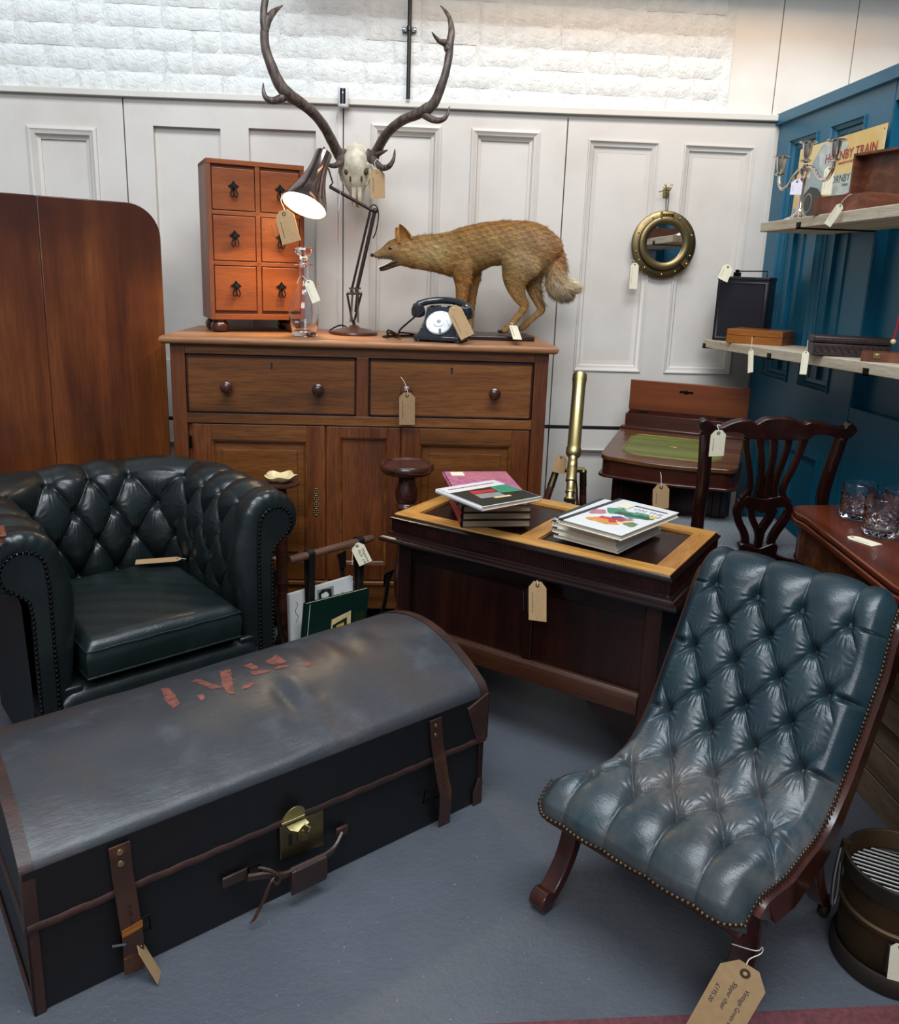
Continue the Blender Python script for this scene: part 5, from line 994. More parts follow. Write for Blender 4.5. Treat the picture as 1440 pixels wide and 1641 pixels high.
flat([(72, 168), (95, 138), (130, 132), (160, 150), (200, 180), (240, 178), (290, 155), (350, 138), (405, 134), (440, 142), (470, 158), (520, 130), (570, 121), (630, 119), (690, 124), (740, 138), (785, 160), (830, 148), (870, 147), (920, 155), (970, 172), (1020, 186), (1065, 182), (1090, 160), (1110, 150), (1148, 195), (1130, 225), (1095, 256), (1050, 262), (1000, 250), (950, 236), (900, 230), (850, 236), (815, 262), (700, 268), (520, 262), (400, 258), (385, 235), (360, 218), (300, 212), (240, 216), (190, 226), (150, 240), (112, 236), (95, 205)], .024, 'top_rail', .006)
b = B()
for pts in ([(132, 225), (128, 330), (118, 480), (100, 640), (80, 780), (62, 960), (52, 1200), (50, 1500)], [(1052, 245), (1020, 340), (975, 470), (935, 600), (915, 700), (900, 850), (885, 1020), (875, 1300)]):
    b = B(); q = [cc_(x, y) for x, y in pts]; q[-1].z = max(q[-1].z, 0)
    q = [p for p in q if p.z > .02]; last = q[-1]; q.append(Vector((last.x, last.y+.02, .2))) if last.z > .25 else None; q.append(Vector((q[-1].x, q[-1].y+.0, 0.0)))
    P = smooth_path(q, 4); b.tube(P, [(.016, .020)]*len(P), 12, flat=(0, 1, 0)); b.build('back_post', 'darkmahog', cr)
ribs = [[(400, 262), (402, 330), (418, 420), (432, 520), (428, 600), (400, 648), (370, 680)], [(490, 262), (500, 340), (508, 450), (500, 560), (482, 655)], [(590, 264), (590, 340), (575, 450), (550, 560), (532, 660)],
        [(690, 266), (680, 330), (650, 420), (612, 520), (592, 600), (588, 660)], [(800, 258), (775, 330), (735, 430), (680, 540), (650, 610), (655, 660), (690, 700)]]
wds = [46, 54, 52, 50, 50]
for pts, w in zip(ribs, wds):
    q = smooth_path(pts, 4); L_, R__ = [], []
    for i, p in enumerate(q):
        t = q[min(i+1, len(q)-1)]-q[max(i-1, 0)]; t = t/np.linalg.norm(t); n_ = np.array([-t[1], t[0]]); w_ = w*(.5 if 1 else 0)*(1-.25*math.sin(PI*i/(len(q)-1))); L_.append(p+n_*w_); R__.append(p-n_*w_)
    poly = L_+R__[::-1]; b = B(); a = [cc_(*p)-nb*.008 for p in poly]; c_ = [cc_(*p)+nb*.008 for p in poly]; n = len(L_); G = [[cc_(*L_[i])-nb*.008, cc_(*R__[i])-nb*.008, cc_(*R__[i])+nb*.008, cc_(*L_[i])+nb*.008] for i in range(n)]
    b.grid(G, wrapv=True); b.f += [(0, 1, 2, 3), tuple(4*(n-1)+k for k in range(4))]; b.build('splat_rib', 'darkmahog', cr, bevel=.003, ang=60)
flat([(372, 690), (400, 650), (450, 655), (520, 668), (600, 655), (650, 650), (690, 690), (680, 720), (610, 728), (560, 758), (500, 762), (450, 742), (400, 735)], .018, 'splat_band')
for pts, w in (([(372, 690), (338, 760), (352, 830), (385, 900), (395, 960), (380, 1010)], 54), ([(430, 735), (440, 800), (470, 870), (488, 900)], 46), ([(590, 735), (560, 800), (520, 860), (500, 900), (480, 1000)], 52), ([(680, 700), (690, 760), (650, 830), (600, 900), (570, 960), (575, 1010)], 54), ([(470, 860), (485, 920), (480, 1000)], 50)):
    q = smooth_path(pts, 4); G = []
    for i, p in enumerate(q):
        t = q[min(i+1, len(q)-1)]-q[max(i-1, 0)]; t = t/np.linalg.norm(t); n_ = np.array([-t[1], t[0]])*w*.5; G.append([cc_(*(p+n_))-nb*.0075, cc_(*(p-n_))-nb*.0075, cc_(*(p-n_))+nb*.0075, cc_(*(p+n_))+nb*.0075])
    b = B(); b.grid(G, wrapv=True); n = len(G); b.f += [(0, 1, 2, 3), tuple(4*(n-1)+k for k in range(4))]; b.build('splat_scroll', 'darkmahog', cr, bevel=.003, ang=60)
flat([(345, 985), (380, 968), (430, 985), (480, 1000), (530, 985), (580, 968), (610, 990), (600, 1040), (640, 1060), (700, 1075), (780, 1085), (860, 1090), (860, 1150), (60, 1120), (60, 1040), (340, 1040)], .024, 'back_rail')
zs_ = (cc_(480, 1040)).z; lx0, lx1 = cc_(70, 1040).x, cc_(870, 1040).x; yb_ = cc_(480, 1040).y
P = [(lx0+.01, yb_), (lx1-.01, yb_), (lx1+.035, yb_+.36), (lx0-.035, yb_+.36)]
P = [(x, y, z) for z, e in ((zs_-.03, 0), (zs_-.002, 0), (zs_+.010, .006), (zs_+.016, .025), (zs_+.018, .06)) for x, y in [(P[0][0]+e, P[0][1]+e), (P[1][0]-e, P[1][1]+e), (P[2][0]-e, P[2][1]-e), (P[3][0]+e, P[3][1]-e)]]
b = B(); b.add(P, [(i*4+k, i*4+(k+1) % 4, i*4+4+(k+1) % 4, i*4+4+k) for i in range(4) for k in range(4)]+[(16, 17, 18, 19)]); b.build('seat', 'fabric', cr, ang=60)
b = B(); b.box(lx0-.035, lx1+.035, yb_+.35, yb_+.375, zs_-.07, zs_-.005); b.build('front_rail', 'darkmahog', cr, bevel=.003)
for a0, a1 in ((lx0, lx0-.035), (lx1, lx1+.035)): B().add([(a0-.01, yb_, zs_-.07), (a0+.01, yb_, zs_-.07), (a1+.01, yb_+.37, zs_-.07), (a1-.01, yb_+.37, zs_-.07), (a0-.01, yb_, zs_-.005), (a0+.01, yb_, zs_-.005), (a1+.01, yb_+.37, zs_-.005), (a1-.01, yb_+.37, zs_-.005)], [(0, 3, 2, 1), (4, 5, 6, 7), (0, 1, 5, 4), (1, 2, 6, 5), (2, 3, 7, 6), (3, 0, 4, 7)]).build('side_rail', 'darkmahog', cr, bevel=.002)
for x in (lx0-.035, lx1+.035): B().box(x-.018, x+.018, yb_+.34, yb_+.376, 0, zs_-.005).build('front_leg', 'darkmahog', cr, bevel=.003)

# ================================================================ TELESCOPE
e0 = oy(912, 803, 2.60); e1 = oy(929, 600, 2.88); te = thing('telescope', 'polished brass telescope on a wooden tripod, standing behind the coffer', 'telescope', (.62, 2.80, 0))
tO = Vector((.62, 2.80, 0)); ax = (e1-e0); Lt = ax.length; Rt = zto(ax); q0 = e0-tO
k = Lt/.50
def px_r(w, t): Y = (e0+ax*t); return w/2/1293.11*(Y.y)
tb = B(); tb.lathe([(.0, .50*k), (.023, .50*k), (.0255, .498*k), (.0262, .475*k), (.0245, .470*k), (.0240, .455*k), (.0232, .452*k), (.0232, .205*k), (.026, .200*k), (.0262, .180*k), (.0235, .172*k), (.0165, .165*k), (.0155, .150*k)], 40, q0, Rt, False); tb.build('main_tube', 'polbrass', te)
tb = B(); tb.lathe([(.0158, .168*k), (.0158, .148*k), (.0175, .145*k), (.0175, .128*k), (.0160, .125*k), (.0178, .122*k), (.0178, .085*k), (.0190, .082*k), (.0190, .074*k), (.0145, .070*k), (.0145, .040*k), (.0165, .037*k), (.0165, .031*k), (.0125, .028*k), (.0125, .014*k), (.019, .010*k), (.0205, .002), (.018, 0), (.008, .003), (0, .004)], 36, q0, Rt, False); tb.build('eyepiece', 'polbrass', te)
tb = B(); tb.lathe([(0, .492*k), (.0225, .492*k)], 30, q0, Rt, False); tb.build('lens', 'glass', te)
hc_ = oy(914, 745, 2.80)-tO; b = B(); b.sph(hc_+Vector((0, 0, -.022)), (.016, .016, .016), 16, 10); b.tube([hc_+Vector((0, 0, -.05)), hc_+Vector((0, -.03, 0))], .010, 12); b.build('mount', 'brassdk', te)
b = B(); b.tube([hc_+Vector((-.055, 0, -.02)), hc_+Vector((.055, .01, -.02))], .010, 12); b.build('cross_head', 'brassdk', te)
for top, foot in ((hc_+Vector((-.052, 0, -.025)), Vector((-.245, -.10, 0))), (hc_+Vector((.050, .01, -.028)), Vector((.115, .14, 0))), (hc_+Vector((.008, -.02, -.04)), Vector((.045, -.28, 0)))):
    d = (foot-top); m1 = top+d*.09
    b = B(); b.sph(top, (.014, .014, .014), 12, 8); b.tube([top, m1], [.0125, .0135], 14); b.build('brass_ferrule', 'brassdk', te)
    b = B(); b.tube([m1, top+d*.3, top+d*.95], [.0125, .0145, .010], 14); b.build('leg', 'turned', te); b = B(); b.tube([top+d*.95, foot], [.010, .004], 10); b.build('foot_spike', 'brassdk', te)

# ================================================================ RIGHT-HAND TABLE, TUMBLERS, CRATES, PAN
TZ = .70; st2 = thing('card_table', 'polished mahogany folding card table with rounded corner at the right edge, under the crystal tumblers', 'table', (1.02, 1.10, 0), 0)
def dpoly(e=0):
    c0 = (1.00, 1.05); P = [(1.448, .95), (1.06-e, .95)]
    P += [(1.06-e, 1.40), (1.034-e, 1.52), (1.088-e, 2.01)]; cxr, cyr, r = 1.135, 2.03, .052
    P += [(cxr-(r+e)*math.cos(a)*1.0, cyr+(r+e)*math.sin(a)*1.9) for a in np.linspace(.15, PI/2, 10)]; P += [(1.448, 2.165+e)]
    return [(x-1.02, y-1.10) for x, y in P]
B().ext(dpoly(), lambda u, v, t: (u, v, t), TZ-.016, TZ).build('upper_leaf', 'mahogtop', st2, bevel=.005, seg=3)
B().ext(dpoly(.002), lambda u, v, t: (u, v, t), TZ-.036, TZ-.018).build('lower_leaf', 'mahogtop', st2, bevel=.005, seg=3)
B().ext(dpoly(-.016), lambda u, v, t: (u, v, t), TZ-.130, TZ-.037).build('frieze', 'walnut', st2, bevel=.002)
b = B(); P = [(x, y) for x, y in dpoly(-.014)]; B().ext(P, lambda u, v, t: (u, v, t), TZ-.138, TZ-.130).build('bead', 'darkmahog', st2, bevel=.002)
for x, y in ((.12, .98), (-.01, -.10), (.40, .98), (.40, -.10)):
    P = [[(x+sx*s, y+sy*s, z) for sx, sy in ((-1, -1), (1, -1), (1, 1), (-1, 1))] for z, s in ((0, .010), (TZ-.138, .019))]; b = B(); b.grid(P, wrapv=True); b.f += [(3, 2, 1, 0), (4, 5, 6, 7)]; b.build('leg', 'mahogtop', st2, bevel=.002)
def tumbler(x, y, label):
    t = thing('tumbler', label, 'glass', (x, y, TZ+.0006), 0, 'crystal tumblers on the card table'); R, H = .0430, .097
    n = 140; P = []
    pro = [(R-.006, 0), (R-.003, .002), (R-.0015, .008)]+[(R-.0012+.0012*z/H, z) for z in np.linspace(.012, .056, 36)]+[(R-.0002, .066), (R, H-.001), (R-.0008, H), (R-.0018, H-.001), (R-.0026, .078), (R-.0040, .066), (R-.0066, .056), (R-.0072, .020), (R-.012, .015), (0, .015)]
    for i, (r, z) in enumerate(pro):
        cut = 3 <= i < 39; row = []
        for k in range(n):
            a = 2*PI*k/n; rr = r
            if cut: u = a*14/(2*PI)+ (z-.012)*60; v = a*14/(2*PI)-(z-.012)*60; rr -= .0011*(max(0, 1-abs((u % 1)-.5)*5)+max(0, 1-abs((v % 1)-.5)*5))
            row.append((rr*math.cos(a), rr*math.sin(a), z))
        P.append(row)
    b = B(); b.grid(P, wrapv=True); b.f.append(tuple(range(n))[::-1]); b.build('bowl', 'glass', t, ang=20); return t
tumbler(1.226, 2.008, 'crystal cut tumbler nearest the rounded corner of the card table')
tumbler(1.205, 1.862, 'crystal cut tumbler at the front, by the cream price tag')
tumbler(1.305, 1.955, 'crystal cut tumbler behind the other two, partly hidden')
tumbler(1.290, 1.835, 'crystal cut tumbler cut off by the right edge of the picture')
crt = thing('wooden_crate', 'old wooden crate under the card table, right edge', 'crate', (1.23, 1.90, 0), 0, 'old wooden crates under the card table')
for k, z in enumerate((.0, .085, .17)): B().box(0, .014, -.55+.0, 0, z, z+.08).build('plank', 'crate', crt, bevel=.002, smooth=False)
for k, z in enumerate((.0, .085, .17)): B().box(.2, .214, -.55+.0, 0, z, z+.08).build('plank', 'crate', crt, bevel=.002, smooth=False)
for y in (-.56, -.0): B().box(.0, .214, y, y+.013, 0, .25).build('end_board', 'crate', crt, bevel=.002, smooth=False)
B().box(.014, .2, -.547, 0, 0, .012).build('base_board', 'crate', crt, smooth=False)
cr2 = thing('wooden_crate', 'shallow wooden crate lying tilted on top of the lower crate, under the card table', 'crate', (1.20, 1.93, .262), (math.radians(-7)*0, 0, 0), 'old wooden crates under the card table')
for z in (0, .075): B().box(0, .012, -.62, -.02, z, z+.07).build('plank', 'crate', cr2, bevel=.002, smooth=False)
for z in (0, .075): B().box(.23, .242, -.62, -.02, z, z+.07).build('plank', 'crate', cr2, bevel=.002, smooth=False)
for y in (-.632, -.02): B().box(0, .242, y, y+.012, 0, .145).build('end_board', 'crate', cr2, bevel=.002, smooth=False)
for k in range(3): B().box(.014+k*.073, .080+k*.073, -.62, -.02, 0, .01).build('slat', 'crate', cr2, smooth=False)
# brass pan with grille
bO = Vector((.990, 1.288, 0)); bk = thing('coal_pan', 'round aged brass coal pan with a wire grille inside, at the lower right edge', 'pan', bO)
BR, BH = .101, .222
B().lathe([(0, .012), (BR-.012, .012), (BR-.006, .02), (BR-.004, .118), (BR+.001, .122), (BR+.001, .130), (BR-.004, .133), (BR-.004, BH-.030), (BR-.001, BH-.028), (BR-.001, BH-.003), (BR-.003, BH), (BR-.005, BH-.003), (BR-.007, .10), (BR-.012, .03), (0, .03)], 72).build('pan', 'bucket', bk)
B().lathe([(BR-.02, 0), (BR+.001, 0), (BR+.004, .006), (BR+.003, .034), (BR-.002, .040), (BR-.008, .030), (BR-.02, .01)], 72, Z0, None, False).build('base_ring', 'bucketdk', bk)
B().lathe([(BR-.0035, BH-.035), (BR+.002, BH-.034), (BR+.002, BH-.002), (BR-.0035, BH-.001)], 72, Z0, None, False).build('rim_band', 'bucketdk', bk)
for k in range(-6, 7):
    x = k*.0125; L_ = math.sqrt(max(0, (BR-.010)**2-x*x)); d = Vector((.86, -.5, 0)); n_ = Vector((.5, .86, 0)); b = B(); b.tube([n_*x-d*L_+Vector((0, 0, BH-.040)), n_*x+d*L_+Vector((0, 0, BH-.040))], .0022, 8); b.build('grille_bar', 'steel', bk)
b = B(); b.lathe([(BR-.012, BH-.044), (BR-.007, BH-.040), (BR-.012, BH-.036)], 60, Z0, None, False); b.build('grille_ring', 'bucketdk', bk)
hp = Vector((-BR*.90, BR*.45, 0)); b = B(); b.tube([hp+Vector((0, 0, BH+.014)), hp+Vector((-.004, 0, BH-.03))], .009, 10); b.build('hinge_lug', 'bucket', bk)
b = B(); b.tube(smooth_path([hp+Vector((-.010, 0, BH)), hp+Vector((-.020, -.01, BH-.06)), hp+Vector((-.018, -.015, BH-.12)), hp+Vector((-.008, -.01, BH-.10)), hp+Vector((-.006, 0, BH-.02))], 5), .004, 8); b.build('handle_wire', 'steel', bk)
aa = -2.05; c_ = Vector(((BR+.002)*math.cos(aa), (BR+.002)*math.sin(aa), .085)); b = B(); b.ext([(-.018, -.03), (.018, -.03), (.018, .03), (-.018, .03)], lambda u, v, t: c_+Vector((-math.sin(aa), math.cos(aa), 0))*u+Vector((0, 0, v))+Vector((math.cos(aa), math.sin(aa), 0))*t, -.004, .002); b.build('repair_plate', 'bucketdk', bk, bevel=.001)
# ================================================================ BUTTONED SURFACES
def tuft(p, q):                 # diamond quilting: 0 on the creases, 1 in the middle of a puff
    a = np.abs(np.sin(np.pi*(p+q))); b = np.abs(np.sin(np.pi*(p-q))); return (a*b)
def puffh(p, q, A=.018, D=.010, ex=.33):
    f = tuft(p, q); h = A*np.power(f+1e-6, ex)
    pr = np.round(p+q); qr = np.round(p-q); bp = (pr+qr)/2; bq = (pr-qr)/2; d2 = (p-bp)**2+(q-bq)**2
    h = h-D*np.exp(-d2/.0075); ang = np.arctan2(q-bq, p-bp); rr = np.sqrt(d2)
    h = h+.0011*np.sin(ang*18+np.sin(bp*7+bq*3)*3)*np.exp(-((rr-.20)/.10)**2); return h
def grid_obj(P, name, mat, parent, smooth=True):
    nu, nv = P.shape[:2]; idx = np.arange(nu*nv).reshape(nu, nv)
    F = np.stack([idx[:-1, :-1], idx[1:, :-1], idx[1:, 1:], idx[:-1, 1:]], -1).reshape(-1, 4)
    me = bpy.data.meshes.new(name); me.from_pydata(P.reshape(-1, 3).tolist(), [], F.tolist()); me.materials.append(M[mat]); me.polygons.foreach_set('use_smooth', [True]*len(me.polygons)); me.update()
    o = bpy.data.objects.new(name, me); COL.objects.link(o); o.parent = parent; return o
def normals(P):
    du = np.gradient(P, axis=0); dv = np.gradient(P, axis=1); n = np.cross(du, dv); return n/(np.linalg.norm(n, axis=2, keepdims=True)+1e-12)
def spl(xs, ys, x):             # smooth monotone-ish interpolation
    xs = np.array(xs, float); ys = np.array(ys, float); m = np.gradient(ys, xs); i = np.clip(np.searchsorted(xs, x)-1, 0, len(xs)-2); h = xs[i+1]-xs[i]; t = (x-xs[i])/h
    return (2*t**3-3*t**2+1)*ys[i]+(t**3-2*t**2+t)*h*m[i]+(-2*t**3+3*t**2)*ys[i+1]+(t**3-t**2)*h*m[i+1]
btn = B().lathe([(.0075, -.003), (.0085, 0), (.006, .003), (0, .004)], 16).data('button', 'blueleather')
nail_me = B().lathe([(.0036, 0), (.0034, .0016), (.002, .0028), (0, .0032)], 8)
def nails(pts, nrms, r, name, mat, parent):
    b = B()
    for p, n in zip(pts, nrms):
        R = zto(n); b.lathe([(r, 0), (r*.92, r*.45), (r*.55, r*.8), (0, r*.9)], 8, p, R, False)
    o = b.build(name, mat, parent); o['kind'] = 'stuff'; return o
def along(pts, step):
    pts = [Vector(p) for p in pts]; out = []; acc = 0
    for a, b_ in zip(pts, pts[1:]):
        L = (b_-a).length
        while acc <= L: out.append(a+(b_-a)*(acc/L if L else 0)); acc += step
        acc -= L
    return out

# ================================================================ BLUE-GREEN SLIPPER CHAIR
ys_ = -.842; us_ = Vector((math.cos(ys_), math.sin(ys_), 0)); ws_ = Vector((-math.sin(ys_), math.cos(ys_), 0)); A0 = 1.19
sl = thing('slipper_chair', 'low worn blue-green leather slipper chair, deep buttoned, with scrolled mahogany legs', 'chair', us_*(-.613)+ws_*A0, ys_)
prof = [(-.42, 1.722, .655), (-.30, 1.716, .672), (-.16, 1.700, .686), (0, 1.676, .690), (.2, 1.654, .676), (.5, 1.632, .645), (1.0, 1.602, .582), (1.5, 1.563, .520), (2.0, 1.521, .455), (2.5, 1.476, .393), (3.0, 1.411, .335), (3.5, 1.335, .316), (4.0, 1.27, .300), (4.22, 1.230, .288), (4.40, 1.203, .266), (4.54, 1.190, .240), (4.62, 1.190, .222)]
qs = np.array([a[0] for a in prof]); ay = np.array([a[1]-A0 for a in prof]); az = np.array([a[2] for a in prof])
NQ, NX = 430, 190; qq = np.linspace(-.42, 4.62, NQ); Y = spl(qs, ay, qq); Z = spl(qs, az, qq)
hl = np.interp(Y+A0, [1.19, 1.225, 1.27, 1.33, 1.45, 1.6, 1.75], [.268, .262, .222, .200, .198, .204, .198]); hr = np.interp(Y+A0, [1.19, 1.23, 1.29, 1.43, 1.60, 1.70, 1.75], [.180, .186, .202, .210, .216, .208, .204])
tt_ = np.linspace(0, 1, NX)
Xg = -hl[:, None]+(hl+hr)[:, None]*tt_[None]; base = np.stack([Xg, np.repeat(Y[:, None], NX, 1), np.repeat(Z[:, None], NX, 1)], -1)
nm = normals(base); nm *= np.sign(nm[NQ//2, NX//2, 2])
p = Xg/.095; q = np.repeat(qq[:, None], NX, 1); h = puffh(p, q, .023, .021, .24)
sf = np.clip((np.abs(p)-1.6)/.25, 0, 1)*np.clip((3.9-q)/.3, 0, 1); rowq = q-.5; dq = rowq-np.round(rowq); h = h*(1-sf)+(.022-.020*np.exp(-(dq/.035)**2))*sf
pl_f = .023-(.023-.023*np.power(np.sin(np.pi*p)**2+1e-6, .24))*(1-.55*np.clip((q-4)/.35, 0, 1)); h = np.where(q > 4, np.maximum(pl_f, 0)-.012*np.exp(-(((p-np.round(p))**2)+(q-4)**2)/.010), h)
pl_t = .023-(.023-.023*np.power(np.cos(np.pi*p)**2+1e-6, .24))*(1-.62*np.clip((.5-q)/.4, 0, 1)); h = np.where(q < .5, pl_t-.012*np.exp(-(((p-.5-np.round(p-.5))**2)+(q-.5)**2)/.010), h)
edge = 1-np.power(np.abs(2*tt_-1), 14); end = np.clip((4.62-qq)/.16, 0, 1)**.5*np.clip((qq+.42)/.12, 0, 1)**.5
h = h*(1-.55*np.clip((np.abs(2*tt_-1)-.86)/.14, 0, 1))[None]
h = (h+.010)*edge[None]*end[:, None]-.012*(1-edge[None]); h += .0016*np.sin(Xg*31+Y[:, None]*23)*np.sin(Z[:, None]*37+Xg*17)
Ps = base+nm*h[..., None]; cover = grid_obj(Ps, 'seat_and_back', 'slipper', sl)
for i in range(8):
    q0_ = .5+.5*i; ks = ([-1.5, -.5, .5, 1.5] if i % 2 == 0 else ([-1, 0, 1] if i < 7 else [-2, -1, 0, 1]))
    iy = int(round((q0_+.42)/5.04*(NQ-1)))
    for k in ks:
        ix = int(np.argmin(np.abs(Xg[iy]-k*.095))); c_ = Ps[iy, ix]; n_ = nm[iy, ix]; share(btn, 'button', sl, Vector(c_)+Vector(n_)*.001, Vector(n_).to_track_quat('Z', 'Y').to_euler())
# frame
ny_, nz_ = np.gradient(Z, qq), -np.gradient(Y, qq); nl = np.hypot(ny_, nz_); ny_, nz_ = ny_/nl, nz_/nl
s_ = np.sign(nz_[NQ//2]); ny_, nz_ = ny_*s_, nz_*s_
sel = list(range(12, NQ-10, 8))
for side, hv, nm_s in ((1, hr, 'side_rail'), (-1, hl, 'side_rail')):
    x0 = lambda i: side*(hv[i]-.006); x1 = lambda i: side*(hv[i]+.013); G = []
    for i in sel:
        dpt = .052 if qq[i] < 2.6 else .052+.016*math.sin(min(1, (qq[i]-2.6)/1.2)*PI/2); dpt *= min(1, .35+(4.62-qq[i])*2.2)
        ofs = .012 if side > 0 else .030; a = (Y[i]-ny_[i]*ofs, Z[i]-nz_[i]*ofs); c = (Y[i]-ny_[i]*(.012+dpt), Z[i]-nz_[i]*(.012+dpt)); G.append([(x0(i), a[0], a[1]), (x1(i), a[0], a[1]), (x1(i), c[0], c[1]), (x0(i), c[0], c[1])])
    b = B(); b.grid(G, wrapv=True); n = len(G); b.f += [(0, 1, 2, 3), tuple(4*(n-1)+k for k in range(4))]; b.build(nm_s, 'scrollwood', sl, bevel=.004, ang=45)
    pts = [Vector((side*(hv[i]-.001), Y[i]-ny_[i]*.004, Z[i]-nz_[i]*.004)) for i in range(10 if side > 0 else int(NQ*.93), NQ-4, 2)]; pts = along(pts, .0088)
    nails(pts, [Vector((side*.8, 0, 0))+Vector((0, .2, .5)) for _ in pts], .0040, 'nail_trim', 'nail', sl)
# scroll at the front end of each rail and the front nails
pts = along([Vector((Xg[NQ-6, j], Ps[NQ-10, j, 1]-.001, Z[NQ-6]+.006)) for j in range(2, NX-1, 2)], .0098); nails(pts, [Vector((0, -1, .1))]*len(pts), .0050, 'nail_trim', 'nail', sl)
b = B(); G = [[(x, Y[i]-ny_[i]*o_, Z[i]-nz_[i]*o_) for x in (-hl[i]*.97, hr[i]*.97)] for i in sel for o_ in (.045,)]; b.grid(G); b.build('back_cloth', 'blackmatte', sl)
b = B(); b.box(-.25, .17, .006, .022, .205, .232); b.build('front_rail', 'scrollwood', sl, bevel=.003)
def sabre(x0, x1):
    cen = smooth_path([(.080, .245, .036), (.098, .200, .036), (.100, .145, .031), (.082, .090, .027), (.048, .045, .024), (.012, .020, .021)], 5); G = []
    for i, (y, z, w) in enumerate(cen):
        a = cen[max(0, i-1)]; c = cen[min(len(cen)-1, i+1)]; t = np.array([c[0]-a[0], c[1]-a[1]]); t /= np.linalg.norm(t); n_ = np.array([t[1], -t[0]])*w*.5
        G.append([(x0, y+n_[0], z+n_[1]), (x1, y+n_[0], z+n_[1]), (x1, y-n_[0], z-n_[1]), (x0, y-n_[0], z-n_[1])])
    b = B(); b.grid(G, wrapv=True); n = len(G); b.f += [(0, 1, 2, 3), tuple(4*(n-1)+k for k in range(4))]
    b.lathe([(0, 0), (.022, 0), (.022, x1-x0), (0, x1-x0)], 28, (x0, .004, .0222), rotm((0, 1, 0), (0, 0, 1), (1, 0, 0)), False); b.build('front_leg', 'scrollwood', sl, bevel=.003, ang=50)
sabre(-.262, -.224); sabre(.130, .178)
for x0, x1 in ((-.200, -.165), (.165, .200)):
    cen = [(.245, .315, .05), (.275, .24, .045), (.320, .15, .036), (.375, .075, .030), (.415, .045, .026)]; cen = smooth_path(cen, 4); G = []
    for i, (y, z, w) in enumerate(cen): G.append([(x0, y-w/2, z), (x1, y-w/2, z), (x1, y+w/2, z), (x0, y+w/2, z)])
    b = B(); b.grid(G, wrapv=True); n = len(G); b.f += [(0, 1, 2, 3), tuple(4*(n-1)+k for k in range(4))]; b.build('rear_leg', 'scrollwood', sl, bevel=.003, ang=50)
    xm = (x0+x1)/2; b = B(); b.lathe([(.008, .035), (.011, .045), (.010, .060)], 14, (xm, .415, 0)); b.lathe([(0, -.006), (.017, -.007), (.019, -.004), (.019, .004), (.017, .007), (0, .006)], 22, (xm, .428, .0192), rotm((0, 1, 0), (0, 0, 1), (1, 0, 0)), False); b.box(xm-.010, xm-.0075, .410, .432, .015, .04); b.box(xm+.0075, xm+.010, .410, .432, .015, .04); b.build('castor', 'bucketdk', sl)

# ================================================================ GREEN CHESTERFIELD ARMCHAIR
ya2 = .66; ac = thing('armchair', 'dark green leather chesterfield armchair, buttoned back and rolled arms, behind the trunk', 'armchair', (-.606, 2.017, 0), ya2)
IW, BY, CRr, Y0 = .212, .50, .11, .032
seg1 = BY-CRr-Y0; arc = CRr*PI/2; seg2 = 2*(IW-CRr); TOT = 2*seg1+2*arc+seg2
def pathp(s):
    out = np.zeros((len(s), 4))
    for i, v in enumerate(s):
        if v < seg1: out[i] = (-IW, Y0+v, -1, 0)
        elif v < seg1+arc: a = (v-seg1)/CRr; out[i] = (-IW+CRr-CRr*math.cos(a), BY-CRr+CRr*math.sin(a), -math.cos(a), math.sin(a))
        elif v < seg1+arc+seg2: out[i] = (-IW+CRr+(v-seg1-arc), BY, 0, 1)
        elif v < seg1+2*arc+seg2: a = (v-seg1-arc-seg2)/CRr; out[i] = (IW-CRr+CRr*math.sin(a), BY-CRr+CRr*math.cos(a), math.sin(a), math.cos(a))
        else: out[i] = (IW, Y0+(TOT-v), 1, 0)
    return out
cN, cZ, rR = .112, .598, .083
pn = [(.030, .24), (.020, .32), (.012, .40), (.006, .47), (.008, .53)]
angs = np.radians(np.linspace(168, -62, 34)); arcp = [(cN+rR*math.cos(a), cZ+rR*math.sin(a)) for a in angs]
pts_ = np.array(pn+arcp); tgt = np.array([(.062, z) for _, z in pn]+[(cN+.004+.050*math.cos(a), cZ-.004+.050*math.sin(a)) for a in angs])
cum = np.concatenate([[0], np.cumsum(np.hypot(*np.diff(pts_, axis=0).T))]); NT_ = 130; tv = np.linspace(0, cum[-1], NT_)
pn_i = np.interp(tv, cum, pts_[:, 0]); pz_i = np.interp(tv, cum, pts_[:, 1]); tn_i = np.interp(tv, cum, tgt[:, 0]); tz_i = np.interp(tv, cum, tgt[:, 1])
for _ in range(3):
    pn_i[1:-1] = (pn_i[:-2]+2*pn_i[1:-1]+pn_i[2:])/4; pz_i[1:-1] = (pz_i[:-2]+2*pz_i[1:-1]+pz_i[2:])/4
t_top = np.interp(.632, pz_i[:60], tv[:60]); ROW = .101; SPC = TOT/11.0
NS = 420; sv = np.linspace(0, TOT, NS); pp = pathp(sv); NE = 12
front = []
base = np.zeros((NS, NT_, 3)); base[..., 0] = pp[:, None, 0]+pp[:, None, 2]*pn_i[None]; base[..., 1] = pp[:, None, 1]+pp[:, None, 3]*pn_i[None]; base[..., 2] = pz_i[None]
nm = normals(base); k_ = NT_//3; 
if nm[NS//2, k_, 1] > 0: nm = -nm
pg = (sv-TOT/2)[:, None]/SPC+.5+0*tv[None]; qg = (tv[None]-t_top)/(2*ROW)+0*sv[:, None]
qg2 = qg+.5*0
h = puffh(pg, qg, .029, .018)
up_f = .026*np.power(np.sin(np.pi*pg)**2*.999+1e-6, .35)   # pleats run on over the roll from the top row
plt_ = .026-(.026-.026*np.power(np.cos(np.pi*pg)**2+1e-6, .33))*(1-.6*np.clip((qg-.5)/.5, 0, 1)); h = np.where(qg > .5, plt_, h)
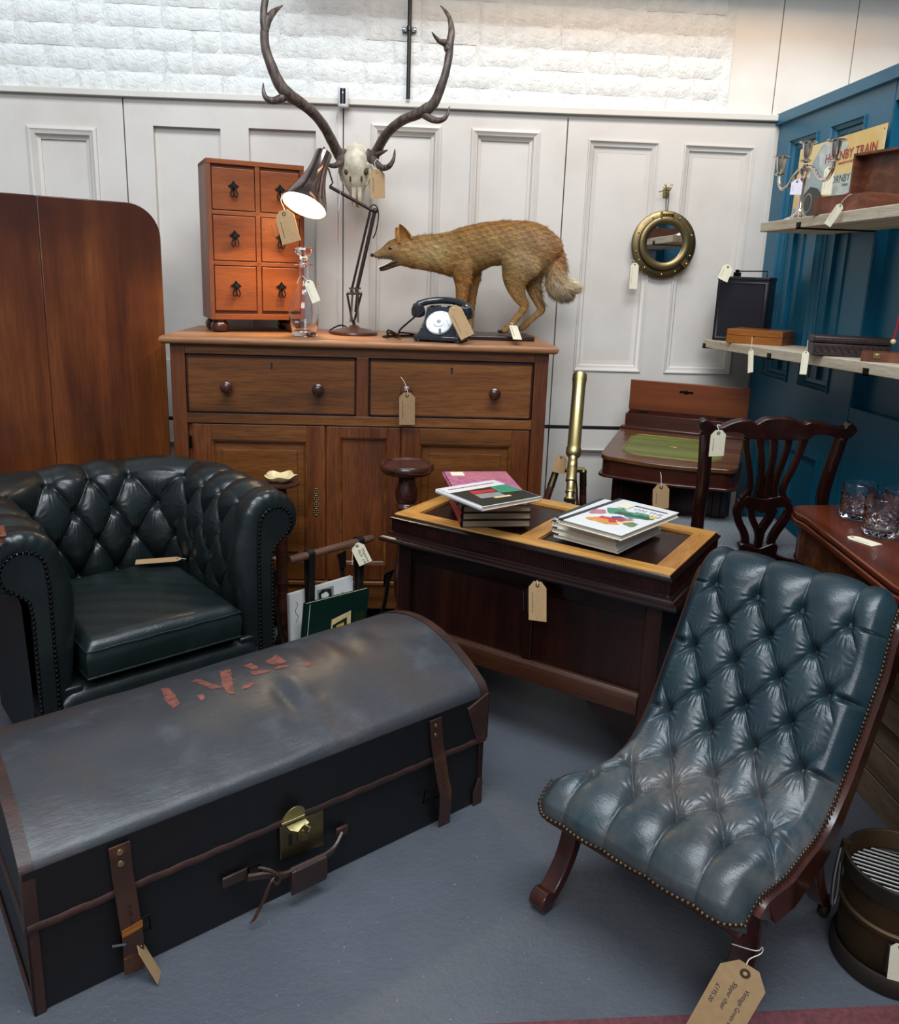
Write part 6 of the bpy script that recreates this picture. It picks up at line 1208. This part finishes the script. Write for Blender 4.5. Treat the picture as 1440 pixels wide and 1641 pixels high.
lowf = .026*np.power(np.cos(np.pi*pg)**2+1e-6, .42)*0+.018
hfade = np.clip((np.minimum(sv, TOT-sv)-.02)/.07, 0, 1)[:, None]; h = h*hfade+.018*(1-hfade)
h = h*np.clip((tv[-1]-tv)/.06, 0, 1)[None]**.5*1.0
Pm = base+nm*(h-.012)[..., None]
def endcap(row, row_n, sgn):
    out = []
    for e in np.linspace(.12, 1, NE):
        a = e*PI/2; f = 1-math.cos(a); out_r = np.zeros((NT_, 3)); x = sgn*(IW+tn_i); y0 = Y0
        T = np.stack([x, np.full(NT_, Y0), tz_i], -1); R = row+(T-row)*f; R[:, 1] = row[:, 1]-.030*math.sin(a); R[:, :] += 0
        wr = .0014*np.sin(tv*210)*math.sin(PI*e)*np.clip((tv-.25)/.1, 0, 1); R[:, 2] += wr; out.append(R)
    return out
L_ = endcap(Pm[0], None, -1)[::-1]; R_e = endcap(Pm[-1], None, 1); full = np.concatenate([np.array(L_), Pm, np.array(R_e)]); grid_obj(full, 'arms_and_back', 'greenleather', ac)
btn2 = B().lathe([(.0085, -.003), (.0095, 0), (.007, .003), (0, .004)], 16).data('button', 'greenleather')
for r_ in range(3):
    for k in range(-6, 7):
        pb = k+(0 if r_ % 2 else .5); s0 = pb*SPC+TOT/2
        if s0 < .06 or s0 > TOT-.06: continue
        i = int(round(s0/TOT*(NS-1))); j = int(np.argmin(np.abs(tv-(t_top-r_*ROW)))); c_ = Pm[i, j]; n_ = nm[i, j]; share(btn2, 'button', ac, Vector(c_)+Vector(n_)*.001, Vector(n_).to_track_quat('Z', 'Y').to_euler())
# outside shell, facings, nails
G = [[(p_[0]+p_[2]*n_, p_[1]+p_[3]*n_, z) for n_, z in ((.128, .545), (.118, .50), (.112, .30), (.112, .07), (.085, .06))] for p_ in pathp(np.linspace(0, TOT, 70))]
b = B(); b.grid(G); b.build('outside_panel', 'greenmatte', ac)
G = [[(p_[0]+p_[2]*n_, p_[1]+p_[3]*n_, z) for n_, z in ((.03, .27), (.03, .07))] for p_ in pathp(np.linspace(0, TOT, 50))]; b = B(); b.grid(G); b.build('lining', 'greenleather', ac)
for sg_ in (-1, 1):
    o1_ = [(sg_*(IW+cN+.004+.050*math.cos(a)), cZ-.004+.050*math.sin(a)) for a in np.radians(np.linspace(170, -62, 30))]
    out_ = [(sg_*(IW+.062), .06), (sg_*(IW+.062), .54)]+o1_+[(sg_*(IW+.108), .52), (sg_*(IW+.103), .48), (sg_*(IW+.103), .06)]
    B().ext(out_, lambda u, v, t: (u, t, v), -.004, .02).build('arm_facing', 'greenleather', ac, bevel=.003)
    B().box(min(sg_*(IW+.0), sg_*(IW+.066)), max(sg_*(IW+.0), sg_*(IW+.066)), .004, .03, .06, .27).build('arm_base', 'greenleather', ac, bevel=.006)
    line = [Vector((x, -.004, z)) for x, z in out_]; pts = along(line, .0128); nails(pts, [Vector((0, -1, 0))]*len(pts), .0050, 'nail_trim', 'darknail', ac)
def rbox(x0, x1, y0, y1, z0, z1, r, name, mat, parent, dome=0):
    nx, ny = 40, 40; xs = np.linspace(-1, 1, nx); P = []
    X, Yy = np.meshgrid(np.linspace(x0, x1, nx), np.linspace(y0, y1, ny), indexing='ij'); ex = np.minimum(X-x0, x1-X); ey = np.minimum(Yy-y0, y1-Yy); e = np.minimum(np.clip(ex/r, 0, 1), 1)*1.0; e2 = np.clip(ey/r, 0, 1)
    rnd = np.sqrt(np.clip(1-(1-e)**2, 0, 1))*np.sqrt(np.clip(1-(1-e2)**2, 0, 1)); zt = z1-r*.8*(1-rnd)+dome*np.sin(np.pi*(X-x0)/(x1-x0))*np.sin(np.pi*(Yy-y0)/(y1-y0))
    zt += .0012*np.sin(X*60+Yy*35)*np.sin(Yy*50)
    top = np.stack([X, Yy, zt], -1); b = B(); b.grid(top.tolist()); rim = [top[i, 0] for i in range(nx)]+[top[-1, j] for j in range(1, ny)]+[top[i, -1] for i in range(nx-2, -1, -1)]+[top[0, j] for j in range(ny-2, 0, -1)]
    G = [[tuple(v) for v in rim], [(v[0]+(.004 if 1 else 0)*np.sign(v[0]-(x0+x1)/2), v[1]+.004*np.sign(v[1]-(y0+y1)/2), (z0+z1)/2) for v in rim], [(v[0], v[1], z0) for v in rim]]; b.grid(G, wrapv=True); n = len(rim); o = len(b.v)-n; b.f.append(tuple(range(o, o+n))); return b.build(name, mat, parent, ang=60), rim
cu_, rim = rbox(-.205, .205, -.016, .462, .285, .385, .030, 'seat_cushion', 'cushleather', ac, .020)
for z in (0, 1):
    pts = [Vector((v[0]+.0015*np.sign(v[0]), v[1]-.0015*(v[1] < .2), (v[2] if z else .289))) for v in rim]; b = B(); b.tube(pts, .0026, 6, closed=True); b.build('piping', 'cushleather', cu_)
rbox(-.265, .265, -.006, .45, .07, .262, .035, 'seat_base', 'greenleather', ac, .006)
for x, y in ((-.28, .03), (.28, .03), (-.26, .54), (.26, .54)): B().lathe([(.018, 0), (.026, .012), (.026, .04), (.018, .062)], 20, (x, y, 0)).build('bun_foot', 'darkmahog', ac)
wb_ = thing('wooden_tray', 'corner of a small wooden stand lying on the left arm of the green armchair', 'tray', (-.905, 1.735, .6975), .5)
B().box(-.06, .04, -.03, .035, 0, .014).build('board', 'pine', wb_, bevel=.002); B().box(-.066, .046, -.036, .041, .014, .020).build('rim', 'boxwooddk', wb_, bevel=.002)

# ================================================================ DOMED TRUNK
yt = .607; tr = thing('trunk', 'large domed black canvas travelling trunk with brown leather edging and straps, on the floor', 'trunk', (-.62, 1.201, 0), yt)
TL_, TD = 1.03, .50
def dome(x, y):
    zf_ = .297+.024*x/TL_; u = y/TD; return zf_+(.082-.006*math.sin(x*5))*4*u*(1-u)*.94+.016*u*0
def lumps(x, y): return .0011*math.sin(x*17+y*9)*math.sin(y*21-x*4)+.0009*math.sin(x*39+1)*math.sin(y*31+x*7)-.008*math.exp(-((x-.57)**2/.0006+(y-.16)**2/.004))+.005*math.exp(-((x-.60)**2/.0008+(y-.17)**2/.006))-.004*math.exp(-((x-.64)**2+(y-.13)**2)/.0005)+.004*math.sin(x*70)*math.exp(-((x-.72)**2/.02+(y-.30)**2/.008))
body = B(); body.box(.004, TL_-.006, .004, TD-.004, .0, .20); body.build('body', 'trunkside', tr, bevel=.004)
nx, ny = 150, 60; P = np.zeros((nx, ny+10, 3))
for i in range(nx):
    x = TL_*i/(nx-1); zf_ = dome(x, 0)
    colp = [(-.001, .181), (-.002, .21), (-.002, .25), (-.001, zf_-.022), (.0005, zf_-.009), (.0045, zf_-.001)]
    for y in np.linspace(.012, TD-.004, ny): colp.append((y, dome(x, y)+lumps(x, y)*min(1, y/.03)*min(1, min(x, TL_-x)/.04+.1)))
    colp += [(TD+.001, dome(x, TD)-.012), (TD+.002, .25), (TD+.001, .21), (TD, .181)]
    P[i, :, 0] = x; P[i, :, 1] = [c[0] for c in colp]; P[i, :, 2] = [c[1] for c in colp]
lid_t = grid_obj(P, 'lid', 'trunk', tr)
for i, x in ((0, 0), (nx-1, TL_)):
    b = B(); b.add([tuple(v) for v in P[i]], [tuple(range(P.shape[1]))]); b.build('lid_end', 'trunkside', tr, smooth=False)
b = B(); b.ext([(.0, .182), (TL_, .182), (TL_, .30), (0, .293)], lambda u, v, t: (u, -.0024+t, v), -.0004, 0) ; b.build('lid_front', 'trunkside', tr, smooth=False)
b = B(); b.ext([(0, .174), (TL_, .174), (TL_, .189), (0, .189)], lambda u, v, t: (u, t, v+.0015*math.sin(u*14)), -.0065, .0); 
G = [[(x, y0, z0) for y0, z0 in ((-.0035, .174), (-.0068, .178), (-.0068, .186), (-.0035, .190), (-.001, .190), (-.001, .174))] for x in np.linspace(-.001, TL_+.001, 60)]
G = [[(a[0], a[1], a[2]+.0012*math.sin(i*1.7)) for a in r] for i, r in enumerate(G)]; b = B(); b.grid(G, wrapv=True); b.build('seam_strip', 'brownleather', tr)
def endstrip(x0, x1):
    xa, xb = (x0, x1); i0 = int(round(max(0, min(x0, x1))/TL_*(nx-1))); row = P[0 if x0 < .5 else nx-1]; xo = -.0035 if x0 < .5 else TL_+.0035; xi = .019 if x0 < .5 else TL_-.019
    G = []
    c_ = np.array([TD/2, .25])
    for v in row:
        d = np.array([v[1], v[2]])-c_; d /= np.linalg.norm(d); o_ = d*.0022; G.append([(xi, v[1]+o_[0]*.4, v[2]+o_[1]*.4), (xi, v[1]+o_[0], v[2]+o_[1]), (xo, v[1]+o_[0], v[2]+o_[1]), (xo, v[1]-d[0]*.016, v[2]-d[1]*.016)])
    b = B(); b.grid(G); return b.build('end_binding', 'brownleather', tr, ang=60)
endstrip(0, .02); endstrip(TL_, TL_-.02)
for x0, x1 in ((-.002, .018), (TL_-.016, TL_-.002)):
    B().box(x0, x1, -.0015, .01, .0, .176).build('corner_binding', 'brownleather', tr, bevel=.002); B().box(x0, x0+.006 if x0 < .5 else x1, -.0015, .02, 0, .176).build('corner_binding', 'brownleather', tr, bevel=.002)
B().box(-.003, .003, .0, TD, .0, .014).build('base_binding', 'brownleather', tr, bevel=.002)
B().box(-.0045, .002, -.002, TD, .168, .186).build('base_binding', 'brownleather', tr, bevel=.002)
B().ext([(TL_-.062, .283), (TL_-.002, .306), (TL_+.004, .306), (TL_+.004, .184), (TL_-.030, .184)], lambda u, v, t: (u, t, v), -.0075, -.002).build('corner_patch', 'brownleather', tr, bevel=.001)
B().box(TL_-.001, TL_+.005, -.0075, .07, .184, .306).build('corner_patch', 'brownleather', tr, bevel=.002)
B().ext([(TL_-.03, .0), (TL_-.002, .0), (TL_-.002, .07), (TL_-.014, .075), (TL_-.03, .04)], lambda u, v, t: (u, t, v), -.004, .0).build('base_corner_patch', 'brownleather', tr, bevel=.001)
def strap(xc, w, zt, zb_, dx, name='strap'):
    s_ = ribbon([(xc, -.0085, zt), (xc+dx*.2, -.0095, zt-.06), (xc+dx*.45, -.012, .185), (xc+dx*.6, -.022, .13), (xc+dx*.8, -.026, .09), (xc+dx, -.016, zb_)], w, .0019); return s_.build(name, 'strap', tr, bevel=.0006)
sa = strap(.156, .037, .284, .012, .010); sb = strap(.868, .034, .292, .002, .030)
rvt = B().lathe([(.0062, 0), (.0058, .0012), (0, .0022)], 16, Z0, rotm((1, 0, 0), (0, 0, 1), (0, -1, 0))).data('rivet', 'polbrass')
for z in (.270, .246): share(rvt, 'rivet', sa, (.156, -.0110, z)); share(rvt, 'rivet', sb, (.868, -.0112, z+.006), None, (.7, 1, .7))
for s_, xc, zz in ((sa, .163, (.160, .146, .130)), (sb, .884, (.150, .137, .124))):
    for z in zz: B().lathe([(.0024, 0), (.0024, .0008)], 10, (xc, -.0205-(.160-z)*.18-.0022, z), rotm((1, 0, 0), (0, 0, 1), (0, -1, 0))).build('punched_hole', 'blackmatte', s_)
B().ext([(-.0185, -.010), (.0185, -.002), (.0185, .012), (-.0185, .006)], lambda u, v, t: (.164+u, -.0262+t, .112+v), -.0016, 0).build('worn_band', 'boxwood', sa, smooth=False, label='worn bright tan band')
B().ext([(-.0185, -.010), (.0185, -.004), (.0185, .010), (-.0185, .002)], lambda u, v, t: (.165+u, -.0225+t, .062+v), -.0016, 0).build('worn_band', 'boxwood', sa, smooth=False, label='worn bright tan band')
for xc in (.172, .862):
    b = B(); b.tube([(xc-.026, -.012, .085), (xc-.024, -.016, .118), (xc+.026, -.016, .118), (xc+.028, -.012, .085)], .0026, 8, closed=True); b.build('buckle', 'iron', tr)
b = B(); b.tube([(.130, -.018, .088), (.150, -.034, .094)], .0022, 8); b.build('buckle_prong', 'steel', tr)
# lock
lk = B(); lk.ext([(.471, .100), (.573, .088), (.573, .176), (.471, .176)], lambda u, v, t: (u, t, v), -.0065, -.001) ; lkp = lk.build('lock_plate', 'brassdk', tr, bevel=.001)
b = B(); b.lathe([(.015, 0), (.014, .004), (.009, .005), (.009, .008), (0, .008)], 26, (.524, -.0065, .135), rotm((1, 0, 0), (0, 0, 1), (0, -1, 0))); b.build('lock_boss', 'brassdk', lkp)
B().box(.490, .498, -.0078, -.006, .125, .150).build('lock_slot', 'blackmatte', lkp)
hs_ = [(.027*math.cos(a), .026*math.sin(a)*1.45) for a in np.linspace(0, PI, 16)]
b = B(); b.ext(hs_, lambda u, v, t: (.498+u, -.012-v*.30+t, .190+v*.95), -.0012, .0012); hsp = b.build('hasp_plate', 'polbrass', tr, bevel=.0006)
b = B(); b.lathe([(.0042, -.026), (.0042, .026)], 14, (.498, -.0115, .187), rotm((0, 0, 1), (0, 1, 0), (1, 0, 0))); b.build('hasp_hinge', 'polbrass', hsp)
b = B(); b.ext([(-.022, 0), (.022, 0), (.026, -.012), (.016, -.018), (.010, -.014), (-.004, -.024), (-.018, -.012)], lambda u, v, t: (.502+u, -.018+v*.65+t, .183+v*.45), -.001, .001); b.tube([(.515, -.028, .180), (.525, -.036, .172), (.520, -.036, .164)], .0022, 8); b.build('hasp_tongue', 'polbrass', hsp, bevel=.0005)
# handle
hd = ribbon([(.395, -.012, .098), (.43, -.030, .100), (.46, -.036, .088), (.50, -.038, .086), (.55, -.036, .086), (.585, -.030, .090), (.612, -.016, .104)], .016, .0035, (0, -.35, 1)).build('handle', 'strap', tr, bevel=.001)
B().box(.345, .400, -.008, -.002, .092, .116).build('handle_mount', 'brownleather', tr, bevel=.002); B().box(.604, .634, -.010, -.002, .092, .114).build('handle_mount', 'brownleather', tr, bevel=.002)
P2 = [[(x, y, z) for y, z in ((-.034, .096), (-.046, .090), (-.047, .045), (-.040, .030), (-.030, .045), (-.030, .090))] for x in (.478, .560)]; b = B(); b.grid(P2, wrapv=True); b.f += [(0, 1, 2, 3, 4, 5), (6, 7, 8, 9, 10, 11)]; b.build('handle_pad', 'brownleather', tr, bevel=.002)
b = B(); b.tube([(.398, -.010, .118), (.418, -.020, .122), (.420, -.022, .096), (.398, -.012, .090)], .0026, 8, closed=True); b.build('handle_ring', 'iron', tr)
ribbon([(.452, -.036, .098), (.430, -.040, .086), (.415, -.044, .060), (.395, -.046, .030), (.388, -.046, .022)], .011, .002, (.9, 0, .4)).build('loose_strap_end', 'strap', tr, bevel=.0006)
b = B(); b.tube(smooth_path([(.415, -.020, .118), (.436, -.034, .110), (.452, -.044, .094), (.446, -.040, .078), (.438, -.036, .090)], 4), .0034, 8); b.build('knot', 'strap', tr)
# red painted letters I. V. B. worn into the lid
ct_, st_2 = math.cos(yt), math.sin(yt)
def on_dome(px, py):
    z = .38
    for _ in range(8):
        w = oz(240+px/5.143, 1030+py/5.143, z); dx, dy = w.x+.62, w.y-1.201; x = ct_*dx+st_2*dy; y = -st_2*dx+ct_*dy; z = dome(min(max(x, 0), TL_), min(max(y, 0), TD))
    return x, y
def paint(poly):
    b = B(); P_ = [on_dome(*p_) for p_ in smooth_closed([np.array(q) for q in poly], 1)] if 0 else [on_dome(*p_) for p_ in poly]; r = np.random.default_rng(len(poly)); D = []
    for i in range(len(P_)):
        a, c = np.array(P_[i]), np.array(P_[(i+1) % len(P_)])
        for k in range(4): D.append(a+(c-a)*k/4+r.normal(0, .0009, 2))
    c = np.mean(D, 0); G = []
    for f in (1, .75, .5, .25, .02): G.append([(lambda q: (q[0], q[1], dome(*q)+lumps(*q)+.0009))(c+(d-c)*f) for d in D])
    b.grid(G, wrapv=True); return b
t = NT('red_letter_paint', .6); v = t.coord(); f = t.noise(v, 60, 5, .7); t.col(t.ramp(f, [(.35, '#3c2f2f'), (.48, '#6b3c34'), (.7, '#8d5045')])); t.bump(f, .4, .001); M['letterpaint'] = t.m
for nm2, polys in (('letter_i', [[(90, 378), (160, 378), (205, 430), (250, 500), (190, 548), (130, 480)]]), ('full_stop', [[(385, 440), (430, 430), (465, 455), (420, 483)]]),
                   ('letter_v', [[(330, 320), (400, 300), (480, 330), (580, 360), (600, 380), (500, 385), (420, 350)], [(570, 245), (665, 225), (680, 300), (690, 370), (700, 430), (640, 415), (600, 370), (585, 300)]]),
                   ('full_stop', [[(755, 380), (770, 350), (850, 318), (860, 340), (820, 365)]]), ('letter_b', [[(760, 195), (830, 172), (900, 205), (890, 225), (850, 228)], [(820, 240), (860, 236), (990, 228), (985, 245), (860, 272)], [(950, 145), (1040, 100), (1130, 160), (1080, 180), (990, 175)], [(1020, 222), (1060, 190), (1150, 185), (1150, 200), (1090, 210)]]),
                   ('full_stop', [[(1265, 195), (1290, 165), (1340, 175), (1320, 200)]])):
    a = B(); [a.add(g_.v, g_.f) for g_ in map(paint, polys)]; a.build(nm2, 'letterpaint', lid_t)
# ================================================================ PRICE TAGS
V = Vector
price_tag('brown card tag on the top right drawer of the small pine chest', oy(455, 343, 2.885), oy(467, 389, 2.875), .066, 'kraft', [oy(455, 334, 2.89), oy(450, 322, 2.90), oy(452, 310, 2.92)], 3, facing=(-.2, -1, .1))
price_tag('small cream tag round the neck of the glass decanter', oy(494, 452, 2.81), oy(507, 484, 2.80), .030, 'cream', [oy(490, 448, 2.82), oy(484, 442, 2.835), oy(479, 446, 2.85), oy(476, 455, 2.83)], 2)
price_tag('brown card tag hanging from the right antler', oy(604, 276, 3.04), oy(605, 318, 3.04), .053, 'kraft', [oy(604, 272, 3.045), oy(600, 262, 3.05), oy(604, 255, 3.06), oy(609, 260, 3.05)], 2)
price_tag('brown card tag seen edge-on, hanging from the arm of the desk lamp', oy(542, 342, 2.985), oy(542, 391, 2.985), .05, 'kraft', [oy(543, 330, 2.985), oy(545, 312, 2.985), oy(544, 306, 2.98)], 0, facing=(-1, -.12, 0))
price_tag('brown card tag tied to the black telephone', oy(727, 495, 2.745), oy(749, 540, 2.725), .050, 'kraft', [oy(726, 491, 2.75), oy(722, 488, 2.78), oy(718, 490, 2.81)], 3, facing=(.1, -1, .1))
price_tag('small cream tag tied to the hind paw of the fox', oy(822, 522, 2.96), oy(829, 544, 2.74), .030, 'cream', [oy(820, 519, 2.97), oy(817, 517, 2.99), oy(822, 519, 3.0)], 2, facing=(0, -.3, 1))
price_tag('brown card tag on the third drawer knob of the oak cupboard', oy(652, 634, 2.722), oy(652, 681, 2.745), .054, 'kraft', [oy(653, 628, 2.72), oy(648, 613, 2.725), oy(642, 604, 2.73)], 3)
price_tag('cream tag hanging from the porthole rim', oy(1017, 424, 3.262), oy(1014, 463, 3.262), .032, 'cream', [oy(1017, 420, 3.26), oy(1014, 417, 3.26), oy(1010, 418, 3.265)], 2)
price_tag('white tag on the handle of the black tin box', oy(1166, 428, 3.08), oy(1157, 449, 3.07), .042, 'cream', [oy(1168, 424, 3.09), oy(1171, 421, 3.11)], 2)
price_tag('long white tag hanging off the upper shelf from the open rosewood box', ox(1346, 330, 1.205), ox(1325, 361, 1.19), .022, 'cream', [ox(1350, 322, 1.205), ox(1358, 314, 1.21), ox(1364, 311, 1.215)], 1, facing=(-.75, -.65, 0))
price_tag('lilac tag on the stem of the silver candelabra', ox(1277, 291, 1.27), ox(1274, 312, 1.27), .034, 'lilac', [ox(1279, 288, 1.28), ox(1282, 284, 1.295)], 2, facing=(-.5, -.85, 0))
price_tag('cream tag hanging on the printed tin sign behind the candelabra', ox(1329, 270, 1.385), ox(1323, 312, 1.385), .032, 'cream', [ox(1331, 262, 1.38), ox(1334, 252, 1.37)], 1, facing=(-.7, -.7, 0))
price_tag('curled white tag hanging from the plain golden-brown box', ox(1203, 562, 1.205), ox(1202, 597, 1.20), .021, 'cream', [ox(1204, 552, 1.205), ox(1205, 540, 1.21)], 1, facing=(-1, -.6, 0))
price_tag('white tag hanging from the dark carved box', ox(1291, 565, 1.185), ox(1286, 600, 1.18), .020, 'cream', [ox(1293, 555, 1.185), ox(1294, 545, 1.185)], 1, facing=(-.8, -.8, 0))
price_tag('brown card tag hanging from the front of the writing desk', oy(1059, 781, 2.535), oy(1058, 815, 2.535), .055, 'kraft', [oy(1059, 775, 2.535), oy(1059, 764, 2.54), oy(1058, 757, 2.56)], 2)
price_tag('peach card tag on the cross head of the telescope tripod', oy(899, 733, 2.745), oy(894, 758, 2.745), .045, 'kraft', [oy(901, 730, 2.75)], 0, facing=(-.5, -1, 0))
price_tag('cream tag tied to the left ear of the dining chair', oy(1151, 694, 2.16), oy(1147, 731, 2.17), .043, 'cream', [oy(1151, 688, 2.165), oy(1149, 681, 2.18), oy(1154, 682, 2.18)], 3)
price_tag('brown card tag on the front of the dark coffer', oy(861, 938, 1.985), oy(861, 995, 1.965), .052, 'kraft', [oy(861, 933, 1.985), oy(860, 930, 1.99)], 3, facing=(-.58, -.81, 0))
price_tag('brown card tag lying on the seat of the green armchair', V((-.680, 2.425, .4085)), V((-.800, 2.395, .4075)), .042, 'kraft', [V((-.668, 2.428, .409)), V((-.655, 2.42, .410))], 0, facing=(0, 0, 1))
price_tag('cream tag on the magazine rack pole', oy(572, 875, 2.555), oy(586, 903, 2.55), .046, 'cream', [oy(570, 872, 2.56), oy(565, 885, 2.56), oy(564, 905, 2.56)], 0, ['Magazine', 'Rack  £45'], tsize=.0135)
a_, c_ = V((-.62, 1.201, 0)), lambda x, y, z: V((-.62+ct_*x-st_2*y, 1.201+st_2*x+ct_*y, z))
price_tag('brown card tag with a pointed end, hanging below the left trunk strap', c_(.176, -.024, .066), c_(.200, -.050, .002), .036, 'kraft', [c_(.178, -.026, .068)], 0, facing=(.98, .15, .1))
h_, b_2 = V((.606, 1.106, .158)), V((.556, 1.106, .022))
price_tag('large brown card tag on the front leg of the slipper chair', h_, b_2, .080, 'kraft', [h_+V((.002, .004, .004)), h_+V((.012, .016, .012)), h_+V((.040, .030, .010)), h_+V((.052, .05, .004)), h_+V((.03, .03, .016)), h_+V((-.010, .04, .022))], 0, ['Vintage Green leather', 'Slipper chair', '      £195.00'], facing=(-.1, -.7, .75), tsize=.0115)
price_tag('cream tag on the side of the brass coal pan', oy(1442, 1518, 1.13), oy(1436, 1572, 1.13), .03, 'cream', [], 0, ['£40.00'], facing=(-.5, -1, .2), tsize=.012)
price_tag('cream tag lying on the card table in front of the tumblers', V((1.122, 1.838, .7012)), V((1.150, 1.778, .7012)), .040, 'cream', [], 1, facing=(0, 0, 1))
